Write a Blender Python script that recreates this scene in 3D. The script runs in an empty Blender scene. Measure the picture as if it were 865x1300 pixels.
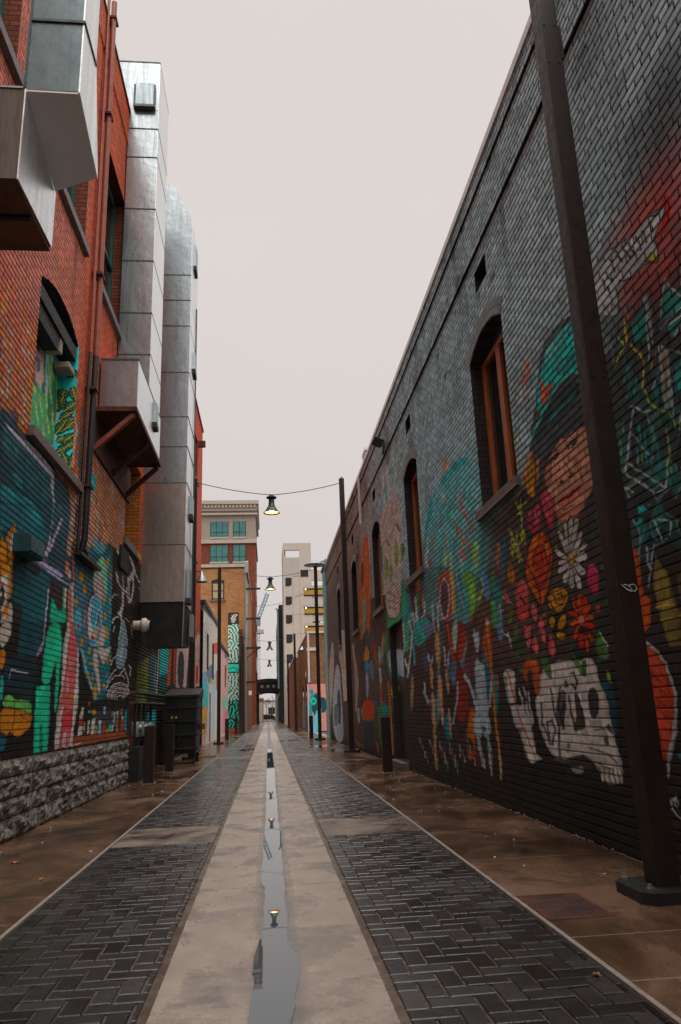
import bpy, bmesh, math, random
import numpy as np
from mathutils import Vector, Matrix
random.seed(7)
rng = np.random.default_rng(11)
S = bpy.context.scene
COL = S.collection
R = math.radians
MURAL_R = '''2a2423|0|941 378 465 480 638 -112 1585 -445 1939 137 2430 44 2278 473 1631 402
191816|-3|547 198 629 -82 1446 -9 1719 136 1002 182 709 158
23282a|-3|579 536 436 578 533 246 666 274
1b1c1c|-3|505 628 421 629 465 480 500 482
3a2f2c|-3|1105 370 890 386 814 307 857 165 1002 182 1149 227
43302a|-3|1493 387 1105 370 973 276 1005 172 1690 222 1809 344
2c2320|-3|1860 370 973 276 1050 26 1736 83
3c332e|-3|4236 770 2897 759 2311 379 1867 350 1979 19 3176 20 4681 40
191b1b|-3|568 789 542 766 553 729 574 723 598 735 586 774
2a2d2e|-3|505 628 443 614 428 606 456 508 489 542
2a2a2c|-1|1523 334 1485 345 1453 326 1479 307 1508 298 1525 315
223f4a|-1|1552 244 1505 261 1479 241 1484 214 1514 201 1530 219
45201a|-1|2199 126 2163 162 2131 130 2190 80 2223 52 2234 84
223f4a|-1|2300 357 2248 389 2235 355 2235 305 2267 280 2274 313
6a3a20|-1|1209 113 1171 145 1156 117 1169 75 1194 51 1201 78
6a3a20|-1|1544 447 1512 460 1487 438 1513 416 1538 406 1550 426
45201a|-1|2581 290 2546 302 2508 287 2546 269 2574 260 2594 274
2a2a2c|-1|1428 446 1401 463 1390 440 1400 411 1418 398 1423 419
6a3a20|-1|2292 318 2220 348 2203 315 2182 265 2220 241 2234 273
223f4a|-1|2319 152 2241 177 2215 154 2189 119 2229 100 2250 122
1a4650|-1|1596 325 1556 348 1520 319 1566 286 1600 269 1615 295
7a4a24|-1|1068 170 1042 181 1026 169 1035 152 1052 143 1061 154
1f4f55|-1|2143 458 2090 488 2079 453 2080 400 2112 376 2119 410
1f4f55|-1|1024 296 991 316 978 291 986 258 1007 242 1014 265
2a2a2c|-1|1458 244 1418 269 1407 243 1407 205 1430 186 1437 211
223f4a|-1|1375 280 1338 298 1310 276 1334 249 1362 235 1376 256
6a3a20|-1|1291 431 1265 440 1243 422 1265 405 1284 398 1295 414
3a2a24|-1|2393 316 2359 330 2325 313 2361 293 2390 282 2403 298
3a2a24|-1|1389 291 1358 308 1346 289 1349 261 1368 248 1375 266
45201a|-1|1564 381 1511 408 1499 375 1494 327 1524 305 1533 336
245a50|-1|1371 394 1334 407 1301 383 1331 362 1360 352 1376 372
56666c|-1|2659 138 2555 156 2482 139 2499 114 2564 100 2611 116
45201a|-1|2595 670 2562 684 2494 652 2606 646 2647 638 2674 662
7a4a24|-1|1132 300 1114 321 1102 299 1130 271 1146 256 1149 276
3f5468|-1|1420 204 1395 217 1381 204 1390 185 1406 175 1414 188
4a2a3e|-1|1176 206 1138 233 1124 206 1133 167 1158 146 1166 172
1f4f55|-1|1087 237 1070 249 1054 235 1076 217 1092 208 1098 221
3a2a24|-1|1183 145 1166 161 1148 146 1178 125 1194 114 1200 128
45201a|-1|2094 365 2054 388 2036 361 2052 326 2079 308 2088 333
4a2a3e|-1|1325 346 1299 356 1295 342 1282 321 1296 312 1301 326
6a5f48|-1|1094 215 1061 236 1048 214 1055 184 1075 168 1083 188
1a4650|-1|1109 201 1072 231 1059 202 1072 159 1097 136 1103 164
3f5468|-1|2399 272 2307 292 2254 266 2256 232 2310 216 2346 240
3f5468|-1|1216 403 1189 415 1180 397 1180 372 1196 362 1202 379
1f4f55|-1|1238 199 1207 228 1185 200 1222 159 1248 136 1256 164
1a4650|-1|2517 443 2459 465 2431 436 2441 397 2477 379 2493 406
3f5468|-1|2034 553 1982 565 1942 536 1968 511 2005 500 2027 525
2c4f30|-1|1191 385 1169 395 1165 381 1158 360 1170 351 1174 365
2a2a2c|-1|1413 90 1378 125 1374 96 1375 50 1396 24 1397 53
6a3a20|-1|1263 271 1248 285 1231 269 1261 251 1276 241 1282 255
1a4650|-1|2483 316 2407 326 2344 307 2378 287 2428 278 2465 295
6a3a20|-1|1426 313 1397 336 1394 312 1395 275 1413 257 1414 281
223f4a|-1|1207 405 1192 421 1179 401 1207 382 1220 371 1224 388
2a2a2c|-1|1112 372 1085 384 1076 367 1077 342 1092 332 1098 348
1f4f55|-1|1337 201 1292 214 1272 199 1266 178 1292 168 1307 182
7a4a24|-1|1220 109 1182 141 1155 113 1192 70 1223 44 1234 72
3f5468|-1|1752 412 1696 430 1675 403 1669 364 1701 348 1716 375
7a4a24|-1|1076 255 1051 266 1037 252 1045 234 1061 225 1069 238
45201a|-1|1375 288 1359 304 1342 286 1374 267 1390 256 1395 271
2c4f30|-1|1724 510 1685 520 1642 494 1691 479 1723 472 1743 492
223f4a|-1|1312 311 1272 328 1257 306 1255 275 1278 261 1289 282
3a2a24|-1|1265 284 1242 309 1223 282 1261 248 1282 229 1288 254
2c4f30|-1|1419 271 1370 298 1350 268 1358 226 1388 204 1400 233
6a5f48|-1|1465 294 1444 305 1422 291 1449 276 1468 268 1477 280
2c4f30|-1|997 277 983 290 971 275 992 258 1004 249 1008 262
45201a|-1|1183 84 1154 110 1142 88 1156 53 1176 33 1180 55
7a4a24|-1|1097 229 1072 247 1066 229 1066 202 1081 188 1084 206
56666c|-1|1432 156 1400 185 1371 158 1419 119 1448 96 1458 122
2a2a2c|-1|1222 403 1187 419 1165 393 1185 366 1210 353 1222 376
6a5f48|-1|988 336 963 350 952 331 960 307 976 296 982 314
2c4f30|-1|1958 403 1910 428 1856 393 1928 359 1974 340 1996 371
6a5f48|-1|1854 385 1791 404 1757 375 1769 340 1808 324 1829 350
6a5f48|-1|2279 566 2240 579 2209 555 2240 534 2269 524 2285 545
1f4f55|-1|1512 149 1455 173 1433 151 1428 117 1459 99 1475 120
1f4f55|-1|1069 163 1042 185 1034 165 1039 135 1056 118 1061 138
6a3a20|-1|1086 243 1052 267 1042 242 1047 205 1068 186 1073 210
6a3a20|-1|1002 340 969 354 956 333 958 307 978 295 986 314
6a5f48|-1|2091 321 2048 353 2012 318 2072 273 2109 248 2122 282
223f4a|-1|974 345 948 368 935 340 959 307 979 290 983 315
7a4a24|-1|1107 303 1088 315 1070 299 1095 282 1112 272 1120 287
245a50|-1|1107 309 1092 329 1082 308 1106 280 1120 265 1121 285
4a2a3e|-1|2238 328 2150 339 2113 319 2088 292 2134 281 2164 300
6a5f48|-1|1692 187 1659 219 1642 189 1673 145 1698 120 1703 149
3f5468|-1|1030 255 998 269 984 252 988 228 1009 216 1017 233
3f5468|-1|1297 213 1268 235 1246 212 1274 182 1297 165 1306 186
1f4f55|-1|1402 109 1352 129 1324 112 1332 86 1363 70 1381 87
1a4650|-1|1296 258 1274 289 1258 258 1299 216 1320 193 1323 222
6a3a20|-1|1474 419 1448 434 1440 414 1443 387 1460 375 1464 394
2c4f30|-1|1580 368 1533 395 1524 364 1521 316 1546 294 1553 324
6a3a20|-1|1352 422 1331 448 1318 419 1349 384 1368 365 1371 392
2c4f30|-1|1970 156 1911 178 1882 157 1886 126 1922 108 1940 129
56666c|-1|2460 269 2409 298 2388 268 2404 226 2435 203 2447 232
4a2a3e|-1|1503 150 1472 170 1459 152 1466 124 1486 109 1493 127
56666c|-1|1239 242 1200 260 1172 238 1197 212 1226 198 1240 217
6a5f48|-1|1518 354 1475 379 1461 350 1467 308 1493 288 1501 316
4a2a3e|-1|2470 463 2428 491 2383 455 2450 418 2489 398 2506 429
45201a|-1|1502 436 1457 462 1441 428 1451 382 1479 361 1487 393
2c4f30|-1|2409 590 2367 616 2305 574 2410 548 2455 530 2478 564
223f4a|-1|1580 320 1515 347 1491 314 1488 268 1526 246 1542 277
1f4f55|-1|2061 577 2004 586 1969 560 1982 534 2018 524 2039 548
6a5f48|-1|2700 458 2616 465 2596 448 2535 417 2575 409 2599 426
4a2a3e|-1|2144 162 2084 187 2066 164 2049 129 2082 110 2097 132
7a4a24|-1|1564 412 1522 425 1493 402 1513 378 1542 368 1558 388
4a2a3e|-1|1214 200 1180 217 1167 199 1168 174 1188 160 1197 177
2a2a2c|-1|2491 368 2447 397 2417 365 2458 325 2493 303 2504 333
122c2d|0|514 309 525 299 570 293 573 296 549 309
7d8a8c|0.011|514 309 525 299 570 293
1c4f4c|0|582 252 596 264 589 287 582 286 568 267
3f6a68|0.013|582 252 596 264 589 287
30403f|0|591 506 568 486 547 447 553 448 583 478
3f6a68|0.013|591 506 568 486 547 447
30403f|0|642 295 619 280 615 250 624 250 651 273
3f6a68|0.015|642 295 619 280 615 250
39484a|0|513 411 498 392 483 353 486 354 505 382
6f7f80|0.01|513 411 498 392 483 353
1c4f4c|0|491 355 503 344 557 344 561 348 531 361
5f7072|0.007|491 355 503 344 557 344
122c2d|0|531 270 547 260 606 254 609 257 573 270
6f7f80|0.012|531 270 547 260 606 254
1f5a57|0|597 274 600 263 637 257 642 260 629 275
6f7f80|0.009|597 274 600 263 637 257
1f5a57|0|532 322 531 310 560 303 566 307 560 323
7d8a8c|0.009|532 322 531 310 560 303
39484a|0|542 413 527 402 507 377 510 377 531 393
6f7f80|0.01|542 413 527 402 507 377
2a3f40|0|587 492 573 467 574 424 580 426 595 463
3f6a68|0.014|587 492 573 467 574 424
30403f|0|594 346 609 358 605 375 598 373 582 356
6f7f80|0.013|594 346 609 358 605 375
30403f|0|529 327 545 320 601 318 604 322 570 331
5f7072|0.009|529 327 545 320 601 318
173c3b|0|596 358 588 346 605 334 612 337 618 354
6f7f80|0.012|596 358 588 346 605 334
1c4f4c|0|532 383 526 369 544 353 550 356 553 376
7d8a8c|0.008|532 383 526 369 544 353
1c4f4c|0|593 378 591 366 622 365 629 371 624 386
3f6a68|0.013|593 378 591 366 622 365
1f5a57|0|669 347 637 331 612 296 620 295 660 319
6f7f80|0.01|669 347 637 331 612 296
173c3b|0|565 457 566 468 543 470 538 466 543 453
7d8a8c|0.008|565 457 566 468 543 470
1f5a57|0|539 325 522 314 518 290 524 290 545 308
5f7072|0.01|539 325 522 314 518 290
173c3b|0|506 404 492 395 482 374 485 373 501 388
7d8a8c|0.012|506 404 492 395 482 374
1f5a57|0|578 372 582 356 626 336 633 340 616 364
3f6a68|0.009|578 372 582 356 626 336
2a3f40|0|658 369 625 350 600 309 607 309 649 337
6f7f80|0.009|658 369 625 350 600 309
24381f|0|590 504 570 484 574 463 583 467 605 493
7d8a8c|0.011|590 504 570 484 574 463
24381f|0|541 330 546 350 529 384 524 382 523 352
6f7f80|0.009|541 330 546 350 529 384
173c3b|0|594 439 594 454 569 472 564 469 571 449
6f7f80|0.009|594 439 594 454 569 472
2a3f40|0|600 289 590 274 603 247 609 248 617 271
7d8a8c|0.009|600 289 590 274 603 247
173c3b|0|560 301 554 290 563 273 567 274 571 289
5f7072|0.009|560 301 554 290 563 273
173c3b|0|557 288 536 273 522 239 527 238 552 262
3f6a68|0.008|557 288 536 273 522 239
1f5a57|0|556 355 547 362 513 362 511 359 527 352
7d8a8c|0.008|556 355 547 362 513 362
1f5a57|0|554 370 573 389 572 423 564 421 544 390
3f6a68|0.01|554 370 573 389 572 423
1f5a57|0|568 263 573 276 554 295 549 293 549 275
5f7072|0.011|568 263 573 276 554 295
1c4f4c|0|516 307 514 298 529 288 533 290 532 302
7d8a8c|0.013|516 307 514 298 529 288
2a3f40|0|511 334 521 322 571 319 576 324 551 338
3f6a68|0.013|511 334 521 322 571 319
1f5a57|0|575 377 580 360 613 330 618 332 604 359
3f6a68|0.011|575 377 580 360 613 330
1b3424|-1|683 251 674 255 669 248 682 242
22381f|-1|854 212 839 214 827 209 850 205
16291f|-1|858 337 846 343 840 333 860 325
1b3424|-1|890 213 871 221 859 210 895 198
2f4a24|-1|886 343 872 344 861 337 863 331
22381f|-1|758 219 748 224 742 217 767 212
16291f|-1|955 213 936 221 922 210 958 199
22381f|-1|819 292 807 300 800 289 832 280
22381f|-1|708 219 699 226 695 217 714 207
3f4a22|-1|768 327 755 333 746 322 756 311
3f4a22|-1|829 168 817 176 811 167 823 154
16291f|-1|782 218 774 224 769 217 777 208
1b3424|-1|795 232 787 235 781 230 808 227
16291f|-1|959 179 948 184 939 178 946 171
16291f|-1|887 244 868 250 855 239 864 227
22381f|-1|853 325 838 327 826 319 864 320
22381f|-1|878 260 868 264 861 257 893 253
16291f|-1|672 296 662 299 655 292 673 290
16291f|-1|748 183 741 186 735 182 747 178
16291f|-1|871 339 859 347 852 334 859 320
1b3424|-1|744 292 736 298 732 289 742 279
1b3424|-1|745 327 735 331 728 323 740 316
22381f|-1|706 176 697 184 692 175 715 165
16291f|-1|760 189 752 193 746 188 768 182
22381f|-1|795 280 785 283 778 277 809 275
22381f|-1|668 291 659 296 654 288 661 278
22381f|-1|856 312 839 319 829 307 849 296
1b3424|-1|959 215 941 225 930 212 939 197
3f4a22|-1|950 181 933 184 920 179 927 173
3f4a22|-1|816 236 803 243 795 233 816 221
2f4a24|-1|865 216 849 223 838 213 855 203
3f4a22|-1|784 302 775 308 770 299 764 286
22381f|-1|684 286 672 290 665 281 671 271
16291f|-1|703 294 693 297 687 291 696 286
3f4a22|-1|823 213 812 221 806 211 815 199
16291f|-1|741 295 729 296 719 290 721 285
22381f|-1|908 302 891 306 879 297 887 287
22381f|-1|847 324 835 330 827 320 834 309
22381f|-1|682 313 672 314 664 308 666 303
1b3424|-1|910 191 895 195 883 189 918 184
16291f|-1|709 260 698 266 691 257 696 246
16291f|-1|693 201 683 206 676 200 695 194
3f4a22|-1|678 261 667 262 659 257 662 252
22381f|-1|713 291 706 296 702 289 707 281
1b3424|-1|766 275 754 279 746 271 771 268
22381f|-1|728 325 719 327 712 321 714 314
2f4a24|-1|728 239 720 244 715 237 732 231
16291f|-1|758 225 746 232 739 223 754 213
16291f|-1|687 210 679 212 673 208 684 204
16291f|-1|703 237 692 241 684 234 699 228
1b3424|-1|770 175 759 178 750 174 764 169
2f4a24|-1|938 276 923 279 912 272 918 265
16291f|-1|756 186 746 192 740 185 735 175
16291f|-1|877 286 866 290 859 283 851 273
16291f|-1|768 190 756 192 746 188 763 183
2f4a24|-1|815 238 803 246 797 235 820 224
1b3424|-1|954 271 936 273 921 266 957 265
16291f|-1|848 315 835 317 825 310 838 306
22381f|-1|872 312 856 315 844 306 856 298
22381f|-1|677 226 670 230 666 224 676 218
55512a|-1|494 104 497 128 526 148 520 119
7d7636|0.018|494 104 510 126 525 146
55512a|-1|440 205 433 225 453 245 458 221
7d7636|0.018|440 205 446 225 452 243
2a4a2c|-1|480 238 456 237 442 264 469 263
1a1a18|0.018|480 238 461 251 444 262
8a4a26|-1|422 308 433 336 473 355 457 322
1a1a18|0.018|422 308 448 331 471 353
8f3a18|-1|322 322 334 334 356 332 341 319
7d7636|0.018|322 322 339 327 355 331
55512a|-1|376 196 392 220 433 227 411 200
7d7636|0.018|376 196 404 211 430 225
3f4a22|-1|346 314 325 333 331 371 353 346
7d7636|0.018|346 314 338 342 332 368
3f4a22|-1|284 154 264 169 245 201 270 182
7d7636|0.018|284 154 265 178 247 199
8f3a18|-1|368 283 380 298 404 288 388 272
7d7636|0.018|368 283 386 285 402 288
8f3a18|-1|305 260 290 273 300 297 315 280
8d9694|0.018|305 260 302 278 300 295
5f7f8a|-1|341 207 310 222 275 259 313 239
7d7636|0.018|341 207 308 233 279 256
8a4a26|-1|256 352 235 379 221 428 245 393
1a1a18|0.018|256 352 238 390 222 424
2a4a2c|-1|282 379 298 392 326 386 306 372
8d9694|0.018|282 379 304 382 324 386
8a4a26|-1|442 419 430 446 445 486 457 452
7d7636|0.018|442 419 443 453 445 483
1f5a57|-1|252 94 255 129 289 166 283 124
1a1a18|0.018|252 94 271 130 287 162
2a4a2c|-1|294 309 286 336 300 375 308 341
8d9694|0.018|294 309 297 342 300 371
17595c|-1|261 360 234 368 216 403 247 391
1a1a18|0.018|261 360 238 382 218 400
1f5a57|-1|482 95 474 126 490 171 497 132
1a1a18|0.018|482 95 486 133 490 167
17595c|-1|421 215 413 235 425 262 433 238
7d7636|0.018|421 215 423 238 425 259
2a4a2c|-1|306 266 326 296 376 308 349 274
1a1a18|0.018|306 266 341 287 372 305
1f5a57|-1|367 307 350 299 325 309 346 316
1a1a18|0.018|367 307 346 308 327 309
1f5a57|-1|372 56 357 87 353 137 370 98
7d7636|0.018|372 56 362 96 354 133
6a6430|-1|283 333 250 337 208 360 247 353
7d7636|0.018|283 333 245 346 211 359
3f4a22|-1|360 192 327 207 299 253 339 231
1a1a18|0.018|360 192 330 222 302 250
8a4a26|-1|446 210 442 240 454 282 457 245
7d7636|0.018|446 210 450 246 454 278
3f4a22|-1|436 113 450 137 481 162 463 134
7d7636|0.018|436 113 459 138 479 160
55512a|-1|264 282 266 300 286 318 282 296
1a1a18|0.018|264 282 275 300 284 316
17595c|-1|304 381 275 394 261 436 295 418
7d7636|0.018|304 381 283 408 263 434
1f5a57|-1|476 115 481 132 504 138 496 119
1a1a18|0.018|476 115 490 127 503 137
8a4a26|-1|254 234 226 236 198 264 232 259
1a1a18|0.018|254 234 226 249 201 262
6a6430|-1|451 295 477 310 518 299 485 284
7d7636|0.018|451 295 485 297 515 299
17595c|-1|386 250 406 278 454 287 427 256
7d7636|0.018|386 250 420 269 450 286
17595c|-1|468 63 442 70 416 98 447 88
1a1a18|0.018|468 63 442 81 419 97
8a4a26|-1|494 132 498 170 538 210 530 163
8d9694|0.018|494 132 516 171 536 206
1f5a57|-1|261 136 287 145 327 138 294 129
8d9694|0.018|261 136 294 137 324 138
55512a|-1|268 399 270 425 295 454 290 422
8d9694|0.018|268 399 282 427 293 451
1f5a57|-1|403 297 369 297 336 331 376 327
7d7636|0.018|403 297 369 314 339 329
8f3a18|-1|302 84 284 107 273 149 294 120
8d9694|0.018|302 84 288 116 274 146
6a6430|-1|480 400 444 407 406 446 450 434
8d9694|0.018|480 400 443 423 410 443
5f7f8a|-1|444 324 422 333 415 366 441 353
1a1a18|0.018|444 324 430 345 416 364
8a4a26|-1|277 233 273 253 297 262 299 239
7d7636|0.018|277 233 287 248 296 260
5f7f8a|-1|394 184 368 197 338 229 370 212
1a1a18|0.018|394 184 366 207 341 227
3f4a22|-1|379 177 348 193 327 238 363 216
1a1a18|0.018|379 177 353 207 330 235
8a4a26|-1|266 120 250 132 243 158 261 143
1a1a18|0.018|266 120 254 139 244 156
8f3a18|-1|378 283 364 296 376 316 389 300
1a1a18|0.018|378 283 377 300 376 315
6a6430|-1|323 257 324 293 343 342 341 298
1a1a18|0.018|323 257 333 300 342 338
7d3a34|-3|585 541 551 544 501 555 484 553 458 540 451 532 462 488 472 479 490 466 520 459 558 458 563 469 550 485 573 533
8e2a1d|-3|500 529 479 527 465 518 470 504 473 489 485 476 512 455 522 470 502 476 491 492 499 500 486 510
a5301c|-1|482 528 469 520 472 505 480 499 491 498 482 513
929c9c|-1|615 543 574 542 538 529 518 527 501 525 477 518 482 512 492 508 499 503 497 489 500 481 520 492 539 491 563 503 578 461 617 483
15191a|0.018|562 534 552 516
15191a|0.018|550 531 538 509
15191a|0.018|538 526 532 508
15191a|0.018|526 525 520 506
15191a|0.016|515 522 511 506
15191a|0.018|573 533 567 516
15191a|0.018|502 520 499 508
15191a|0.019|584 527 573 508
15191a|0.019|593 524 582 505
d0d6d4|0.013|555 530 547 515
d0d6d4|0.012|520 523 515 508
d0d6d4|0.013|534 525 526 509
d0d6d4|0.014|590 536 574 514
d0d6d4|0.014|601 517 585 513
d0d6d4|0.013|597 500 578 500
d0d6d4|0.013|591 482 578 489
d0d6d4|0.014|581 470 572 482
3b4447|0.014|583 500 577 485
3b4447|0.014|593 495 586 480
3b4447|0.014|572 501 568 486
14181a|0.015|615 543 574 542 538 529 518 527 501 525 477 518 482 512 492 508 499 503 497 489 500 481 520 492 539 491 563 503 578 461
c5cbca|0.01|577 539 554 533 533 526 515 522 496 520
14181a|0.013|501 524 493 520 486 516
0c0e0f|0|494 519 494 519 495 519 496 520 497 521 498 522 499 522 499 523 498 523 498 523 497 523 495 522 494 521 494 520
8d8a2a|-1|516 495 507 495 499 486 503 480 512 488
1c1a18|0.011|517 493 501 480
1f4d4b|0|556 449 522 468 522 430
7f8e8c|0|531 466 522 466 522 430 530 434
20615d|0|511 432 495 456 476 439 481 424
8d9694|0.011|512 426 480 427
8d9694|0.01|494 461 500 454 510 433
8d9694|0.01|493 456 478 435
3a3f40|0.01|492 451 478 433
232e2d|-3|616 499 482 421 508 332 528 295 617 323 616 380 616 429
3a4a4a|0|616 499 570 473 584 453 610 479
1d5a57|0|555 454 538 454 528 448 536 430 553 437
1d4d4b|0|511 426 482 419 495 410
b9c2c2|0.014|513 426 482 421
7e8a8c|0.015|529 449 532 425 535 411
7e8a8c|0.01|523 443 527 422
9aa5a6|0.008|494 411 485 416
8f8d33|0.022|564 461 566 443 580 439 592 433
8f8d33|0.015|560 437 547 422 545 407 552 391
6d8a3a|0.011|550 390 545 376 533 364 520 357 514 347 515 341
86903a|0.012|578 455 571 442
6c3d3c|0.022|559 466 558 459
758689|0|518 417 508 406 513 362 512 357 525 362 523 384 523 394
8c7434|0|514 408 510 404 514 380 520 365 518 382
9fb0b3|0.008|518 414 521 390 524 362
9fb0b3|0.007|508 406 512 364 514 348
8d9694|0.011|526 393 538 384
1f5a58|0|536 384 528 387 529 371 535 371
a0753a|0.011|523 411 535 402
aebdbe|0.02|572 382 584 362 596 342 601 332
6f7a7b|0.015|575 386 557 373 545 369
a8b4b5|0.012|596 341 572 322 550 307 540 299
8b989a|0.009|601 332 565 307
6c7a7b|0.009|578 360 566 343 552 330
1f5f5e|0.018|566 367 569 341
1f5f5e|0.018|559 358 563 329
1f5f5e|0.018|546 364 550 336
1f5f5e|0.016|542 348 544 326
1f5f5e|0.018|575 352 576 334
1f5f5e|0.016|556 337 556 323
1f5f5e|0.016|543 329 544 313
5a6a4c|0.013|568 346 569 330
5a6a4c|0.013|550 368 551 357
5a6a4c|0.012|546 350 546 338
5a6a4c|0.013|576 340 576 331
5a6a4c|0.012|526 345 528 328
5a6a4c|0.012|526 330 530 309
5a6a4c|0.013|596 377 594 369
5a6a4c|0.013|602 363 603 349
226662|0.022|570 420 580 412
226662|0.022|558 404 568 394
226662|0.022|570 404 579 398
20605e|0|503 381 491 389 498 366 507 363
8d9694|0.008|503 350 509 338
a83a44|0|617 378 615 366 606 368 616 346 619 349 614 359
7f8a5a|0.009|527 328 536 309 540 300
1d1e1c|-3|612 295 520 290 554 175 614 180
7c8788|0.009|602 332 577 314 558 301
7c8788|0.008|554 300 542 299 534 310
7c8788|0.009|605 319 592 312
7c8788|0.009|565 279 559 261
7c8788|0.008|560 279 541 272 546 262
1f6a69|0|589 298 580 297 571 287 589 291
217270|0|595 285 584 286 587 280 598 283
1e6563|0|574 271 567 264 564 260 571 264
7e93a0|0.02|584 260 585 247 581 241
7e93a0|0.011|572 260 580 245
6d8290|0.01|583 239 591 228
2d6c6a|0.011|591 268 581 276
55512a|0|571 250 565 242 557 232 554 217 550 201 547 200 554 175 572 176 578 196 582 229
6a6430|0|561 233 558 217 557 204 568 208
7d7636|0.008|578 198 547 197
7d7636|0.008|581 209 556 208
45421f|0|544 228 538 230 545 207
9a4f2f|0|617 274 608 268 600 259 599 239 601 224 590 218 592 206 598 195 611 190 612 204 625 252
3a2018|0.008|599 230 601 221
b8633c|0.007|615 261 600 259
b8633c|0.007|614 250 601 249
8b928f|-1|621 186 610 185 596 179 585 171 577 159 572 144 572 130 578 113 586 101 597 84 604 72 606 74 596 96 638 128
8f3a18|-1|622 182 610 181 596 176 588 169 580 158 576 143 576 130 584 113 596 96 606 83 650 88
5a2412|0.014|605 156 592 149
5a2412|0.014|605 146 587 140
5a2412|0.014|603 135 590 130
5a2412|0.014|599 125 588 120
5a2412|0.016|583 152 582 140
9aa09c|0.012|594 60 603 56 604 50 598 46 592 44
9aa09c|0|593 56 594 54 595 52 596 51 598 51 599 52 600 53 599 55 598 57 597 58 596 59 594 60 593 59 592 57
1b1b1b|0|594 55 595 54 595 53 596 53 597 53 597 53 597 54 597 55 597 56 596 57 595 58 595 58 594 57 594 56
17595c|0|584 93 577 95 579 88
262c2e|-1|825 448 793 471 769 510 759 529 742 535 694 538 651 522 651 444 683 394
2f3638|-3|869 514 840 547 790 564 742 547 752 528 786 493 806 471 852 493
6a7576|-1|859 517 837 542 797 556 780 541 799 514 818 500 850 499
b8643a|0.02|821 533 801 541 794 528
b8643a|0.02|817 532 808 520 796 529
b8643a|0.02|802 538 802 519
b8643a|0.02|832 527 811 523
b8643a|0.02|830 503 813 510
b8643a|0.02|790 557 796 552
1f7d78|-1|790 466 777 498 756 515 748 523 722 530 690 529 632 508 649 451 685 472 730 476 766 469
4b8a86|-1|749 525 722 530 691 528 671 519 691 515 720 512 743 508
115f5b|-1|721 495 691 494 656 484 658 461 684 474 712 479
a0573a|0|763 507 756 488 730 482 738 474 766 468 772 480
2d8f8c|0.034|815 445 781 459 747 468 717 474 685 472
1a3a3d|0.078|772 448 735 461 689 458
14262a|-1|806 441 770 456 741 465 700 465 666 454 671 434 721 438 761 423
1d5358|0.031|751 444 719 446 687 443
1d5358|0.026|771 439 747 445
2a3033|-1|825 447 765 444 667 414 678 379 776 393 793 381 816 412
8a6656|-1|786 382 787 395 771 410 733 414 682 409 646 396 660 342 689 331 708 324 744 325 759 328 769 347 780 367
a07c68|-1|776 382 760 393 732 392 710 388 699 377 715 373 746 372 766 372
76503f|-1|769 347 742 331 713 329 692 333 690 325 716 321 752 324 764 332
5f4438|-1|786 382 787 395 771 410 755 409 763 394 764 378 780 367
9a7764|-1|760 393 732 391 711 387 700 372 702 355 719 359 728 377 750 384
2b3034|-1|767 415 738 418 730 414 734 411 761 409
2b3034|-1|725 415 702 417 694 412 700 410 722 410
1c2428|-1|768 402 752 405 736 402 742 396 758 396 767 398
1c2428|-1|717 400 702 403 685 400 689 394 705 394 715 396
7f9098|-1|762 400 752 400 754 397 760 397
7f9098|-1|711 398 702 399 704 396 709 396
0c1012|0|745 397 746 396 748 396 751 397 752 398 754 399 754 400 753 401 751 401 749 401 747 401 745 400 744 399 744 398
0c1012|0|694 396 696 395 698 395 700 396 701 396 702 398 702 399 701 400 700 400 698 400 696 400 694 399 694 398 694 396
c5ccd0|0|748 400 749 399 749 399 750 399 750 400 751 400 751 400 751 401 751 401 751 401 750 401 749 401 749 401 748 400
c5ccd0|0|698 398 698 398 698 398 699 398 699 398 700 398 700 399 700 399 700 400 700 400 699 400 698 400 698 399 698 399
2a1814|0.013|768 406 751 407 734 403
2a1814|0.013|718 402 702 404 684 402
3a1d17|-1|746 371 736 370 733 366 740 366 747 368
3a1d17|-1|724 368 713 370 707 369 711 366 719 365
5a3226|0.017|727 388 718 375 715 368
6a3c2e|0.014|753 374 754 370 744 364 729 364 711 362 705 365
84483f|-1|761 350 744 353 725 352 710 353 694 353 690 348 702 342 721 340 743 341 757 346
2a0f0d|-1|759 351 737 349 707 350 692 351 705 346 730 346 753 348
4a241c|0.017|746 338 733 336 718 336
7a4636|-1|767 368 762 345 758 330 763 340 771 354
5a3226|0.01|698 381 693 365 689 351
20262a|-1|788 397 766 413 732 416 688 413 668 411 695 414 733 414 763 409 780 395
b8871f|-1|843 421 831 426 813 421 811 405 822 376 836 378 843 386 851 402
8a6418|-1|802 421 795 413 803 390 813 383 808 406
d0a23c|-1|833 420 816 419 818 404 836 396
6b4a14|0.013|834 418 836 396 835 380
b8871f|0|856 420 849 414 847 398 852 403
7a4a28|0|842 431 815 432 812 425 836 428
67702f|0.019|859 479 869 464 864 447
67702f|0.019|876 451 866 429 879 415
67702f|0.019|890 389 874 370 873 355
67702f|0.018|869 386 876 370
67702f|0.019|926 361 910 341 920 326
67702f|0.018|870 347 885 333 912 332
67702f|0.019|904 341 903 326 897 311
67702f|0.019|921 323 928 336
67702f|0.019|869 368 886 372
67702f|0.019|851 378 872 376
9a9440|0.011|858 465 870 453
9a9440|0.012|860 440 876 434
9a9440|0.012|865 399 876 399
9a9440|0.012|886 346 879 335
9a9440|0.012|919 348 920 336
8e3348|-1|800 373 783 372 771 361 769 347 776 330 786 325 794 335 802 350 807 365
6f2436|-1|862 359 830 366 805 364 809 344 818 334 840 333 856 344
c87a88|0.014|798 365 781 364 777 350
c87a88|0.015|794 348 781 335
c87a88|0.016|846 360 827 360 826 347
c87a88|0.015|846 346 822 345 815 354
c87a88|0.015|796 357 791 344
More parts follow.
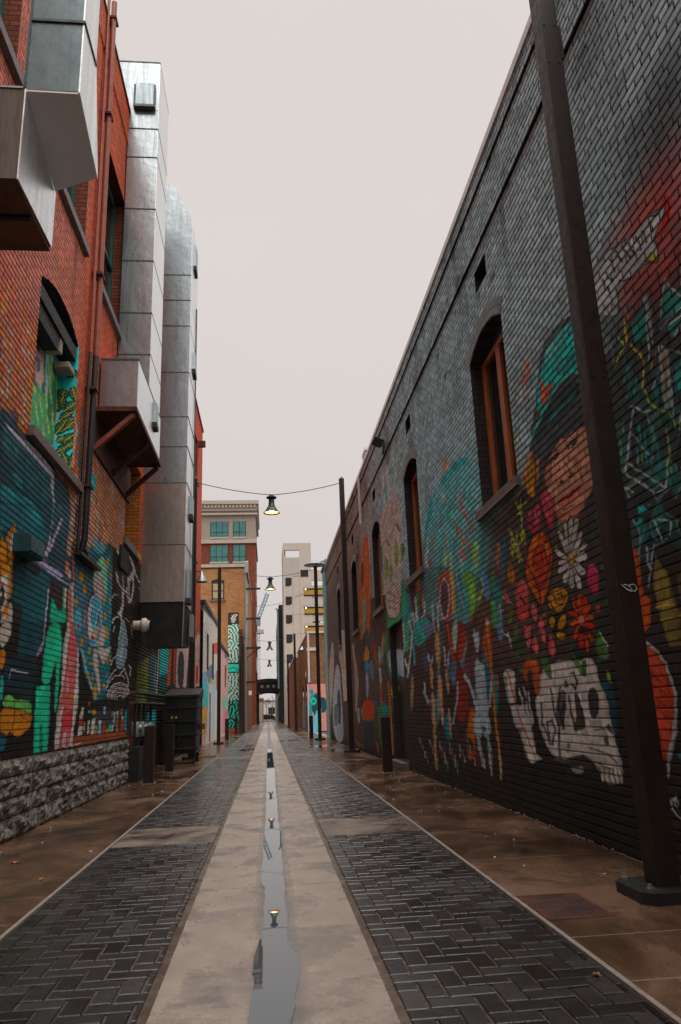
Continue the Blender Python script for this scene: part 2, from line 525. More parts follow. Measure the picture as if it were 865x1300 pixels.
2a1016|0.021|805 364 804 351 794 335
2a1016|0.021|830 365 836 353
2a1016|0.021|858 355 837 342
14130f|-1|871 314 852 332 819 334 801 328 786 314 783 294 799 269 818 256 835 240 846 244 859 256 880 277 886 300
b25a14|-1|869 314 847 329 820 332 803 327 790 313 788 295 803 271 821 258 836 243 843 247 855 260 875 278 880 298
d07c1c|-1|861 320 842 328 820 330 818 322 840 317 859 308
c8481a|-1|846 315 819 316 803 305 806 288 830 281 853 293
d88a24|-1|877 288 854 271 843 254 861 266 877 278
8a3410|-1|850 283 814 284 813 271 830 263 848 272
4a1a06|0.027|852 297 841 314 824 319
4a1a06|0.025|838 307 821 309 821 294 836 294 842 301
4a1a06|0.025|808 319 809 301 800 283
4a1a06|0.027|872 304 855 286 840 265 840 246
4a1a06|0.025|795 298 805 282 819 268
4a1a06|0.027|821 328 828 322
4a1a06|0.025|802 323 800 314
4a1a06|0.027|856 282 830 280 809 283
4a1a06|0.027|854 271 834 269 817 275
e8a040|0.014|819 318 805 313 802 298
e8a040|0.014|839 321 827 324
e8a040|0.014|862 299 854 288
e8a040|0.014|837 258 832 249
1a2c1e|-3|798 272 755 251 709 246 691 234 692 204 754 201 796 233
1a1816|0|743 288 744 296 746 304 752 312 758 318 764 321 767 319 768 314 764 306 756 296 748 288
a9a6a2|0|744 288 746 296 749 305 754 312 760 318 763 319 765 318 765 313 761 306 754 296 747 288
1a1816|0|740 289 737 298 735 308 737 317 741 324 745 328 748 326 752 320 752 311 748 300 744 289
a9a6a2|0|740 289 739 298 738 308 739 318 742 324 745 325 747 325 749 320 749 310 747 299 743 289
1a1816|0|736 289 730 297 724 307 722 316 724 324 727 328 732 326 737 320 741 312 742 300 740 290
a9a6a2|0|737 289 731 298 726 308 724 317 725 324 728 325 730 325 735 320 738 311 740 300 740 289
1a1816|0|733 288 724 295 715 304 710 312 710 319 711 323 716 321 724 317 730 309 735 298 737 289
a9a6a2|0|734 288 725 296 717 305 712 313 711 319 713 320 716 321 722 316 728 308 733 298 737 289
1a1816|0|732 284 721 288 710 292 704 297 703 301 704 304 709 304 717 302 725 298 731 292 735 286
a9a6a2|0|732 284 722 288 712 293 706 298 704 302 706 303 708 304 715 302 723 297 730 291 735 285
1a1816|0|730 281 719 282 707 283 700 285 696 288 696 290 701 291 709 291 718 290 726 287 733 283
a9a6a2|0|731 282 720 282 709 284 701 286 697 288 698 289 700 290 708 290 716 289 725 286 733 283
1a1816|0|731 278 721 274 710 271 703 272 699 275 698 278 702 281 708 285 717 286 726 285 733 282
a9a6a2|0|731 279 722 276 711 274 704 274 699 276 700 278 701 280 708 283 716 284 725 283 733 281
1a1816|0|737 276 735 271 731 266 724 262 716 260 709 260 706 262 706 266 710 270 720 274 732 277
a9a6a2|0|736 276 733 271 728 266 721 262 714 261 711 261 708 262 708 265 713 269 722 274 732 277
1a1816|0|740 275 741 268 741 260 737 253 730 248 725 246 722 248 719 252 721 259 727 267 735 274
a9a6a2|0|739 274 739 268 738 260 734 253 729 248 726 248 723 248 722 253 724 259 730 267 736 274
1a1816|0|744 276 750 270 755 264 755 258 751 253 747 250 742 252 736 255 734 261 736 268 739 275
a9a6a2|0|744 276 748 270 752 263 752 258 750 253 746 252 743 252 739 256 737 261 738 268 740 275
1a1816|0|748 278 758 275 766 271 770 267 769 263 766 260 760 260 752 262 747 265 744 271 743 276
a9a6a2|0|747 278 755 274 763 270 768 266 768 262 765 261 761 260 755 262 750 266 746 272 744 277
1a1816|0|750 281 761 281 772 281 778 279 780 276 779 273 772 271 764 270 756 271 750 275 746 278
a9a6a2|0|749 280 759 280 769 280 776 278 779 275 776 273 774 272 766 272 758 273 752 276 747 279
1a1816|0|748 283 755 285 763 288 770 288 774 286 775 284 772 282 767 279 760 278 753 279 747 280
a9a6a2|0|748 282 755 284 763 286 769 286 773 285 773 284 772 282 767 281 761 280 753 280 747 281
1a1816|0|747 285 752 290 758 295 767 299 775 301 781 301 782 299 780 295 772 291 761 287 750 284
a9a6a2|0|747 285 753 290 760 294 769 298 776 300 779 300 781 299 778 296 770 291 760 287 750 284
6d6a68|0.01|748 291 764 317
6d6a68|0.01|742 293 746 322
6d6a68|0.01|737 293 729 321
6d6a68|0.01|732 292 714 317
6d6a68|0.009|731 286 708 299
6d6a68|0.01|735 288 723 304
6d6a68|0.009|742 288 744 304
6d6a68|0.01|747 275 760 262
6d6a68|0.01|742 273 743 256
6d6a68|0.009|736 272 727 251
6d6a68|0.009|733 276 715 265
b58a3a|0|733 280 735 278 737 276 741 275 744 276 747 278 748 280 748 283 746 286 744 288 740 289 737 288 734 286 733 283
d8b46a|0|738 284 739 283 740 282 742 282 743 282 745 283 745 284 745 286 744 287 743 288 742 288 740 288 739 287 738 286
3a2d14|0.01|749 282 746 276 738 274
14130f|-1|816 261 774 262 755 251 758 238 784 228 814 236 823 247
b08818|-1|813 258 774 260 759 251 762 239 784 231 810 237 817 247
8a6612|-1|794 254 772 254 768 243 785 238 800 244
c49c22|-1|789 255 776 256 769 248 781 245
3a2a08|0.021|799 254 793 243 776 239 765 247
3a2a08|0.021|786 252 776 253 774 245 787 246
3a2a08|0.022|812 249 800 235
3a2a08|0.022|808 254 798 258
14130f|-1|823 237 792 229 764 230 767 218 787 201 809 205 819 218
a57e14|-1|819 234 798 226 810 217 819 220
b58a18|-1|791 226 768 229 772 218 789 212 797 214
b58a18|-1|806 211 774 209 783 203 800 203
1a0d08|0|732 220 731 226 731 233 735 238 742 242 748 244 752 242 755 238 753 233 746 226 738 220
a5401c|0|733 220 733 226 734 233 738 238 743 242 747 242 750 242 752 238 749 233 743 226 737 220
1a0d08|0|730 220 723 226 719 232 719 238 724 243 728 246 734 244 740 241 742 235 740 228 735 221
b5551f|0|730 220 726 226 722 233 722 238 725 243 729 244 732 244 737 240 739 235 737 227 734 221
1a0d08|0|728 219 719 224 712 229 709 234 711 238 714 241 720 240 727 238 732 233 734 227 733 220
9a3018|0|729 219 721 224 715 229 712 234 712 238 715 239 718 240 724 237 729 233 731 226 732 220
1a0d08|0|728 218 718 219 710 222 705 224 704 227 705 230 710 230 717 229 723 227 728 223 731 219
a5401c|0|728 218 720 220 712 222 707 225 705 228 707 229 709 230 715 229 721 226 727 223 731 219
1a0d08|0|728 215 720 213 711 212 704 212 700 214 698 216 701 218 706 220 713 220 721 219 729 218
b5551f|0|728 216 720 214 711 213 704 213 700 214 700 216 701 217 706 219 713 219 721 218 728 217
1a0d08|0|730 214 726 210 720 206 713 204 706 204 701 205 701 207 702 210 708 213 717 215 727 216
9a3018|0|730 215 725 211 718 207 711 205 705 205 703 206 702 207 704 209 710 212 719 214 728 216
1a0d08|0|733 213 733 207 730 201 725 196 718 193 712 192 709 194 708 198 711 203 719 208 728 214
a5401c|0|732 213 730 207 727 201 722 196 716 193 713 193 710 194 710 197 714 202 721 208 728 214
1a0d08|0|734 212 737 204 738 196 736 189 730 184 725 182 722 184 718 189 719 196 724 204 730 212
b5551f|0|734 212 735 204 735 196 733 189 729 184 726 184 723 184 721 189 722 196 726 204 730 212
1a0d08|0|737 213 744 207 749 200 750 194 746 189 742 186 737 188 730 192 728 198 729 205 731 212
9a3018|0|736 213 741 207 746 200 747 193 745 189 742 188 738 188 734 192 731 198 731 206 732 213
1a0d08|0|738 215 748 212 756 209 760 205 758 201 755 199 749 199 741 201 736 204 734 209 733 214
a5401c|0|737 215 745 212 753 208 757 204 757 201 754 200 750 200 744 201 739 205 736 210 734 214
1a0d08|0|737 218 745 219 753 220 759 219 762 217 763 215 760 213 754 212 748 212 741 213 736 215
b5551f|0|737 217 744 218 752 219 758 218 762 217 761 215 760 214 755 213 748 213 742 214 736 216
1a0d08|0|735 219 737 223 742 227 748 230 755 231 761 231 762 228 762 225 756 222 747 220 738 218
9a3018|0|735 219 739 222 744 226 750 229 756 230 759 230 761 229 760 226 754 223 746 220 738 218
cf7a3c|0.008|740 226 747 236
cf7a3c|0.007|731 227 729 237
cf7a3c|0.007|724 224 715 232
cf7a3c|0.007|720 216 707 215
cf7a3c|0.007|724 206 716 196
cf7a3c|0.007|729 203 726 189
cf7a3c|0.007|736 205 740 194
cf7a3c|0.007|742 211 751 204
cf7a3c|0.008|745 217 757 216
241410|-1|746 212 720 210 715 201 738 201
a06a64|0|727 216 728 213 730 212 733 211 736 212 738 213 740 215 740 217 738 219 736 221 733 222 730 221 728 220 727 218
b04436|-1|697 226 686 227 684 220 695 219
a23c60|-1|703 266 689 269 679 257 684 237 697 237 708 249
7a2846|-1|700 259 687 260 686 249 697 248
cf6f8a|0.011|700 264 688 266 682 256
d0384a|0.014|690 259 687 253
3a1020|0.011|708 249 699 242 699 254
8a3a46|-1|924 278 896 291 874 278 879 252 895 246 928 255
9a3a42|-1|928 255 898 256 879 246 890 236 921 237
b96a74|0.017|910 276 892 285 884 272 904 263
b96a74|0.016|924 250 902 243 889 247
2a1014|0.027|909 268 894 258
2a1012|0|856 230 850 235 846 241 849 246 857 250 866 253 873 252 881 249 881 243 874 237 865 230
b35a5a|0|858 230 854 235 851 241 854 247 860 251 865 251 871 252 876 248 876 243 871 236 864 230
d89a94|0.013|863 241 865 253
2a1012|0|867 225 876 228 888 231 898 232 906 232 911 231 908 229 902 226 892 224 880 223 868 223
b35a5a|0|867 224 877 227 888 230 899 231 906 231 908 230 908 229 902 227 892 225 879 224 868 223
d89a94|0.013|888 227 908 232
2a1012|0|891 215 899 213 906 210 907 206 902 204 896 202 889 202 882 203 878 206 880 210 884 215
b35a5a|0|890 215 896 213 902 209 903 206 900 203 896 203 891 202 886 204 882 207 883 211 885 215
d89a94|0.013|892 209 895 204
2a1012|0|876 216 884 210 890 204 888 199 880 195 872 193 864 194 856 197 854 202 859 209 867 215
b35a5a|0|874 216 880 210 884 204 883 199 878 195 872 194 867 194 861 198 860 203 863 209 868 215
d89a94|0.013|872 204 872 195
2a1012|0|887 231 900 228 911 225 914 221 909 216 903 213 893 213 882 214 876 218 876 223 878 229
b35a5a|0|886 230 896 228 906 224 909 220 907 216 902 215 896 214 887 215 882 219 880 224 880 229
d89a94|0.013|892 222 901 216
2a1012|0|851 222 841 221 832 220 828 221 828 224 830 227 836 230 843 232 849 232 853 229 855 226
b35a5a|0|851 223 843 222 835 222 830 223 829 225 832 227 834 229 841 230 847 230 851 228 854 225
d89a94|0.013|842 226 831 228
2a1012|0|846 222 852 217 855 212 853 207 847 204 841 202 835 203 830 206 829 210 834 216 840 221
b35a5a|0|845 222 849 217 851 212 849 207 845 204 841 203 837 203 834 206 833 211 836 216 841 221
d89a94|0.012|842 212 840 204
2a1012|0|846 216 838 219 833 224 833 228 839 231 844 233 851 233 859 231 861 227 858 222 853 216
b35a5a|0|847 216 841 220 837 224 837 228 840 231 845 232 849 232 855 230 857 226 855 221 852 216
d89a94|0.012|847 224 844 234
2a1012|0|826 211 833 204 838 198 835 191 827 187 819 185 812 187 805 191 804 196 809 204 818 210
b35a5a|0|825 211 829 204 832 197 830 191 825 187 819 187 814 187 809 191 809 196 813 204 819 210
d89a94|0.012|820 198 819 188
b04a3a|0|828 235 829 234 830 233 832 233 834 233 836 234 837 235 837 236 836 238 835 238 833 239 831 238 829 238 828 236
a8741c|-1|946 311 931 319 920 304 923 288 938 287 948 299
4a3208|0.016|933 313 936 292
96661c|-1|986 354 968 354 969 337 982 320 993 324 979 339
4a3208|0.015|981 344 975 330
1c1512|0.034|1004 318 1015 313 1009 302 995 301
8a4a5a|0.013|980 281 957 267
8a4a5a|0.014|972 284 949 270
8a4a5a|0.013|962 272 944 265
7f8a94|0.014|993 272 991 255
7f8a94|0.015|990 270 1006 263
7f8a94|0.013|970 225 961 210
7f8a94|0.013|994 234 959 218
39471f|0.052|947 255 958 242
39471f|0.049|938 232 941 212
39471f|0.049|944 222 912 210 921 199
39471f|0.052|928 215 940 196
66702f|0.017|921 360 908 341
66702f|0.017|921 339 892 333
66702f|0.017|893 351 903 337 891 318
66702f|0.016|871 344 870 328
66702f|0.017|912 329 887 312
66702f|0.017|875 369 878 380
66702f|0.016|876 355 876 337
2a4a2c|-1|704 201 688 196 679 185 684 176 706 182
8fa08a|0.012|695 200 686 193 681 187
1c2e1c|-1|951 220 909 218 904 195 946 194
33502c|-1|706 194 691 198 680 186 681 173 707 177
93a08c|0.013|694 199 684 191 680 186
16323c|-1|710 155 682 158 677 121 690 99 702 112
5d6a2c|-1|690 167 682 160 682 150 690 155
8f8d88|-1|890 142 862 174 816 181 780 180 749 175 728 180 712 174 709 154 693 134 695 115 684 88 680 66 698 60 728 59 741 77 768 84 807 77 848 75 872 89 883 105 893 124
b4b1ac|-1|725 178 710 168 712 156 732 156
a8a5a0|-1|817 178 790 178 802 150 830 151
b8b5b0|-1|887 135 853 136 843 121 875 114
aaa7a2|-1|822 101 794 108 755 103 712 115 713 101 750 94 802 95
201e1c|-1|740 142 730 149 719 150 714 141 716 127 728 118 740 121
24211f|-1|774 144 762 146 756 127 750 115 758 107 790 106 773 121
3a3836|-1|830 134 801 153 794 142 802 121 829 107
2a2725|-1|813 77 768 84 745 79 740 67 773 69 791 63 806 68
5f5d5a|-1|806 68 772 73 770 64 798 64
2a2725|0|716 101 707 104 702 96 708 93
34312f|-1|709 112 697 115 692 104 701 107
1d1b1a|0.011|733 73 731 59
1d1b1a|0.011|723 74 721 60
1d1b1a|0.011|712 74 710 61
1d1b1a|0.011|702 75 700 62
1d1b1a|0.011|693 76 691 63
1d1b1a|0.011|685 76 683 64
b5b0aa|0.017|728 70 727 61
b5b0aa|0.018|718 71 716 62
b5b0aa|0.017|708 72 706 63
b5b0aa|0.017|698 72 696 64
b5b0aa|0.017|688 73 687 64
1d1b1a|0.022|837 151 836 131 827 114 827 98
1d1b1a|0.024|809 152 819 139 815 108
1d1b1a|0.022|797 155 791 158 788 153 795 152
1d1b1a|0.022|776 165 768 166 762 157 769 148 776 154
1d1b1a|0.022|787 143 786 121 780 111
1d1b1a|0.022|802 137 816 121 811 108
1d1b1a|0.024|860 115 859 93 850 90 838 106 844 117 857 115
1d1b1a|0.024|826 107 833 78
1d1b1a|0.022|814 111 799 134
1d1b1a|0.025|873 136 876 110
1d1b1a|0.022|759 127 759 115
3a3836|0.022|848 74 808 74
3a3836|0.024|875 114 857 90
3a3836|0.022|803 92 809 84
3a3836|0.021|731 109 710 110
3a3836|0.02|751 91 710 87 693 80
3a3836|0.02|734 77 708 73
b0aca6|0.011|809 100 764 99
b0aca6|0.011|844 87 804 87
b0aca6|0.01|738 86 711 83
b0aca6|0.012|886 128 851 127
b0aca6|0.011|725 155 716 159
7a4224|-1|929 172 918 188 889 190 864 184 870 149 882 144 895 153 890 179 910 176 912 159 920 163
9a5a34|-1|901 187 874 186 869 177 889 180
2c4a24|-1|863 188 833 188 827 160 845 164
3a5a2e|-1|769 189 756 180 742 171 739 157 756 166
1f3a1e|-1|740 178 730 175 739 157 750 166
8d8f8c|0|1007 178 985 184 958 177 964 138 999 137
7d7f7e|0|990 135 922 135 907 113 917 106 976 106
85857f|0|967 105 912 106 907 77 887 73 904 70 924 65 938 67
7a3a22|0.02|986 180 976 158 967 138
7c2b1e|0.019|965 134 946 107
7c2b1e|0.019|940 105 928 89 913 76
3a3c3c|0.015|961 105 947 75 935 67
3a3c3c|0.016|998 173 996 138
a5a7a4|0.015|946 155 944 143
1a1a1a|0.013|940 155 938 143
a5a7a4|0.015|928 156 925 145
1a1a1a|0.013|922 156 920 145
a5a7a4|0.015|915 150 913 139
1a1a1a|0.013|910 150 907 139
a5a7a4|0.015|940 145 938 134
1a1a1a|0.013|934 145 932 134
a5a7a4|0.014|924 139 922 128
1a1a1a|0.013|919 139 916 128
a5a7a4|0.014|914 137 911 126
1a1a1a|0.013|908 137 906 126
a5a7a4|0.014|938 134 935 122
1a1a1a|0.013|932 134 929 122
a5a7a4|0.015|909 124 907 113
1a1a1a|0.013|904 124 902 113
447a7c|-1.5|1473 443 1436 489 1380 529 1285 538 1174 542 1099 525 1042 498 1046 409 1034 372 1042 309 1476 384
5f8a8c|-3|1145 515 1056 496 1056 425 1061 399 1107 436 1126 482
5a8f8a|-3|1291 520 1240 515 1203 451 1228 398 1300 435
2d7f84|-1|1198 542 1105 528 1082 514 1143 522 1244 527 1314 536
27787e|-1|1448 469 1424 491 1376 528 1334 533 1362 506 1414 475 1448 435
9c8a78|-1|1260 572 1230 570 1197 546 1224 537 1261 556
7d9a8e|-1|1300 519 1256 516 1237 496 1258 486
8b5148|0.034|1155 482 1149 455 1154 441
8b5148|0.034|1136 451 1119 418
8b5148|0.036|1191 440 1184 415
8b5148|0.034|1101 413 1093 397
8b5148|0.034|1163 421 1154 393
8b5148|0.034|1129 409 1123 383
8b5148|0.034|1168 395 1165 381 1183 370
8b5148|0.034|1158 383 1149 365
8b5148|0.034|1123 383 1115 367
8b5148|0.036|1184 391 1188 378
8b5148|0.034|1126 398 1136 386
b5a5a0|0.02|1160 479 1159 458
b5a5a0|0.02|1131 446 1110 426
b5a5a0|0.022|1188 439 1196 424
b5a5a0|0.02|1094 415 1098 401
b5a5a0|0.022|1160 398 1164 384
b5a5a0|0.019|1127 403 1134 392
b5a5a0|0.022|1188 390 1176 369
b5a5a0|0.022|1175 372 1166 357
a8a09a|0.046|1416 466 1421 436
a8a09a|0.046|1443 434 1435 408 1460 381
8e3f22|0.055|1391 417 1423 397 1424 377
8e3f22|0.049|1320 387 1294 372 1324 360
6f6a4e|0.032|1358 457 1368 427
6f6a4e|0.03|1306 472 1293 458
6f6a4e|0.03|1268 439 1264 410
8a9366|0.04|1244 398 1245 367 1245 344
8a9366|0.042|1282 408 1283 380
6d8a5a|-1|1104 383 1078 384 1062 366 1086 338 1111 340 1110 364
55803e|-1|1185 342 1148 347 1101 331 1098 319 1187 334
2d5a66|0.035|1045 375 1052 352 1053 311
396a3a|0.027|1007 318 1022 305
2d6f80|0.032|1223 363 1223 340
2d6f80|0.027|1160 352 1183 348
3a5c5c|-1|1466 405 1432 409 1177 359 1204 347 1144 325 1134 261 1206 267 1271 286 1406 294 1492 328
8a3f22|-1|1350 373 1268 374 1243 336 1265 286 1311 279 1356 310 1366 347
3a2e33|-1|1336 351 1305 362 1276 348 1276 317 1300 293 1332 297 1349 325
9aa3ad|0.023|1336 351 1305 363 1275 346 1274 317 1305 291 1334 294 1349 325 1336 351
a59a62|0.064|1244 372 1243 336 1249 295
6f9ab0|0.032|1216 364 1205 324 1178 286
3d7f8f|0.043|1172 341 1163 300 1183 270
4f7a36|-1|1190 353 1109 340 1101 304 1119 278 1163 265 1148 312
6b9a4a|-1|1147 317 1112 330 1101 304 1126 287
2f5a2e|0.029|1067 322 1065 298 1098 283
2f6e4a|-1|1034 286 1011 280 1005 248 1033 237 1039 257
24543a|-1|1034 316 1000 317 1002 284 1025 290
3f5f78|-1|1082 335 1032 320 1026 285 1060 285 1079 314
7fa55a|0.019|1076 324 1062 311 1075 297 1095 293
3a2a24|0.023|1076 295 1038 274 1042 260
48262a|-3|1451 299 1275 272 1167 252 1178 183 1325 196 1421 246
5a2018|-1|1258 210 1189 183 1212 110 1301 114
4f2218|-1|1311 279 1276 211 1225 207 1176 258 1224 281
7d8f86|-1|1267 277 1223 283 1241 245 1265 219 1278 243
8a3f22|0.035|1305 279 1286 238 1276 211
6d2a1c|-1|1220 257 1185 264 1181 242 1225 207 1258 212
8f7d58|-1|1412 275 1368 273 1379 218 1391 203 1411 207
8f7d58|-1|1415 195 1372 196 1378 156 1380 105 1402 101 1410 144
8f7d58|-1|1475 224 1444 222 1455 164 1474 178
8f7d58|-1|1478 165 1448 164 1456 113 1460 57 1457 20 1487 18 1482 81 1482 129
7f745c|-1|1349 204 1317 202 1325 155 1342 161
7f745c|-1|1351 134 1325 134 1329 102 1330 80 1341 85
7f8a94|0.03|1478 241 1475 224
7f8a94|0.029|1441 232 1447 222
7f8a94|0.029|1411 278 1409 307
7f8a94|0.028|1375 274 1371 299
7f8a94|0.027|1337 242 1340 209
7f8a94|0.027|1307 231 1322 205
7f8a94|0.025|1315 108 1272 148 1258 176
7f8a94|0.03|1537 187 1529 160 1501 146
7f8a94|0.031|1564 327 1536 298 1508 278
7d8a92|-1|1142 252 1121 254 1106 242 1107 230 1125 211 1136 222
7d8a92|-1|1125 211 1119 200 1093 196 1094 164 1088 140 1093 123 1086 104 1094 92 1130 91 1131 101 1148 90 1182 92 1181 110 1159 133 1149 166 1149 197
6f7d88|-1|1172 92 1148 90 1142 66 1134 47 1149 44 1161 65
6f7d88|-1|1116 91 1094 94 1100 45 1099 36 1111 37 1110 56
78858e|0.041|1158 136 1175 162 1196 178 1210 184
78858e|0.041|1209 187 1206 179 1191 176
78858e|0.035|1085 135 1070 158 1060 177
8e97a0|0.031|1139 243 1127 234
2a2d33|0.03|1127 253 1119 246
b0bac0|0.015|1117 192 1125 150
b0bac0|0.015|1099 189 1103 150
b0bac0|0.014|1162 108 1130 120
b0bac0|0.015|1148 90 1126 103
b0bac0|0.015|1144 166 1089 166
2b2f33|-1|1140 103 1120 108 1113 101 1128 96
8a5f2a|0.031|1063 255 1060 201 1061 158 1062 116 1057 79 1056 57
7a7048|0.028|1056 70 1059 36
8e8a88|-1|1068 261 1048 256 1054 249 1071 251
9aa3ad|0.013|991 268 991 256
9aa3ad|0.013|1001 262 978 261
9aa3ad|0.013|972 231 965 219
9aa3ad|0.013|988 230 967 224
8a4a5a|0.013|976 280 960 270
8a4a5a|0.013|964 282 954 267
8a4a5a|0.013|953 269 943 264
3a1712|-1|1229 88 1189 84 1196 63 1225 67
5b6f70|0.021|1619 74 1617 64
6a4a3a|0.02|1596 62 1594 51
7a7468|0.02|1574 50 1573 38
3a5a4a|0.02|1553 39 1552 26
5b6f70|0.02|1518 74 1517 61
6a4a3a|0.02|1498 63 1498 49
7a7468|0.019|1479 52 1479 37
3a5a4a|0.019|1460 42 1461 26
5b6f70|0.019|1428 75 1429 58
6a4a3a|0.019|1411 64 1412 47
7a7468|0.018|1394 54 1396 36
3a5a4a|0.018|1378 44 1380 25
5b6f70|0.017|1349 75 1351 56
6a4a3a|0.017|1333 65 1336 45
7a7468|0.017|1318 55 1321 35
3a5a4a|0.017|1304 46 1307 25
5b6f70|0.016|1277 75 1281 54
6a4a3a|0.016|1264 66 1263 57
7a7468|0.016|1250 56 1250 48
3a5a4a|0.016|1226 85 1226 75
5b6f70|0.016|1213 76 1213 65
6a4a3a|0.016|1201 66 1201 56
7a7468|0.015|1189 58 1190 46
3a5a4a|0.016|1166 85 1167 72
5b6f70|0.015|1155 76 1156 63
6a4a3a|0.015|1144 67 1146 54
7a7468|0.015|1133 59 1135 45
3a5a4a|0.015|1112 84 1114 70
5b6f70|0.014|1102 76 1104 61
6a4a3a|0.014|1092 68 1095 52
9a8c86|-1|1995 647 1972 674 1906 669 1760 673 1703 648 1680 594 1714 431 1778 363 1844 358 1956 375 1990 464
b0a49e|-1|1986 594 1861 581 1854 532 1929 453 1997 481
ada19b|-1|1823 587 1724 584 1698 541 1708 451 1777 428 1883 446
566638|-1|1966 532 1926 536 1896 514 1917 475 1971 480
5a7038|-1|1799 543 1770 544 1735 521 1751 474 1802 484
5a7038|0|1885 496 1839 495 1853 452 1892 455
3a2f2c|0.03|1991 579 1912 577 1871 552
3a2f2c|0.027|1828 573 1748 579 1705 550
7a4a3a|0.03|1904 639 1863 648
7a4a3a|0.028|1818 636 1772 638
8f9092|0.061|1948 702 1911 732 1927 763
8f9092|0.058|1858 663 1819 704 1840 750
8f9092|0.054|1761 670 1703 712 1683 739
8f9092|0.059|1910 658 1909 698
8f9092|0.056|1810 661 1791 683
4f7f88|0.053|1972 674 1968 724
4f7f88|0.052|1865 677 1879 710
4f7f88|0.049|1764 694 1765 725
5a524e|0.027|1934 439 1786 400
5a524e|0.027|1965 424 1791 387
5a524e|0.028|1924 398 1816 376
2b6a3e|0|1738 432 1695 431 1692 383 1722 349 1942 343 1978 347 1947 366 1844 358 1758 361
1f6076|0|1698 394 1626 389 1632 344 1701 326
2f7a6a|-1|1702 353 1612 351 1627 305 1715 314
9a9a98|0.042|1573 368 1567 335 1562 301
9a9a98|0.043|1671 333 1615 342 1595 301
8a4a1c|-1|2603 412 2484 623 2380 686 2300 696 2246 646 2260 509 2290 377
a85f24|-1|2400 631 2303 688 2266 640 2299 596
4a2a18|-1|2466 614 2403 622 2380 578 2436 529 2487 557
c89a6a|0.037|2411 544 2411 491
2f7f78|0.064|2420 487 2452 400
b8702e|0.044|2277 558 2307 425
2f7f78|0.092|2427 490 2441 429 2471 389
9a5a24|0.085|2474 527 2528 375
9a5a24|0.063|2312 501 2340 371
a8841e|-1|2510 315 2422 346 2344 312 2370 286 2497 295
2f6a8a|-1|2497 295 2370 286 2400 252 2473 256
7d8594|-1|2473 256 2400 252 2402 197 2449 166 2477 190
93461a|-1|2581 174 2294 168 2285 104 2607 101
b8602a|-1|2475 144 2386 143 2397 112 2487 112
1f2f3a|-1|2567 102 2301 104 2347 18 2432 14 2433 81 2486 12 2560 13
5f8a90|-1|2167 310 2122 315 2101 292 2127 258 2170 260
7d7a84|-1|2186 257 2114 253 2117 204 2148 198
8a3f3a|0.048|2145 206 2152 145
2c4f2e|-1|2244 134 2117 165 1997 140 1967 89 2037 21 2225 15
1f5a58|-1|2138 145 2028 155 2028 121 2132 121
a0702c|-1|2023 209 1985 211 1985 173 1972 107 1999 99 2014 163
6f5a3a|0.043|1987 99 1989 23
6f6a24|-1|1979 192 1907 197 1919 161 1964 165
1f5f3a|-1|2018 337 1966 339 1983 252 1901 214 1974 207 2022 286
6f7f88|-1|2010 285 1876 289 1822 256 1785 212 1879 213 1966 229
a5acb0|0.025|1928 271 1852 230
a5acb0|0.024|1866 252 1795 213
a5acb0|0.025|1946 288 1913 248
2f6f58|-1|1740 409 1655 402 1643 330 1684 259 1739 264 1747 326
256a80|-1|1714 367 1657 369 1670 330 1708 328
8d9698|0.043|1736 332 1732 283 1760 258
8d9698|0.04|1661 329 1635 300 1669 252 1720 206
8d9698|0.039|1572 363 1576 325 1664 267
8d9698|0.038|1576 325 1514 278
8d9698|0.036|1484 346 1484 326 1516 318
8d9698|0.035|1412 333 1413 288
8d9698|0.035|1364 323 1376 284
8d9698|0.042|1743 250 1699 215
2d6a66|-1|1629 319 1458 316 1416 280 1502 268 1614 260
35787a|0.036|1627 274 1624 229
4a4f60|-1|1507 299 1411 293 1417 277 1500 274
7f8a94|0.028|1477 237 1474 226
7f8a94|0.028|1444 232 1462 219
7f8a94|0.029|1549 171 1514 144
8f7d58|-1|1482 220 1442 218 1458 168 1476 175
8f7d58|-1|1473 163 1447 163 1452 108 1464 49 1484 48 1474 108
7d6f60|0.071|2745 260 2752 177
7d6f60|0.07|2722 136 2715 96
7d6f60|0.07|2753 302 2711 227
7d6f60|0.073|2799 375 2761 281
5a3a34|0.066|2853 32 2597 16
5a3a34|0.07|2809 23 2724 11
5a3a34|0.057|2276 42 2254 18
7f868c|-1|3524 362 3346 322 3329 211 3284 103 3292 8 3669 -5 3846 99 3709 251
2c333c|-1|3503 244 3354 222 3384 70 3564 90
4a545c|-1|3746 161 3528 181 3432 102 3716 52
3a3a3a|-1|4621 529 3765 493 3472 494 3512 391 3892 380 4098 298 4249 389
9a8a7a|-1|3892 380 3775 468 3621 472 3626 369 3753 234 3965 99 4153 57 4171 233
9c6a34|0.08|4143 300 4181 97
a08a80|-1|4456 387 4110 381 4204 220 4431 196 4539 242
7d7a76|-1|4431 196 4182 206 4164 31 4410 4
8e8a84|0|3342 492 3065 461 3094 179 3228 176 3288 319 3385 381
6f6560|0|2777 345 2706 312 2658 228 2751 133 2812 133
8f959c|0.062|2709 142 2705 98'''
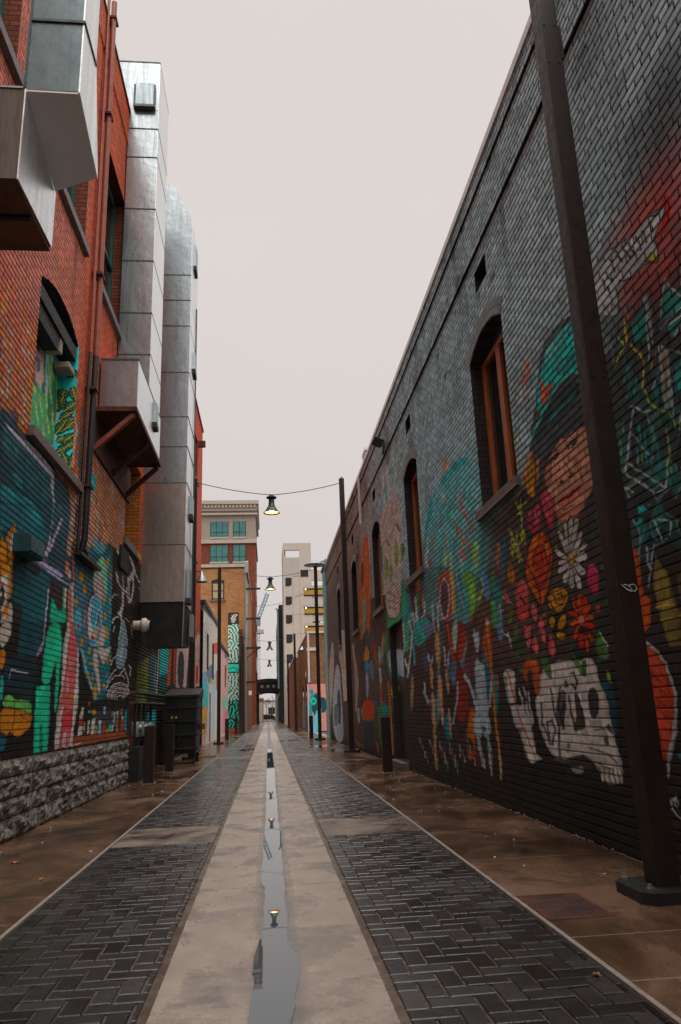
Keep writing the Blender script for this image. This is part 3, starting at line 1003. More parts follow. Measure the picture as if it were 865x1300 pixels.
MURAL_L = '''8a5a48|0|819 627 1342 521 1260 613 1352 779 1668 690 1707 511 1250 412 859 461
0f2f38|0|845 516 967 519 1217 485 1207 416 1292 112 946 99
0d2327|0|903 279 1204 344 1320 105 946 99
12292f|0|1222 419 1656 518 1792 107 1320 105
985a44|0|823 608 959 687 973 583 962 546 850 498
b8803a|0.027|826 598 842 593 863 583 872 566
b8803a|0.022|889 599 896 584 896 572
c4863c|0.03|905 656 926 646 937 638 929 618 939 605 940 587
c98d40|0.034|939 643 955 647 954 637
bd7a3a|0.044|947 598 956 586 952 562 951 541
b4683a|0.023|841 596 866 593 877 591
b4683a|0.03|859 567 893 572 904 561 928 558
b8803a|0.018|848 567 873 572 901 564
c07a34|0.022|878 555 879 539 895 527
b98a55|0.024|917 557 936 576
4f5c5c|0.036|843 610 859 609 874 604
4f5c5c|0.03|910 650 922 649 925 648
3f5054|0.036|872 566 869 558
cfc4b4|0.023|867 555 876 562
44525a|0.027|876 560 872 546 870 530
5a6a68|0.02|913 609 925 598 939 590
8a6a4a|0.027|886 553 895 541
cfc4b4|0.022|919 558 931 558 922 558
b9b2a0|0.022|921 640 932 646 927 641
a8452c|0.045|836 554 848 548
d0c8b4|0.036|844 523 854 520
c8803c|0.032|859 524 883 522 892 516
c4b8a4|0.03|948 619 955 616
a8402c|0.022|958 618 959 587
c9b9a0|0.022|866 592 876 594
c08a4a|0.014|898 612 913 611
6d7a72|0.016|867 544 869 525
5f7a6a|0.023|929 556 940 547
7a8a8a|0.018|930 537 934 547
b8803a|0.016|916 557 929 556 936 553
707c78|0.008|852 568 860 565 860 559
a8642e|0.017|922 600 926 598 926 594
b0522c|0.016|908 588 905 583 903 579
707c78|0.015|848 589 847 584 847 580
c9a878|0.008|869 510 873 509 874 506
b8803a|0.014|945 629 954 629 958 627
a8642e|0.011|842 565 844 562 845 558
8a4a38|0.008|855 504 856 502 857 500
a8642e|0.014|881 559 878 556 877 552
59686a|0.012|845 578 852 576 857 572
c9a878|0.009|865 564 867 560 870 556
59686a|0.011|844 567 842 561 842 556
a8642e|0.015|852 534 849 528 850 525
707c78|0.017|898 551 904 551 902 547
a8642e|0.009|921 607 926 606 930 603
a8642e|0.014|841 549 839 542 839 535
c9a878|0.009|848 559 852 558 854 556
59686a|0.013|902 618 908 616 908 610
a8642e|0.014|875 606 883 605 884 602
707c78|0.012|866 607 872 607 876 605
59686a|0.015|935 571 938 567 940 562
59686a|0.016|932 622 936 616 938 610
c2743a|0.01|840 543 842 540 843 537
8a4a38|0.012|913 601 915 598 917 595
707c78|0.009|948 578 952 572 955 566
c08a44|0.015|856 571 860 566 862 561
c9a878|0.014|863 528 870 526 873 522
c2743a|0.014|918 560 916 557 918 555
b0522c|0.011|920 626 928 624 933 620
b8803a|0.011|861 507 870 506 870 501
b8803a|0.013|904 631 906 628 908 625
59686a|0.02|950 558 963 557 966 552
c9a878|0.018|866 584 875 584 881 581
c2743a|0.009|893 538 896 534 898 529
c08a44|0.013|914 531 928 530 938 526
8a4a38|0.012|906 567 912 567 917 566
a8642e|0.014|894 577 901 574 902 568
c9a878|0.013|958 607 960 603 962 598
b0522c|0.011|883 613 890 611 894 607
b0522c|0.013|893 601 886 590 883 581
707c78|0.016|917 612 924 610 926 606
c9a878|0.015|916 632 919 627 921 621
a8642e|0.007|872 560 874 556 875 552
b0522c|0.008|900 530 913 528 920 524
8a4a38|0.013|888 563 895 560 899 556
c9a878|0.018|933 546 928 539 926 533
a8642e|0.01|882 593 885 588 887 583
707c78|0.018|958 548 965 546 964 540
59686a|0.015|871 527 865 518 861 511
b0522c|0.016|966 585 962 580 961 577
a8642e|0.01|859 514 868 511 868 503
c9a878|0.009|863 553 857 545 857 539
c08a44|0.013|935 550 940 548 941 546
a8642e|0.015|905 529 900 523 903 520
707c78|0.014|912 582 925 582 924 574
a8642e|0.016|895 604 907 604 914 601
59686a|0.009|887 584 883 579 883 576
59686a|0.01|900 608 909 606 912 600
b0522c|0.015|897 590 906 587 905 580
8a4a38|0.013|948 602 955 602 955 598
8a4a38|0.009|878 554 883 552 886 549
707c78|0.009|921 552 924 548 926 544
b8803a|0.009|854 590 851 586 853 584
b8803a|0.012|905 529 908 525 909 519
c08a44|0.011|963 556 968 555 971 551
a8642e|0.012|854 514 862 512 861 505
c2743a|0.017|942 568 936 559 938 554
c2743a|0.013|922 611 919 606 917 602
a8642e|0.007|855 537 853 532 853 528
c9a878|0.01|908 563 911 559 912 554
a8642e|0.013|857 502 855 497 854 492
c2743a|0.009|911 592 904 580 901 571
c08a44|0.015|913 527 916 523 917 518
8a4a38|0.018|896 554 903 552 902 546
b0522c|0.01|936 602 930 593 930 587
c08a44|0.009|884 566 886 564 887 562
c2743a|0.012|927 576 930 572 932 568
c2743a|0.017|889 615 890 613 891 611
8a4a38|0.011|893 616 895 613 896 608
b0522c|0.011|841 576 844 575 845 573
c08a44|0.009|870 540 874 535 876 530
a8642e|0.014|887 540 888 539 889 536
8a4a38|0.012|940 578 931 567 928 558
a8642e|0.011|872 606 871 602 871 600
a8642e|0.016|930 586 927 581 927 579
c08a58|0.031|829 613 838 634 845 665
b8803a|0.033|820 619 832 631 839 630
b8703a|0.029|895 667 900 649 898 622
b8722e|-1|909 492 916 528 936 514 959 526 944 496 928 497
b9a890|-1|922 514 931 533 944 534 944 526 936 514 927 508
7a4a34|-1|929 519 936 531 943 528 937 517
b05a2c|0.031|860 512 879 509 905 511
c48a3a|0.024|852 532 862 518 882 513
b8803a|0.039|945 584 951 558 950 524
0f3038|-1|848 505 869 504 907 503 948 498 1020 496 1081 496 1173 501 1173 472 876 388
17393f|-1|854 480 889 482 952 483 1024 483 1064 481 1082 447 1001 423 920 448 861 453
0c4a50|-1|904 434 921 443 948 446 956 430 940 427
0c5258|-1|870 413 901 418 927 418 1004 427 1005 424 876 388
8e8a96|0|867 490 887 490 941 495 991 501 1034 501 1084 495 1072 490 1063 484 995 485 931 483 884 486
8e8a96|0|1066 488 1082 496 1087 472 1098 451 1087 448 1072 471
2a4f56|0.036|860 483 875 481
2a4f56|0.036|867 468 882 468
2a4f56|0.036|915 470 931 468
2a4f56|0.036|872 462 902 460
16282d|0|1084 494 1167 499 1173 472 1100 452
b8602c|0.054|1192 647 1195 616 1188 573 1191 534
a89a8a|0.034|1180 624 1194 608 1183 582 1182 540
3a4348|0.058|1224 660 1214 608 1221 549
c0702c|0.034|1228 672 1225 639 1227 614
c8742c|0.038|1193 582 1219 587
c8742c|0.044|1191 532 1222 544
8e9498|0.038|1206 527 1210 535
b87a3c|0.064|1173 499 1189 487 1191 478
7a8488|0.051|1209 510 1218 486
0e4247|0|876 388 1008 426 1047 415 1087 392 1034 374 943 360 935 379 885 354
14535a|-1|955 406 1000 422 1033 416 1044 407 1028 398 985 400
0c3a40|0|947 327 997 347 1055 342 1099 339 1099 319 1097 263 984 251 981 280 946 285
0d2f36|0|946 285 988 282 984 251 955 248
1d1a1a|0|951 280 985 281 986 251 959 248
072a30|0|944 356 957 362 996 371 998 352 944 339
0e3b40|0|996 370 1021 372 1018 350 998 350
56707a|0.018|1000 372 1019 372
0a1a1e|-1|944 337 1009 350 1054 345 1044 331 1014 327 968 336
3d1a1c|-1|953 334 963 339 972 334 961 330
8a8090|0|1034 373 1081 374 1078 365 1028 363 1021 352 1016 349 1027 364
9a8ea0|0.025|1018 349 1063 348 1139 346 1204 347
8e86a0|-1|1038 354 1075 356 1090 355 1115 358 1158 358 1170 354 1149 347 1118 346 1078 347 1058 349 1039 350
9a98a0|0|1042 359 1084 359 1087 358 1045 356
8b8292|0.021|1076 375 1082 389 1092 424
8b8292|0.028|1083 375 1105 400 1139 439
8b8292|0.003|1107 264 1104 264
8b8292|0.017|1090 264 1091 290 1095 323
2e4d54|0.024|1089 425 1093 450
243a40|0.028|1084 403 1117 441 1134 461
2a1c1c|0|1099 338 1168 337 1170 307 1156 296 1126 312 1105 312
b07a10|-1|885 352 895 351 905 348 909 358 919 369 934 380 940 373 942 356 941 336 935 324 946 287 932 284 926 268 931 259 909 254
bcb4b0|-1|920 347 921 359 931 369 936 363 936 349 932 345 930 336 922 342
4a2c08|0.014|918 340 918 333 925 328
2a1a08|0.011|902 349 914 344 917 333 922 324
c8921a|-1|888 341 905 339 916 330 917 323 893 318
b8a060|0.014|922 324 927 311 925 285
c2beb8|-1|897 303 915 312 924 310 932 297 928 280 919 268 907 260
16120f|-1|899 295 909 296 918 290 918 276 907 263
c2beb0|-1|901 285 907 287 908 283 903 279
8a5a0c|-1|898 298 911 301 921 295 912 296 899 295
b3aca4|-1|929 268 936 281 948 278 957 248 912 243 908 256 924 262
b07a10|0.029|928 274 935 263 931 259
b07a10|0.015|918 243 922 255
1f7a5e|-1|1108 311 1126 312 1150 296 1192 307 1202 290 1189 273 1112 264
1c6a58|0|1171 338 1190 340 1193 304 1171 299
9a9a90|0|1177 338 1191 339 1192 310 1179 303
c29a74|0.069|1201 480 1199 447 1192 410 1190 395
1a1614|0.021|1225 487 1217 435 1209 391
8a5f48|0.06|1187 380 1185 364
b0a8a4|0.045|1202 367 1201 358
2a3a40|0.096|1233 396 1256 386
5a4030|0.011|1180 471 1220 476
5a4030|0.011|1181 464 1220 468
5a4030|0.011|1181 457 1221 461
5a4030|0.011|1181 450 1221 454
5a4030|0.011|1182 443 1221 447
5a4030|0.011|1182 436 1221 439
5a4030|0.011|1182 429 1222 432
5a4030|0.011|1182 422 1222 425
5a4030|0.011|1183 415 1222 418
5a4030|0.011|1183 408 1222 411
5a4030|0.011|1183 401 1223 404
5a4030|0.011|1184 395 1223 396
a8685c|0|1196 340 1216 346 1238 278 1208 275
b8b0a8|0|1206 348 1234 357 1239 326 1244 279 1232 278 1218 338
120f10|0|909 252 1331 302 1378 93 1175 96 948 93
0d3038|0|979 260 1092 274 1091 230 1055 222 1024 208 979 222
0f2026|0|942 214 1065 225 1070 183 1055 162 927 178
180f10|0|955 239 974 260 982 258 979 221 942 214
b5ada4|-1|909 252 952 257 951 240 932 225 916 224
b07a10|-1|916 222 932 223 938 214 936 200 922 197
2d6f6a|-1|924 190 934 192 942 179 939 163 931 161
8e8a92|0.014|962 200 998 199 1026 199
4a5c66|0.01|963 199 955 187
6a5a70|0.016|1089 273 1089 251 1079 234 1070 227
6a5a70|0.01|1082 244 1073 236 1060 224
41703a|-1|936 156 946 167 961 171 979 166 997 164 1034 166 1058 156 1058 147 1018 152 982 155
b07a10|-1|933 155 982 154 1018 151 1060 148 1059 132 1008 117 981 122 965 121 952 125 940 126
1a1208|0.013|984 163 986 147 985 122
1a1208|0.014|1058 148 1010 147 1020 142 1060 138
120f10|0|965 121 975 129 978 125 1008 117 1005 114
123a4a|-1|940 125 952 122 965 118 964 107 945 103
7a5a10|0.008|937 138 982 137 1055 138
7a5a10|0.008|939 129 984 128 1048 128
1f7a5e|-1|1112 276 1169 281 1187 250 1182 227 1180 180 1175 147 1161 153 1161 196 1157 225 1134 195 1127 188 1090 187 1091 220 1097 253
1f7a5e|0|1069 184 1135 188 1142 147 1142 97 1117 96 1104 131 1106 96 1075 96 1068 147
2f8f70|0.026|1122 147 1130 100
2c9070|0.032|1076 177 1089 101
184f40|0|1098 131 1107 134 1113 97 1105 97
2a9070|0.027|1160 268 1175 231
120f10|0|1157 225 1157 200 1136 186 1130 188
b8b2ae|0|1208 288 1258 294 1285 276 1298 221 1308 176 1288 129 1281 97 1175 97 1177 140 1193 181 1190 250 1204 276
a8505a|0|1226 275 1246 281 1278 273 1279 220 1276 183 1273 165 1269 118 1256 98 1236 97 1234 119 1220 119 1219 97 1200 96 1205 130 1209 154 1182 147 1208 198 1214 234
b8665a|0|1219 289 1243 292 1246 279 1226 275
b0706a|0|1221 235 1263 238 1261 215 1232 214
b8b2ae|0|1226 210 1240 182 1224 175 1224 189
b8b2ae|0|1209 160 1216 164 1210 147 1192 142 1184 137 1188 148
a07060|0.017|1208 198 1201 172 1191 148
b06a34|-1|1230 178 1268 183 1269 167 1237 164
a03a48|0|1227 148 1275 154 1271 124 1207 121
b8b2ae|0|1230 119 1239 121 1239 97 1231 97
4a2a2a|0.009|1191 218 1297 225
4a2a2a|0.009|1190 165 1310 167
b8b2ae|0|1321 154 1346 157 1343 112 1311 112
b05a1c|0|1316 140 1342 141 1338 130 1313 130
2f5f6e|-3|1252 442 1343 466 1472 473 1504 462 1380 409 1279 414
44707a|-1|1328 461 1426 473 1466 462 1416 439 1341 438
2c4650|0|1224 387 1373 404 1365 369 1334 335 1353 250 1290 245 1248 283 1237 331
1f5560|0|1358 401 1503 466 1543 378 1538 264 1474 259
6f9a7e|-1|1373 366 1354 382 1371 414 1425 439 1471 436 1489 398 1486 369 1455 345 1453 391 1406 406
6fa07e|-1|1389 426 1433 443 1452 437 1422 413
8a7a88|-1|1258 444 1292 454 1309 444 1290 430 1261 432
b8a2a0|-1|1366 365 1369 384 1393 408 1443 397 1455 384 1453 352 1391 362
4a3a40|0.013|1371 377 1387 377
4a3a40|0.013|1426 377 1439 373
b8902a|-1|1320 448 1336 443 1333 438 1324 430 1310 434 1307 438
b8902a|-1|1477 452 1498 443 1494 436 1483 425 1467 431 1462 437
b8902a|-1|1512 428 1525 421 1523 416 1516 408 1505 414 1502 418
b8902a|-1|1275 387 1297 378 1292 370 1281 360 1264 367 1259 372
b8902a|-1|1232 368 1241 366 1239 363 1234 359 1226 361 1224 363
b8902a|-1|1322 387 1330 383 1329 380 1324 376 1318 379 1316 381
b8902a|-1|1304 368 1319 359 1317 352 1310 344 1298 350 1294 356
b8902a|-1|1252 337 1266 330 1263 324 1256 317 1246 323 1242 327
b8902a|-1|1474 379 1489 372 1486 367 1479 360 1467 365 1464 370
b8902a|-1|1530 436 1544 421 1542 412 1538 400 1528 411 1524 420
b8902a|-1|1513 379 1524 372 1522 366 1517 360 1508 365 1505 370
b8902a|-1|1478 344 1496 336 1492 330 1483 321 1468 328 1464 333
b8902a|-1|1497 319 1521 306 1517 296 1505 284 1486 295 1480 303
b8902a|-1|1321 324 1329 321 1327 318 1324 315 1318 317 1316 320
b8902a|-1|1304 276 1318 268 1315 263 1308 256 1297 262 1293 267
b8902a|-1|1358 266 1372 260 1369 256 1362 251 1351 256 1348 259
b8902a|-1|1339 279 1346 275 1345 273 1341 270 1335 272 1333 275
b8902a|-1|1523 356 1532 350 1530 346 1526 340 1519 345 1516 349
b8902a|-1|1460 359 1468 355 1467 352 1463 348 1457 351 1455 354
b8902a|-1|1528 401 1536 398 1535 395 1530 391 1523 394 1521 396
b8b2ae|-1|1335 314 1343 344 1390 365 1434 357 1458 330 1454 306 1428 270 1381 262 1353 268
3a7a90|-1|1347 317 1355 342 1391 362 1427 352 1446 324 1433 287 1396 265 1349 266 1369 279 1415 291 1382 295 1367 307
2f8a88|-1|1372 304 1382 295 1412 302 1400 319
b8a2a0|-1|1374 292 1427 311 1436 308 1410 274 1373 281
2a1a20|-1|1356 319 1361 334 1371 340 1374 328 1363 309
2a1a20|-1|1408 305 1412 324 1426 337 1430 328 1415 308
c8bab4|0.017|1358 313 1361 334 1371 341 1378 329
c8bab4|0.019|1404 304 1411 326 1425 339
8a2a2a|-1|1368 286 1392 285 1402 277 1377 278
3f7f90|-1|1243 305 1272 321 1298 314 1301 286 1282 277 1255 282
8a2a2e|-1|1259 291 1289 294 1275 281
7a4a70|-1|1305 315 1327 316 1321 291 1310 294
9a3a50|-1|1462 311 1481 309 1469 300
7a5a8a|-1|1459 326 1476 330 1479 317
b0a49c|0|1448 313 1490 310 1484 275 1508 269 1583 290 1609 290 1548 265 1391 253 1420 269
1a1614|0|1521 476 1619 527 1816 518 1834 398 1704 357 1796 284 1538 264 1533 376
2a2220|0|1540 482 1634 512 1804 511 1826 401 1608 370
0d0b0a|-1|1523 470 1561 487 1628 488 1622 460 1560 439 1528 446
8a8684|0.069|1579 480 1649 500 1724 497 1767 484 1775 478
8a8684|0.06|1775 478 1745 461 1710 445 1702 420 1720 396
8a8684|0.032|1757 468 1770 436 1745 399
8a8684|0.044|1567 434 1586 419 1644 411 1704 414
8a8684|0.019|1623 458 1640 432 1656 413
8a8684|0.022|1653 469 1661 443
8a8684|0.042|1646 404 1651 381 1633 357 1641 345
8a8684|0.016|1533 376 1561 388 1603 392
8a8684|0.024|1549 327 1562 339 1613 348
8a8684|0.016|1558 310 1575 324
8a8684|0.05|1611 354 1621 359
8a8684|0.029|1782 477 1842 463 1900 478
8a8684|0.025|1845 449 1891 446
2a2624|0.018|1687 436 1749 442
2a2624|0.018|1689 427 1751 433
2a2624|0.018|1690 418 1754 422
2a2624|0.018|1704 412 1743 411
2a2624|0.018|1584 479 1674 494 1754 481
2a2624|0.017|1586 423 1632 413
2a2624|0.018|1694 433 1714 395
5f7078|-1|1647 343 1670 348 1711 322 1733 279 1608 270 1620 312
2a3338|0.011|1632 335 1660 336 1694 344
2a3338|0.011|1631 331 1661 332 1696 340
2a3338|0.011|1631 327 1662 328 1698 336
2a3338|0.011|1630 322 1663 323 1701 332
2a3338|0.011|1629 318 1664 319 1703 328
2a3338|0.011|1628 314 1665 315 1705 324
2a3338|0.011|1628 310 1666 311 1707 319
2a3338|0.011|1627 306 1667 307 1709 315
2a3338|0.011|1626 302 1668 303 1711 311
2a3338|0.011|1625 298 1668 299 1713 307
2a3338|0.011|1624 294 1669 295 1715 303
2a3338|0.011|1624 290 1670 291 1717 299
2a3338|0.011|1623 286 1671 287 1719 295
2a3338|0.011|1622 281 1672 283 1721 291
2a3338|0.011|1622 277 1673 279 1724 287
2a3338|0.011|1621 273 1674 275 1726 283
a5b0b4|0.014|1647 343 1627 309 1616 270
a5b0b4|0.013|1670 347 1712 317 1730 279
6a6460|0.018|1680 354 1730 351
5a5450|0.018|1756 349 1788 320
141210|0|1488 275 1779 301 1793 233 1768 174 1747 156 1413 154 1410 168 1505 200
15474c|0|1307 259 1388 266 1544 280 1556 269 1541 205 1510 177 1410 168 1326 210
140f10|0|1290 244 1324 218 1397 189 1421 154 1419 130 1313 115 1294 225
5f8a90|0.034|1308 254 1335 231 1370 207 1397 191
b8902a|-1|1361 264 1378 258 1374 253 1365 247 1352 252 1348 256
b8902a|-1|1340 243 1349 239 1347 237 1342 233 1334 236 1332 239
b8902a|-1|1386 240 1395 235 1393 233 1388 229 1381 232 1379 235
b8902a|-1|1363 222 1377 214 1375 209 1368 203 1356 209 1353 213
b8902a|-1|1399 217 1411 212 1409 208 1402 203 1392 208 1389 211
b8902a|-1|1418 202 1438 193 1434 188 1423 181 1408 188 1403 193
b8902a|-1|1425 192 1443 182 1440 177 1430 170 1415 178 1411 183
b8902a|-1|1438 245 1449 239 1447 235 1441 231 1432 235 1429 238
b8902a|-1|1494 209 1510 201 1507 196 1498 191 1485 196 1481 201
b8902a|-1|1516 227 1525 223 1523 221 1518 218 1510 221 1508 223
b8902a|-1|1516 256 1528 250 1526 246 1519 241 1509 246 1506 249
b8902a|-1|1538 262 1549 256 1547 251 1542 246 1534 251 1531 255
b8902a|-1|1378 204 1390 201 1387 199 1380 197 1371 199 1369 201
b8902a|-1|1420 157 1443 152 1437 148 1423 144 1406 149 1401 152
b8902a|-1|1367 237 1374 234 1373 232 1369 230 1364 232 1362 233
b0a49c|-1|1389 261 1424 268 1436 236 1459 209 1475 193 1457 180 1442 189 1428 215 1401 226
b0a49c|-1|1424 270 1481 269 1507 273 1559 282 1496 241 1474 238 1444 253
6a4a78|-1|1387 218 1406 223 1401 208 1389 210
5f7078|-1|1610 286 1717 296 1722 274 1681 240 1604 240 1599 264
8a989c|-1|1627 283 1682 288 1676 262 1634 250
2a3338|0.011|1614 284 1660 286 1708 293
2a3338|0.011|1613 280 1661 282 1705 289
2a3338|0.011|1613 276 1661 278 1702 284
2a3338|0.011|1613 272 1662 274 1700 280
2a3338|0.011|1613 268 1663 270 1697 276
2a3338|0.011|1612 264 1664 266 1694 271
2a3338|0.011|1612 260 1665 262 1692 267
2a3338|0.011|1612 256 1666 258 1689 263
2a3338|0.011|1612 253 1667 254 1686 258
2a3338|0.011|1612 249 1668 250 1684 254
2a3338|0.011|1611 245 1668 246 1681 250
8d8784|0.021|1533 179 1539 192 1596 207 1659 213 1729 211 1770 193
8d8784|0.013|1550 178 1556 190 1605 203 1660 208 1720 206 1755 190
8d8784|0.02|1568 178 1573 188 1615 199 1661 202 1711 201 1740 188
8d8784|0.011|1581 178 1585 186 1622 195 1662 199 1705 197 1729 186
8d8784|0.019|1600 177 1603 184 1632 191 1663 193 1696 192 1715 184
8d8784|0.018|1624 176 1626 181 1645 185 1664 187 1685 186 1696 180
7d7876|0.015|1522 206 1557 222 1604 238
7d7876|0.016|1515 195 1550 211 1597 224 1628 225
7d7876|0.016|1552 243 1570 256 1609 266
7d7876|0.02|1705 240 1744 224 1760 209
7d7876|0.017|1639 228 1684 228 1708 222
7d7876|0.022|1750 256 1777 250 1768 232
7d7876|0.021|1639 226 1682 238 1703 246
b0aca8|0|1327 157 1344 159 1341 141 1317 139
b84a12|0|1317 140 1345 141 1343 129 1315 130
b0aca8|0|1315 129 1343 128 1337 113 1310 111
9a9690|0|1379 137 1392 138 1393 115 1376 114
b0aca8|0|1409 139 1436 140 1435 109 1404 109
4f8a8e|0|1466 137 1490 137 1488 107 1460 107
b0aca8|0|1470 136 1490 136 1490 127 1469 126
a8382c|0|1506 132 1524 134 1524 114 1502 110
c88a28|0|1439 128 1456 128 1452 109 1435 109
c88a28|0|1532 121 1560 120 1558 108 1530 109
b84a1c|0|1504 122 1527 123 1524 112 1502 110
5f7f8a|0|1504 162 1522 162 1521 147 1503 147
2a7a6c|0|1558 128 1582 130 1581 114 1559 115
a8382c|0|1582 132 1596 136 1596 124 1584 124
b0aca8|0|1588 124 1603 125 1601 114 1583 114
5f7f8a|0|1603 151 1621 152 1618 125 1598 124
c8801c|0|1630 143 1648 143 1653 111 1634 111
c8681c|0|1670 158 1696 159 1699 145 1673 145
b0aca8|0|1690 143 1708 143 1710 135 1690 135
b8441c|0|1681 134 1718 135 1718 113 1680 113
2f8088|0|1725 156 1742 156 1746 113 1729 113
b8481c|0|1372 168 1390 170 1390 161 1377 161
2a8a8e|0|1378 154 1396 155 1395 149 1380 149
c8801c|0|1578 151 1597 153 1599 144 1583 142
7d8a8c|0|1633 154 1655 155 1652 143 1636 143
b0a07a|0|1350 134 1359 134 1360 117 1351 118
5a3320|0|1284 113 1756 111 1759 99 1510 98 1285 96
a08a7a|0.022|1297 99 1316 100 1333 100
8f6a52|0|1268 604 1328 627 1640 618 1662 518 1597 485 1470 478 1316 462 1246 441 1260 537
b88a50|0.036|1281 513 1305 508 1307 465
b88a50|0.032|1273 514 1319 516 1357 535 1360 558
b87a3c|0.046|1304 586 1326 596 1338 578
c08a54|0.034|1343 596 1371 586 1392 574 1361 553
5f7076|0.076|1292 532 1334 524
a86a44|0.052|1398 591 1429 576 1424 555 1391 537
c09058|0.028|1418 583 1442 564 1401 536 1389 508
6d6a70|0.042|1448 579 1470 568
b87a3c|0.034|1464 597 1460 570 1495 549 1505 504
a85a44|0.04|1536 606 1544 572
c09a68|0.029|1534 569 1581 559 1566 523 1614 516
b88a54|0.028|1438 538 1478 532 1446 500 1427 501
7d8a8e|0.038|1354 510 1381 506
b8b0a0|0.063|1452 518 1473 511
b8b0a0|0.049|1358 512 1385 507
5a8a90|0.024|1442 518 1481 522 1474 509
8a5a44|0.055|1529 541 1544 522
b07a4a|0.036|1255 558 1285 529 1262 496
4a3a34|0.029|1357 535 1359 526
c0985a|0.028|1385 608 1423 604
6f6a74|0.066|1598 587 1617 554
b87a3c|0.032|1617 611 1601 574
5a6a70|0.03|1361 595 1380 589
b87a4a|0.075|1591 513 1607 494
8a7068|0.065|1273 448 1297 442 1284 432
d0a858|0.029|1281 596 1298 594
8f5a44|0.018|1368 467 1378 465 1375 460
6a7476|0.018|1287 503 1268 488 1284 481
a8723e|0.021|1499 589 1534 585 1533 571
8f5a44|0.02|1347 519 1338 511 1329 503
b88a50|0.029|1538 606 1527 597 1535 594
6a7476|0.027|1495 604 1489 594 1493 586
b0603a|0.025|1443 517 1456 508 1465 499
7a5a48|0.019|1500 506 1512 504 1506 497
a8723e|0.023|1342 552 1353 551 1350 545
c8a46a|0.029|1595 550 1629 546 1638 536
7a5a48|0.015|1531 612 1528 606 1528 601
c8a46a|0.029|1467 567 1489 564 1504 559
7a5a48|0.021|1592 570 1584 556 1584 544
b88a50|0.016|1491 573 1477 562 1483 556
b88a50|0.018|1465 523 1477 515 1484 506
b0603a|0.021|1308 483 1318 476 1324 468
a8723e|0.018|1516 564 1504 554 1491 544
7a5a48|0.017|1439 580 1449 579 1453 576
b0603a|0.017|1591 528 1620 524 1633 515
c09a68|0.018|1454 528 1439 516 1430 506
7a5a48|0.017|1389 600 1413 598 1414 588
b0603a|0.017|1452 611 1435 597 1454 594
7a5a48|0.015|1314 515 1308 504 1310 495
c8a46a|0.016|1486 541 1463 524 1465 513
c09a68|0.024|1290 566 1306 564 1312 558
a8723e|0.016|1548 530 1544 525 1548 521
a8723e|0.02|1528 544 1520 529 1515 516
c09a68|0.018|1328 557 1318 549 1319 543
8f5a44|0.022|1375 607 1384 601 1387 592
b88a50|0.017|1618 528 1625 524 1626 519
8f5a44|0.017|1390 507 1419 502 1422 490
7a5a48|0.02|1508 529 1519 522 1527 514
8f5a44|0.017|1394 593 1375 576 1394 572
c09a68|0.015|1439 478 1461 474 1456 464
c8a46a|0.029|1517 610 1523 607 1527 604
6a7476|0.02|1344 484 1337 479 1332 473
c09a68|0.013|1333 487 1319 475 1312 465
b88a50|0.027|1414 490 1441 485 1457 477
c09a68|0.021|1525 601 1542 592 1536 576
8f5a44|0.022|1314 546 1306 540 1314 539
b0603a|0.022|1387 606 1410 603 1396 588
b88a50|0.015|1361 470 1338 453 1345 442
8f5a44|0.016|1364 498 1359 489 1356 481
7a5a48|0.021|1574 590 1558 578 1564 572
8f5a44|0.018|1424 543 1416 527 1418 515
7a5a48|0.017|1430 523 1427 518 1426 514
b88a50|0.021|1339 564 1333 550 1328 538
a8723e|0.028|1528 577 1510 563 1518 556
7a5a48|0.018|1446 526 1478 521 1461 504
a8723e|0.027|1420 515 1442 512 1435 501
a8723e|0.021|1458 509 1464 505 1466 500
a8723e|0.018|1336 539 1328 532 1335 529
6a7476|0.024|1368 494 1379 486 1383 476
c8a46a|0.025|1397 527 1404 523 1408 518
a8723e|0.015|1463 557 1477 548 1469 532
b88a50|0.023|1545 594 1517 572 1543 566
a8723e|0.025|1510 562 1502 549 1501 538
6a7476|0.016|1497 614 1477 598 1469 586
c8a46a|0.019|1346 567 1350 564 1348 560
c8a46a|0.015|1332 568 1326 554 1330 543
8f5a44|0.016|1299 532 1319 529 1336 524
b88a50|0.014|1327 528 1339 519 1337 507
8f5a44|0.019|1428 552 1420 537 1416 523
c8a46a|0.021|1302 559 1308 554 1311 548
8f5a44|0.016|1518 615 1524 612 1530 607
a8723e|0.02|1396 526 1408 518 1406 507
7a5a48|0.014|1291 587 1314 584 1307 572
a8723e|0.019|1345 462 1369 457 1353 443
b0603a|0.026|1418 481 1402 468 1387 455
6a7476|0.024|1612 604 1624 598 1635 592
7a5a48|0.023|1394 598 1389 587 1396 580
1f7f84|-1|1303 568 1330 579 1352 558 1347 540 1301 542
a87a3a|-1|1402 573 1432 585 1442 564 1416 548'''
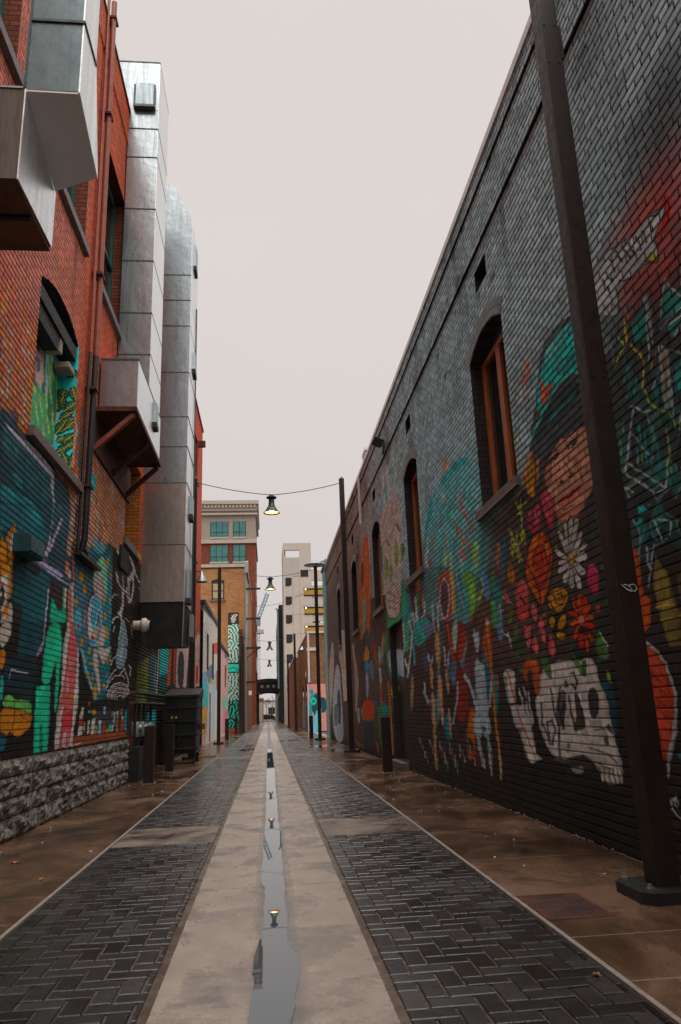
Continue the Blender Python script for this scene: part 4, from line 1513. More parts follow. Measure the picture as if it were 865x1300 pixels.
MURAL_N = '''5f9aa0|0|1008 739 1192 763 1211 681 1019 594
2a3a44|0|1036 703 1063 718 1091 710 1108 683 1104 633 1053 610
b89a90|0|1065 697 1075 710 1090 702 1091 688 1070 688
8a6070|0|1045 685 1091 688 1088 678 1048 673
b8a090|0|1055 664 1092 684 1100 651 1083 632 1057 635
2a3a48|-1|1059 667 1073 676 1077 658 1064 648
4a2a2a|0.018|1081 642 1094 652
8fb0b4|0|1100 696 1139 724 1166 712 1166 661 1119 640 1102 663
2a6040|0|1038 612 1090 646 1184 687 1210 574 1046 559
1f4a34|0|1118 667 1161 682 1176 618 1134 601
9ab4b8|0|1108 662 1123 669 1125 638 1115 631
b8a090|0|1066 642 1098 657 1088 632 1073 632
26303a|0|1091 644 1105 650 1109 635 1099 630
8a8a3a|0.021|1050 624 1057 622 1055 617
b09a3a|0.021|1081 622 1089 620 1087 615
3f7a48|0.021|1113 621 1122 618 1120 613
6f8a44|0.022|1148 619 1157 616 1154 611
2a5a38|0.021|1079 574 1086 571 1084 566
8a8a3a|0.021|1111 571 1119 568 1117 563
3f7a48|0.021|1055 617 1062 614 1061 610
6f8a44|0.021|1086 615 1094 612 1092 608
2a5a38|0.021|1119 613 1127 610 1125 605
8a8a3a|0.022|1154 611 1163 608 1160 603
b09a3a|0.021|1084 566 1092 563 1090 559
6f8a44|0.022|1128 657 1136 655 1134 649
2a5a38|0.021|1060 610 1068 607 1066 602
8a8a3a|0.021|1092 608 1100 605 1098 600
b09a3a|0.022|1125 605 1133 603 1131 598
3f7a48|0.022|1160 603 1168 600 1166 595
8a8a3a|0.022|1133 649 1142 647 1140 642
b09a3a|0.021|1065 602 1073 600 1071 595
3f7a48|0.021|1097 600 1105 597 1103 593
6f8a44|0.022|1130 598 1139 595 1137 590
2a5a38|0.022|1166 595 1174 592 1172 587
b09a3a|0.021|1105 643 1113 640 1111 635
3f7a48|0.022|1139 642 1148 639 1146 634
6f8a44|0.021|1070 595 1078 592 1076 588
2a5a38|0.021|1102 592 1110 590 1108 585
8a8a3a|0.022|1136 590 1145 587 1142 582
3f7a48|0.021|1078 637 1086 634 1084 629
6f8a44|0.021|1110 635 1119 633 1117 628
2a5a38|0.022|1145 634 1154 631 1151 626
8a8a3a|0.021|1076 588 1084 585 1082 580
b09a3a|0.022|1108 585 1116 582 1114 577
3f7a48|0.022|1142 582 1150 579 1148 574
2a5a38|0.022|1083 629 1091 627 1089 622
8a8a3a|0.022|1116 628 1124 625 1122 620
b09a3a|0.022|1151 626 1160 623 1157 618
3f7a48|0.021|1081 580 1089 578 1087 573
6f8a44|0.022|1113 577 1122 574 1120 570
2a5a38|0.022|1148 574 1156 571 1154 566
8a8a3a|0.021|1057 624 1065 621 1063 616
3a6a3a|0.054|1113 714 1122 697 1116 673
3a6a3a|0.054|1147 715 1147 692 1162 677
3a6a3a|0.054|1114 686 1138 678 1131 659
3a6a3a|0.054|1157 697 1170 668
9a9a3a|0.014|1111 709 1120 680
9a9a3a|0.014|1147 711 1148 696
9a9a3a|0.013|1131 684 1130 662
9a9a3a|0.015|1162 692 1166 672'''
MURAL_V = '''23898c|0|-354 772 -306 772 -300 661 -347 660
0f1a14|0|-336 712 -334 702 -329 692 -323 687 -317 686 -312 687 -310 692 -311 700 -315 707 -324 712 -333 716
16301f|0|-336 713 -332 704 -327 695 -321 689 -316 687 -313 689 -311 691 -313 698 -317 705 -325 711 -333 716
86803a|0.014|-334 714 -323 701 -313 688
4c5a26|0.009|-328 706 -320 706
4c5a26|0.009|-328 706 -328 698
4c5a26|0.009|-323 701 -316 701
4c5a26|0.009|-323 701 -324 693
4c5a26|0.009|-319 696 -312 696
4c5a26|0.009|-319 696 -320 688
23898c|0|-349 693 -302 693 -291 499 -345 550
8fb4bc|0|-345 631 -336 631 -341 612 -337 599 -343 592 -339 585 -344 568 -341 561 -347 561 -352 592
0f1a14|0|-310 650 -309 658 -309 668 -312 674 -318 677 -322 678 -326 674 -328 668 -326 661 -321 654 -314 648
16301f|0|-311 650 -310 658 -312 667 -315 673 -319 677 -322 676 -324 675 -325 669 -324 662 -319 655 -314 648
86803a|0.014|-312 649 -317 663 -322 677
4c5a26|0.009|-315 658 -322 660
4c5a26|0.009|-315 658 -312 664
4c5a26|0.009|-317 663 -324 665
4c5a26|0.009|-317 663 -314 669
4c5a26|0.009|-319 668 -326 671
4c5a26|0.009|-319 668 -316 674
0f1a14|0|-337 648 -331 652 -326 658 -325 664 -329 670 -333 674 -338 674 -344 672 -346 666 -345 658 -342 650
16301f|0|-338 648 -333 653 -329 659 -328 666 -330 671 -333 672 -336 674 -341 671 -343 665 -343 657 -342 650
86803a|0.014|-340 649 -336 661 -333 673
4c5a26|0.009|-338 656 -343 662
4c5a26|0.009|-338 656 -331 658
4c5a26|0.009|-336 661 -341 667
4c5a26|0.009|-336 661 -330 662
4c5a26|0.009|-335 666 -340 672
4c5a26|0.009|-335 666 -328 667
0f1a14|0|-341 631 -334 636 -328 643 -327 650 -330 657 -333 662 -339 662 -345 659 -348 653 -348 643 -346 634
16301f|0|-342 632 -336 638 -332 645 -330 652 -331 658 -334 660 -337 661 -342 658 -345 651 -346 642 -346 633
86803a|0.014|-344 633 -339 647 -334 660
4c5a26|0.009|-341 641 -345 648
4c5a26|0.009|-341 641 -334 642
4c5a26|0.009|-339 647 -343 654
4c5a26|0.009|-339 647 -332 648
4c5a26|0.009|-337 652 -341 659
4c5a26|0.009|-337 652 -330 653
0f1a14|0|-317 636 -325 635 -333 632 -338 627 -339 621 -339 616 -335 614 -329 613 -323 617 -318 624 -315 632
16301f|0|-317 635 -324 633 -332 630 -337 625 -339 620 -337 617 -336 615 -330 616 -325 619 -319 625 -315 632
86803a|0.014|-316 633 -327 625 -338 617
4c5a26|0.009|-323 628 -323 622
4c5a26|0.009|-323 628 -329 630
4c5a26|0.009|-327 625 -327 618
4c5a26|0.009|-327 625 -333 627
4c5a26|0.009|-331 622 -332 615
4c5a26|0.009|-331 622 -338 624
0f1a14|0|-332 631 -324 631 -317 633 -313 638 -312 644 -313 648 -317 651 -322 652 -327 649 -331 642 -334 635
16301f|0|-332 632 -325 633 -319 636 -314 640 -313 645 -314 647 -316 650 -321 650 -326 646 -330 640 -334 634
86803a|0.014|-332 633 -323 640 -314 648
4c5a26|0.009|-327 638 -327 644
4c5a26|0.009|-327 638 -321 635
4c5a26|0.009|-323 640 -323 647
4c5a26|0.009|-323 640 -317 638
4c5a26|0.009|-319 643 -320 650
4c5a26|0.009|-319 643 -314 641
0f1a14|0|-347 664 -351 656 -353 647 -352 640 -349 634 -345 631 -342 634 -338 639 -338 646 -340 656 -344 664
16301f|0|-347 664 -349 656 -351 647 -350 640 -348 634 -345 634 -343 634 -341 639 -340 646 -342 656 -344 664
86803a|0.014|-346 664 -345 648 -345 633
4c5a26|0.009|-345 654 -341 650
4c5a26|0.009|-345 654 -350 650
4c5a26|0.009|-345 648 -341 644
4c5a26|0.009|-345 648 -350 644
4c5a26|0.009|-345 642 -341 637
4c5a26|0.009|-345 642 -350 638
0f1a14|0|-312 623 -320 624 -328 623 -334 620 -336 615 -337 611 -334 609 -329 607 -323 608 -316 613 -311 619
16301f|0|-312 622 -320 622 -327 621 -333 618 -336 614 -335 612 -334 610 -330 609 -323 611 -317 615 -311 620
86803a|0.014|-312 621 -324 616 -336 612
4c5a26|0.009|-319 618 -321 612
4c5a26|0.009|-319 618 -324 621
4c5a26|0.009|-324 616 -326 611
4c5a26|0.009|-324 616 -329 619
4c5a26|0.009|-329 614 -331 609
4c5a26|0.009|-329 614 -334 617
0f1a14|0|-341 590 -334 592 -327 596 -325 602 -326 608 -329 613 -334 614 -340 614 -344 610 -345 602 -345 594
16301f|0|-342 591 -335 594 -330 598 -327 604 -327 609 -330 611 -332 613 -337 612 -341 608 -343 601 -344 593
86803a|0.014|-343 592 -336 602 -330 612
4c5a26|0.009|-339 598 -342 605
4c5a26|0.009|-339 598 -332 597
4c5a26|0.009|-336 602 -339 609
4c5a26|0.009|-336 602 -329 601
4c5a26|0.009|-334 606 -336 613
4c5a26|0.009|-334 606 -327 605
0f1a14|0|-313 595 -321 594 -329 591 -334 587 -335 580 -335 576 -331 574 -325 573 -319 576 -314 583 -311 591
16301f|0|-313 594 -320 592 -328 589 -333 584 -335 579 -333 577 -332 575 -326 575 -321 578 -315 585 -311 591
86803a|0.014|-312 592 -323 584 -334 577
4c5a26|0.009|-319 588 -319 581
4c5a26|0.009|-319 588 -325 590
4c5a26|0.009|-323 584 -323 578
4c5a26|0.009|-323 584 -329 586
4c5a26|0.009|-327 581 -328 574
4c5a26|0.009|-327 581 -333 583
0f1a14|0|-329 597 -323 598 -316 600 -313 604 -313 610 -314 614 -318 616 -323 617 -328 614 -330 608 -332 601
16301f|0|-330 598 -324 600 -318 602 -315 606 -314 611 -315 613 -317 615 -322 615 -326 612 -329 606 -332 600
86803a|0.014|-330 599 -323 606 -315 614
4c5a26|0.009|-326 604 -327 610
4c5a26|0.009|-326 604 -320 602
4c5a26|0.009|-323 606 -324 613
4c5a26|0.009|-323 606 -317 604
4c5a26|0.009|-320 609 -321 616
4c5a26|0.009|-320 609 -314 607
0f1a14|0|-341 577 -336 576 -332 577 -329 580 -328 584 -329 588 -332 589 -335 590 -339 589 -341 585 -343 580
16301f|0|-341 577 -337 578 -333 579 -330 582 -329 585 -330 587 -331 589 -334 589 -338 587 -340 583 -343 579
86803a|0.014|-342 578 -336 583 -330 587
4c5a26|0.009|-338 581 -338 586
4c5a26|0.009|-338 581 -334 579
4c5a26|0.009|-336 583 -336 587
4c5a26|0.009|-336 583 -332 581
4c5a26|0.009|-333 584 -334 589
4c5a26|0.009|-333 584 -329 582
0f1a14|0|-313 577 -322 577 -331 575 -338 571 -340 565 -341 560 -336 558 -330 556 -323 559 -317 566 -311 573
16301f|0|-313 576 -321 575 -330 573 -336 569 -340 564 -339 561 -337 559 -331 559 -325 562 -318 567 -312 574
86803a|0.014|-313 575 -326 568 -339 561
4c5a26|0.009|-321 571 -322 564
4c5a26|0.009|-321 571 -327 573
4c5a26|0.009|-326 568 -328 561
4c5a26|0.009|-326 568 -332 570
4c5a26|0.009|-331 565 -333 558
4c5a26|0.009|-331 565 -338 568
0f1a14|0|-333 560 -333 551 -330 542 -326 535 -320 532 -316 532 -314 536 -313 542 -316 550 -323 557 -330 562
16301f|0|-333 561 -331 552 -328 543 -324 536 -320 533 -317 534 -315 535 -315 541 -318 548 -324 556 -330 562
86803a|0.014|-331 561 -324 547 -317 533
4c5a26|0.009|-327 552 -321 551
4c5a26|0.009|-327 552 -329 546
4c5a26|0.009|-324 547 -318 545
4c5a26|0.009|-324 547 -326 541
4c5a26|0.009|-321 542 -315 540
4c5a26|0.009|-321 542 -323 535
0f1a14|0|-314 562 -318 554 -322 546 -322 538 -320 532 -317 528 -313 530 -309 534 -307 542 -308 552 -310 561
16301f|0|-313 562 -317 554 -320 545 -320 537 -319 531 -317 530 -314 530 -311 535 -310 542 -310 552 -311 561
86803a|0.014|-312 561 -314 545 -317 530
4c5a26|0.009|-314 552 -310 546
4c5a26|0.009|-314 552 -318 548
4c5a26|0.009|-314 545 -311 540
4c5a26|0.009|-314 545 -319 542
4c5a26|0.009|-315 539 -312 533
4c5a26|0.009|-315 539 -320 535
0f1a14|0|-326 566 -320 566 -315 567 -312 570 -312 575 -312 579 -316 581 -320 582 -324 580 -326 575 -328 569
16301f|0|-326 566 -321 567 -316 569 -313 572 -312 576 -313 578 -315 580 -319 580 -322 578 -326 574 -328 569
86803a|0.014|-327 568 -320 573 -313 578
4c5a26|0.009|-323 571 -323 576
4c5a26|0.009|-323 571 -318 569
4c5a26|0.009|-320 573 -320 578
4c5a26|0.009|-320 573 -316 571
4c5a26|0.009|-317 575 -318 580
4c5a26|0.009|-317 575 -313 573'''
MURAL_B = '''16140f|0|1690 304 3797 502 3853 130 2127 65 1758 -8
4f5a26|0|1848 292 2137 315 2136 197 1860 190
20261a|0|1842 318 2137 315 2139 305 1992 278 1858 243
3a421c|0.03|1994 271 2119 283
3a421c|0.03|1978 242 2125 253
3a421c|0.03|1984 218 2118 224
2a3a40|0|2145 312 2298 323 2302 201 2136 197
4a5a60|0.031|2259 304 2254 216
8a7a6a|0|2310 341 2339 344 2312 209 2280 200
12706c|0|2342 356 2559 376 2542 278 2340 260
0f3a3c|0|2340 260 2542 278 2507 223 2322 201
7a3a1c|0|2573 377 2679 387 2648 242 2521 237
1a1412|0|2633 383 2687 388 2686 243 2599 240
7a2f1c|0|2688 383 2761 389 2737 250 2685 248
94827a|0|2771 383 3199 422 3158 333 3117 253 2755 241
11181c|-1|2822 243 2806 332 2852 372 2919 385 2993 380 3029 347 3016 250
5f8a9a|0.029|2797 312 2800 272
9a8478|0|3227 425 3836 576 3831 278 3404 269
8a2416|-1|3507 279 3496 347 3561 376 3642 362 3639 284
8f4632|0|3583 648 3853 686 3826 533 3601 530
5f3a2c|0|3494 538 3833 541 3794 526 3497 519
2f3a1c|0|1851 190 2113 193 2103 123 2004 121 1857 164
4a6230|0|1852 185 2114 189 2104 180 1851 174
4a3a24|0|1878 148 2087 145 2070 120 1902 129
1a6a70|0|2121 152 2302 159 2297 113 2117 112
8a2f2a|0|2294 127 2397 126 2398 120 2296 121'''
MURAL_C = '''aaa39c|0|3700 672 4802 686 4804 667 3718 549
2f3438|0|3699 676 4143 692 4294 667 3703 648
a39c95|0|3358 545 4798 718 4939 298 3353 10 3302 329
9a9088|0|3283 452 3667 511 3647 285 3311 272
8a2a18|-1|3333 273 3337 331 3396 364 3470 347 3456 278
4f6a80|0|3639 334 3984 367 3994 298 3620 284
8fa4b4|0|3694 332 3834 344 3838 316 3698 305
2a7a7c|0|3620 284 4026 299 4041 186 3636 182
b08a1c|0|3585 177 4041 186 3966 47 3589 52
94707a|0|3530 49 3935 47 3885 -16 3490 1
8fa0ac|0|4057 311 4157 315 4098 4 4002 8
3a4a58|0|3952 375 4324 424 4333 354 4125 303 4023 319
6a7a84|0|4333 354 4652 393 4566 48 4334 53
8a4a2c|0|4651 404 4831 414 4844 295 4664 289
b8a03a|0|4224 344 4409 358 4376 313 4208 306
7a2f1c|0|4310 537 5006 614 5118 546 4355 481
5a5e62|0.041|3776 546 3990 559
5a5e62|0.04|3778 527 4026 542
5a5e62|0.04|3839 519 3996 519
c0a0a0|0|5280 566 6209 600 6005 286 5308 270
b08a96|0|5281 559 5708 574 5674 181 5261 179
c884a8|0|5316 179 6012 183 5953 18 5331 18
3f7a6c|0|5365 258 5865 276 5804 189 5372 186
3a2a2a|0.07|5656 574 5657 553
8a3030|0.071|5781 489 5722 400
7a4a70|0.082|5676 161 5590 140'''
# ------------------------------------------------------------------ materials
def lin(h):
    if not isinstance(h, str): return list(h[:3])
    v = [int(h[i:i+2], 16)/255 for i in (0, 2, 4)]
    return [c/12.92 if c <= .04045 else ((c+.055)/1.055)**2.4 for c in v]
class NT:
    def __init__(s, m):
        s.t = m.node_tree; s.n = s.t.nodes; s.b = s.n['Principled BSDF']
    def new(s, typ, **kw):
        o = s.n.new(typ)
        for k, v in kw.items():
            if k.startswith('i_'):
                o.inputs[int(k[2:])].default_value = v
            else: setattr(o, k, v)
        return o
    def ln(s, a, b): s.t.links.new(a, b)
    def noise(s, vec, scale, detail=4, rough=.6, dist=0):
        o = s.new('ShaderNodeTexNoise'); o.inputs['Scale'].default_value = scale
        o.inputs['Detail'].default_value = detail; o.inputs['Roughness'].default_value = rough
        o.inputs['Distortion'].default_value = dist
        if vec is not None: s.ln(vec, o.inputs['Vector'])
        return o.outputs['Fac']
    def ramp(s, fac, stops):
        o = s.new('ShaderNodeValToRGB'); e = o.color_ramp.elements
        while len(e) < len(stops): e.new(.5)
        for el, (p, c) in zip(e, stops):
            el.position = p; el.color = (c, c, c, 1) if not isinstance(c, (tuple, list)) else (*c[:3], 1)
        s.ln(fac, o.inputs[0]); return o.outputs[0]
    def mix(s, a, b, fac, mode='MIX'):
        o = s.new('ShaderNodeMix', data_type='RGBA', blend_type=mode, clamp_factor=True)
        for sock, v in ((o.inputs[0], fac), (o.inputs[6], a), (o.inputs[7], b)):
            if hasattr(v, 'links'): s.ln(v, sock)
            elif isinstance(v, (int, float)): sock.default_value = v
            else: sock.default_value = (*v[:3], 1)
        return o.outputs[2]
    def maprange(s, v, a, b, c, d):
        o = s.new('ShaderNodeMapRange'); s.ln(v, o.inputs[0])
        for i, x in enumerate((a, b, c, d)): o.inputs[i+1].default_value = x
        return o.outputs[0]
    def bump(s, h, strength, dist, prev=None):
        o = s.new('ShaderNodeBump'); o.inputs['Strength'].default_value = strength; o.inputs['Distance'].default_value = dist
        s.ln(h, o.inputs['Height'])
        if prev is not None: s.ln(prev, o.inputs['Normal'])
        return o.outputs[0]
    def obj(s, scale=None):
        tc = s.new('ShaderNodeTexCoord').outputs['Object']
        if scale:
            mp = s.new('ShaderNodeMapping'); mp.inputs['Scale'].default_value = scale; s.ln(tc, mp.inputs[0]); return mp.outputs[0]
        return tc
def newmat(name):
    m = bpy.data.materials.new(name); m.use_nodes = True; return m, NT(m)
def mat(name, col, rough=.6, metal=0, var=.25, scale=6, bump=.15, rvar=.15, streak=None, spec=.5, bscale=60):
    m, t = newmat(name); c = lin(col) if isinstance(col, str) else col
    v = t.obj(streak)
    f = t.noise(v, scale, 5, .65)
    a = [min(1, x*(1-var)) for x in c]; b = [min(1, x*(1+var)) for x in c]
    t.ln(t.ramp(f, [(.3, tuple(a)), (.7, tuple(b))]), t.b.inputs['Base Color'])
    g = t.noise(v, scale*2.3, 3)
    t.ln(t.maprange(g, .3, .7, max(.02, rough-rvar), min(1, rough+rvar)), t.b.inputs['Roughness'])
    t.b.inputs['Metallic'].default_value = metal
    t.b.inputs['Specular IOR Level'].default_value = spec
    if bump: t.ln(t.bump(t.noise(t.obj(), bscale, 4), bump, .01), t.b.inputs['Normal'])
    return m
def brick_mat(name, col=None, axis='y', w=.265, h=.085, mort=.012, mortcol=.28, var=.22, bump=.7, dirt=.35, rough=.72, mortar=None, peel=0, bd=.006):
    m, t = newmat(name)
    tc = t.new('ShaderNodeTexCoord').outputs['Object']
    sp = t.new('ShaderNodeSeparateXYZ'); t.ln(tc, sp.inputs[0])
    cb = t.new('ShaderNodeCombineXYZ'); t.ln(sp.outputs[1 if axis == 'y' else 0], cb.inputs[0]); t.ln(sp.outputs[2], cb.inputs[1])
    nz = t.new('ShaderNodeTexNoise'); nz.inputs['Scale'].default_value = 9; t.ln(cb.outputs[0], nz.inputs['Vector'])
    # slight waviness of the hand laid bond
    va = t.new('ShaderNodeVectorMath', operation='SCALE'); va.inputs[3].default_value = .012; t.ln(nz.outputs['Color'], va.inputs[0])
    vb = t.new('ShaderNodeVectorMath', operation='ADD'); t.ln(cb.outputs[0], vb.inputs[0]); t.ln(va.outputs[0], vb.inputs[1])
    br = t.new('ShaderNodeTexBrick', offset=.5, squash=.55, squash_frequency=6)
    t.ln(vb.outputs[0], br.inputs['Vector'])
    br.inputs['Scale'].default_value = 1; br.inputs['Mortar Size'].default_value = mort*.75; br.inputs['Mortar Smooth'].default_value = .1
    br.inputs['Brick Width'].default_value = w; br.inputs['Row Height'].default_value = h
    br.inputs['Color1'].default_value = (1-var, 1-var, 1-var, 1); br.inputs['Color2'].default_value = (1+var*.5,)*3+(1,); br.inputs['Mortar'].default_value = (.9, .9, .9, 1)
    if col is None:
        at = t.new('ShaderNodeAttribute', attribute_name='paint'); base = at.outputs['Color']; alpha = at.outputs['Alpha']
    else:
        c = lin(col) if isinstance(col, str) else col
        f = t.noise(tc, 1.2, 4)
        base = t.ramp(f, [(.3, tuple(x*.85 for x in c)), (.7, tuple(min(1, x*1.15) for x in c))])
    base = t.mix(base, br.outputs['Color'], 1.0, 'MULTIPLY')
    f = t.noise(tc, 2.2, 6, .7); d = t.ramp(f, [(.25, 1-dirt), (.65, 1.06)])
    base = t.mix(base, d, 1.0, 'MULTIPLY')
    g = t.noise(tc, 38, 3, .7); base = t.mix(base, t.ramp(g, [(.25, .78), (.7, 1.1)]), 1.0, 'MULTIPLY')
    if peel:
        pn = t.noise(tc, 14, 6, .75); base = t.mix(base, (.05, .035, .03), t.maprange(pn, .66, .72, 0, peel))
    dark = t.mix(base, (mortcol,)*3, 1.0, 'MULTIPLY') if mortar is None else t.mix(base, lin(mortar), .85)
    fac = br.outputs['Fac']
    if col is None:
        mu = t.new('ShaderNodeMath', operation='MULTIPLY'); t.ln(fac, mu.inputs[0]); t.ln(alpha, mu.inputs[1]); fac = mu.outputs[0]
    t.ln(t.mix(base, dark, fac), t.b.inputs['Base Color'])
    inv = t.maprange(br.outputs['Fac'], 0, 1, 1, 0)
    n1 = t.bump(inv, bump, bd)
    t.ln(t.bump(g, .35, .006, n1), t.b.inputs['Normal'])
    t.ln(t.maprange(f, .3, .7, rough-.14, rough+.12), t.b.inputs['Roughness']); t.b.inputs['Specular IOR Level'].default_value = .22
    return m
def metal_mat(name, col, rough=.3, seams=0, dark=.55):
    """galvanised sheet: spangle, vertical run marks, faint cross breaks"""
    m, t = newmat(name); c = lin(col)
    o = t.obj(); st = t.obj((7, 7, .5))
    f = t.noise(st, 1.6, 6, .7); s2 = t.noise(o, .9, 3)
    vo = t.new('ShaderNodeTexVoronoi'); vo.inputs['Scale'].default_value = 28; t.ln(o, vo.inputs['Vector'])
    base = t.ramp(f, [(.25, tuple(x*dark for x in c)), (.55, tuple(c)), (.8, tuple(min(1, x*1.2) for x in c))])
    base = t.mix(base, t.ramp(vo.outputs['Distance'], [(0, .9), (.8, 1.05)]), 1., 'MULTIPLY')
    t.ln(base, t.b.inputs['Base Color']); t.b.inputs['Metallic'].default_value = .92
    t.ln(t.maprange(f, .25, .75, rough+.16, rough-.04), t.b.inputs['Roughness'])
    t.ln(t.bump(s2, .25, .06, t.bump(t.noise(o, 5, 2), .12, .02)), t.b.inputs['Normal'])
    return m
def emit_mat(name, col, s):
    m, t = newmat(name); t.b.inputs['Base Color'].default_value = (*col, 1)
    t.b.inputs['Emission Color'].default_value = (*col, 1); t.b.inputs['Emission Strength'].default_value = s; return m
def glass_mat(name, col, rough=.08):
    m, t = newmat(name); c = lin(col)
    f = t.noise(t.obj(), .8, 2)
    t.ln(t.ramp(f, [(.3, tuple(x*.7 for x in c)), (.7, tuple(x*1.2 for x in c))]), t.b.inputs['Base Color'])
    t.b.inputs['Roughness'].default_value = rough; t.b.inputs['Specular IOR Level'].default_value = .8; return m

# ------------------------------------------------------------------ mesh helpers
def box(bm, x0, x1, y0, y1, z0, z1, bev=0):
    vs = [bm.verts.new((x, y, z)) for x in (x0, x1) for y in (y0, y1) for z in (z0, z1)]
    fs = [(0, 1, 3, 2), (4, 6, 7, 5), (0, 4, 5, 1), (2, 3, 7, 6), (0, 2, 6, 4), (1, 5, 7, 3)]
    F = [bm.faces.new([vs[i] for i in f]) for f in fs]
    if bev:
        es = {e for f in F for e in f.edges}
        bmesh.ops.bevel(bm, geom=list(es), offset=bev, segments=2, affect='EDGES', profile=.6)
def hexa(bm, P):
    """8 points: bottom ring 0-3 then top ring 4-7"""
    v = [bm.verts.new(p) for p in P]
    for f in ((3, 2, 1, 0), (4, 5, 6, 7), (0, 1, 5, 4), (1, 2, 6, 5), (2, 3, 7, 6), (3, 0, 4, 7)):
        bm.faces.new([v[i] for i in f])
def prism(bm, pts, d):
    """closed polygon pts (3d) extruded by vector d"""
    a = [bm.verts.new(p) for p in pts]; b = [bm.verts.new(Vector(p)+Vector(d)) for p in pts]
    n = len(pts)
    bm.faces.new(a[::-1]); bm.faces.new(b)
    for i in range(n): bm.faces.new((a[i], a[(i+1) % n], b[(i+1) % n], b[i]))
def tube(bm, pts, r, n=8, cap=True):
    pts = [Vector(p) for p in pts]; rr = r if isinstance(r, (list, tuple)) else [r]*len(pts)
    rings = []; prev = None
    for i, p in enumerate(pts):
        a = pts[max(0, i-1)]; b = pts[min(len(pts)-1, i+1)]
        d = (b-a).normalized()
        if prev is None:
            u = d.orthogonal().normalized()
        else:
            u = (prev - d*prev.dot(d)); u = u.normalized() if u.length > 1e-5 else d.orthogonal().normalized()
        prev = u; w = d.cross(u)
        rings.append([bm.verts.new(p+(u*math.cos(2*math.pi*k/n)+w*math.sin(2*math.pi*k/n))*rr[i]) for k in range(n)])
    for A, B in zip(rings, rings[1:]):
        for k in range(n): bm.faces.new((A[k], A[(k+1) % n], B[(k+1) % n], B[k]))
    if cap:
        bm.faces.new(rings[0][::-1]); bm.faces.new(rings[-1])
def lathe(bm, prof, c=(0, 0, 0), n=24, axis='z', cap=False):
    rings = []
    for r, h in prof:
        ring = []
        for k in range(n):
            a = 2*math.pi*k/n; x, y = r*math.cos(a), r*math.sin(a)
            p = (x, y, h) if axis == 'z' else (h, x, y) if axis == 'x' else (x, h, y)
            ring.append(bm.verts.new((c[0]+p[0], c[1]+p[1], c[2]+p[2])))
        rings.append(ring)
    for A, B in zip(rings, rings[1:]):
        for k in range(n): bm.faces.new((A[k], A[(k+1) % n], B[(k+1) % n], B[k]))
    if cap: bm.faces.new(rings[0][::-1]); bm.faces.new(rings[-1])
def root_loc(o):
    while o.parent: o = o.parent
    return o.location.copy()
def link(name, me, m, parent=None):
    o = bpy.data.objects.new(name, me); COL.objects.link(o)
    if m is not None:
        for q in (m if isinstance(m, list) else [m]): me.materials.append(q)
    if parent:
        o.parent = parent
        if parent.parent is None and parent.type == 'EMPTY': o.matrix_parent_inverse = Matrix.Translation(-parent.location)
    return o
def obj(name, bm, m, parent=None, smooth=False):
    bmesh.ops.recalc_face_normals(bm, faces=bm.faces)
    me = bpy.data.meshes.new(name); bm.to_mesh(me); bm.free()
    if smooth:
        me.polygons.foreach_set('use_smooth', [True]*len(me.polygons))
        try: me.set_sharp_from_angle(angle=R(38))
        except Exception: pass
    return link(name, me, m, parent)
def tag(o, label=None, cat=None, group=None, kind=None):
    for k, v in (('label', label), ('category', cat), ('group', group), ('kind', kind)):
        if v: o[k] = v
    return o
def thing(name, label, cat, loc=(0, 0, 0), group=None):
    o = bpy.data.objects.new(name, None); COL.objects.link(o); o.location = loc; o.empty_display_size = .2
    return tag(o, label, cat, group)
def part(name, m, parent, fn, smooth=False):
    bm = bmesh.new(); fn(bm); return obj(name, bm, m, parent, smooth)
def boxes(name, m, parent, *bs, bev=0):
    bm = bmesh.new()
    for b in bs: box(bm, *b, bev=bev)
    return obj(name, bm, m, parent)
def dup(root, loc, label=None, group=None):
    c = root.copy(); COL.objects.link(c); c.location = loc
    if label: c['label'] = label
    if group: c['group'] = group
    def rec(o, p):
        for ch in [q for q in bpy.data.objects if q.parent == o]:
            k = ch.copy(); COL.objects.link(k); k.parent = p; k.matrix_parent_inverse = ch.matrix_parent_inverse; rec(ch, k)
    rec(root, c); return c
def struct(o): o['kind'] = 'structure'; return o

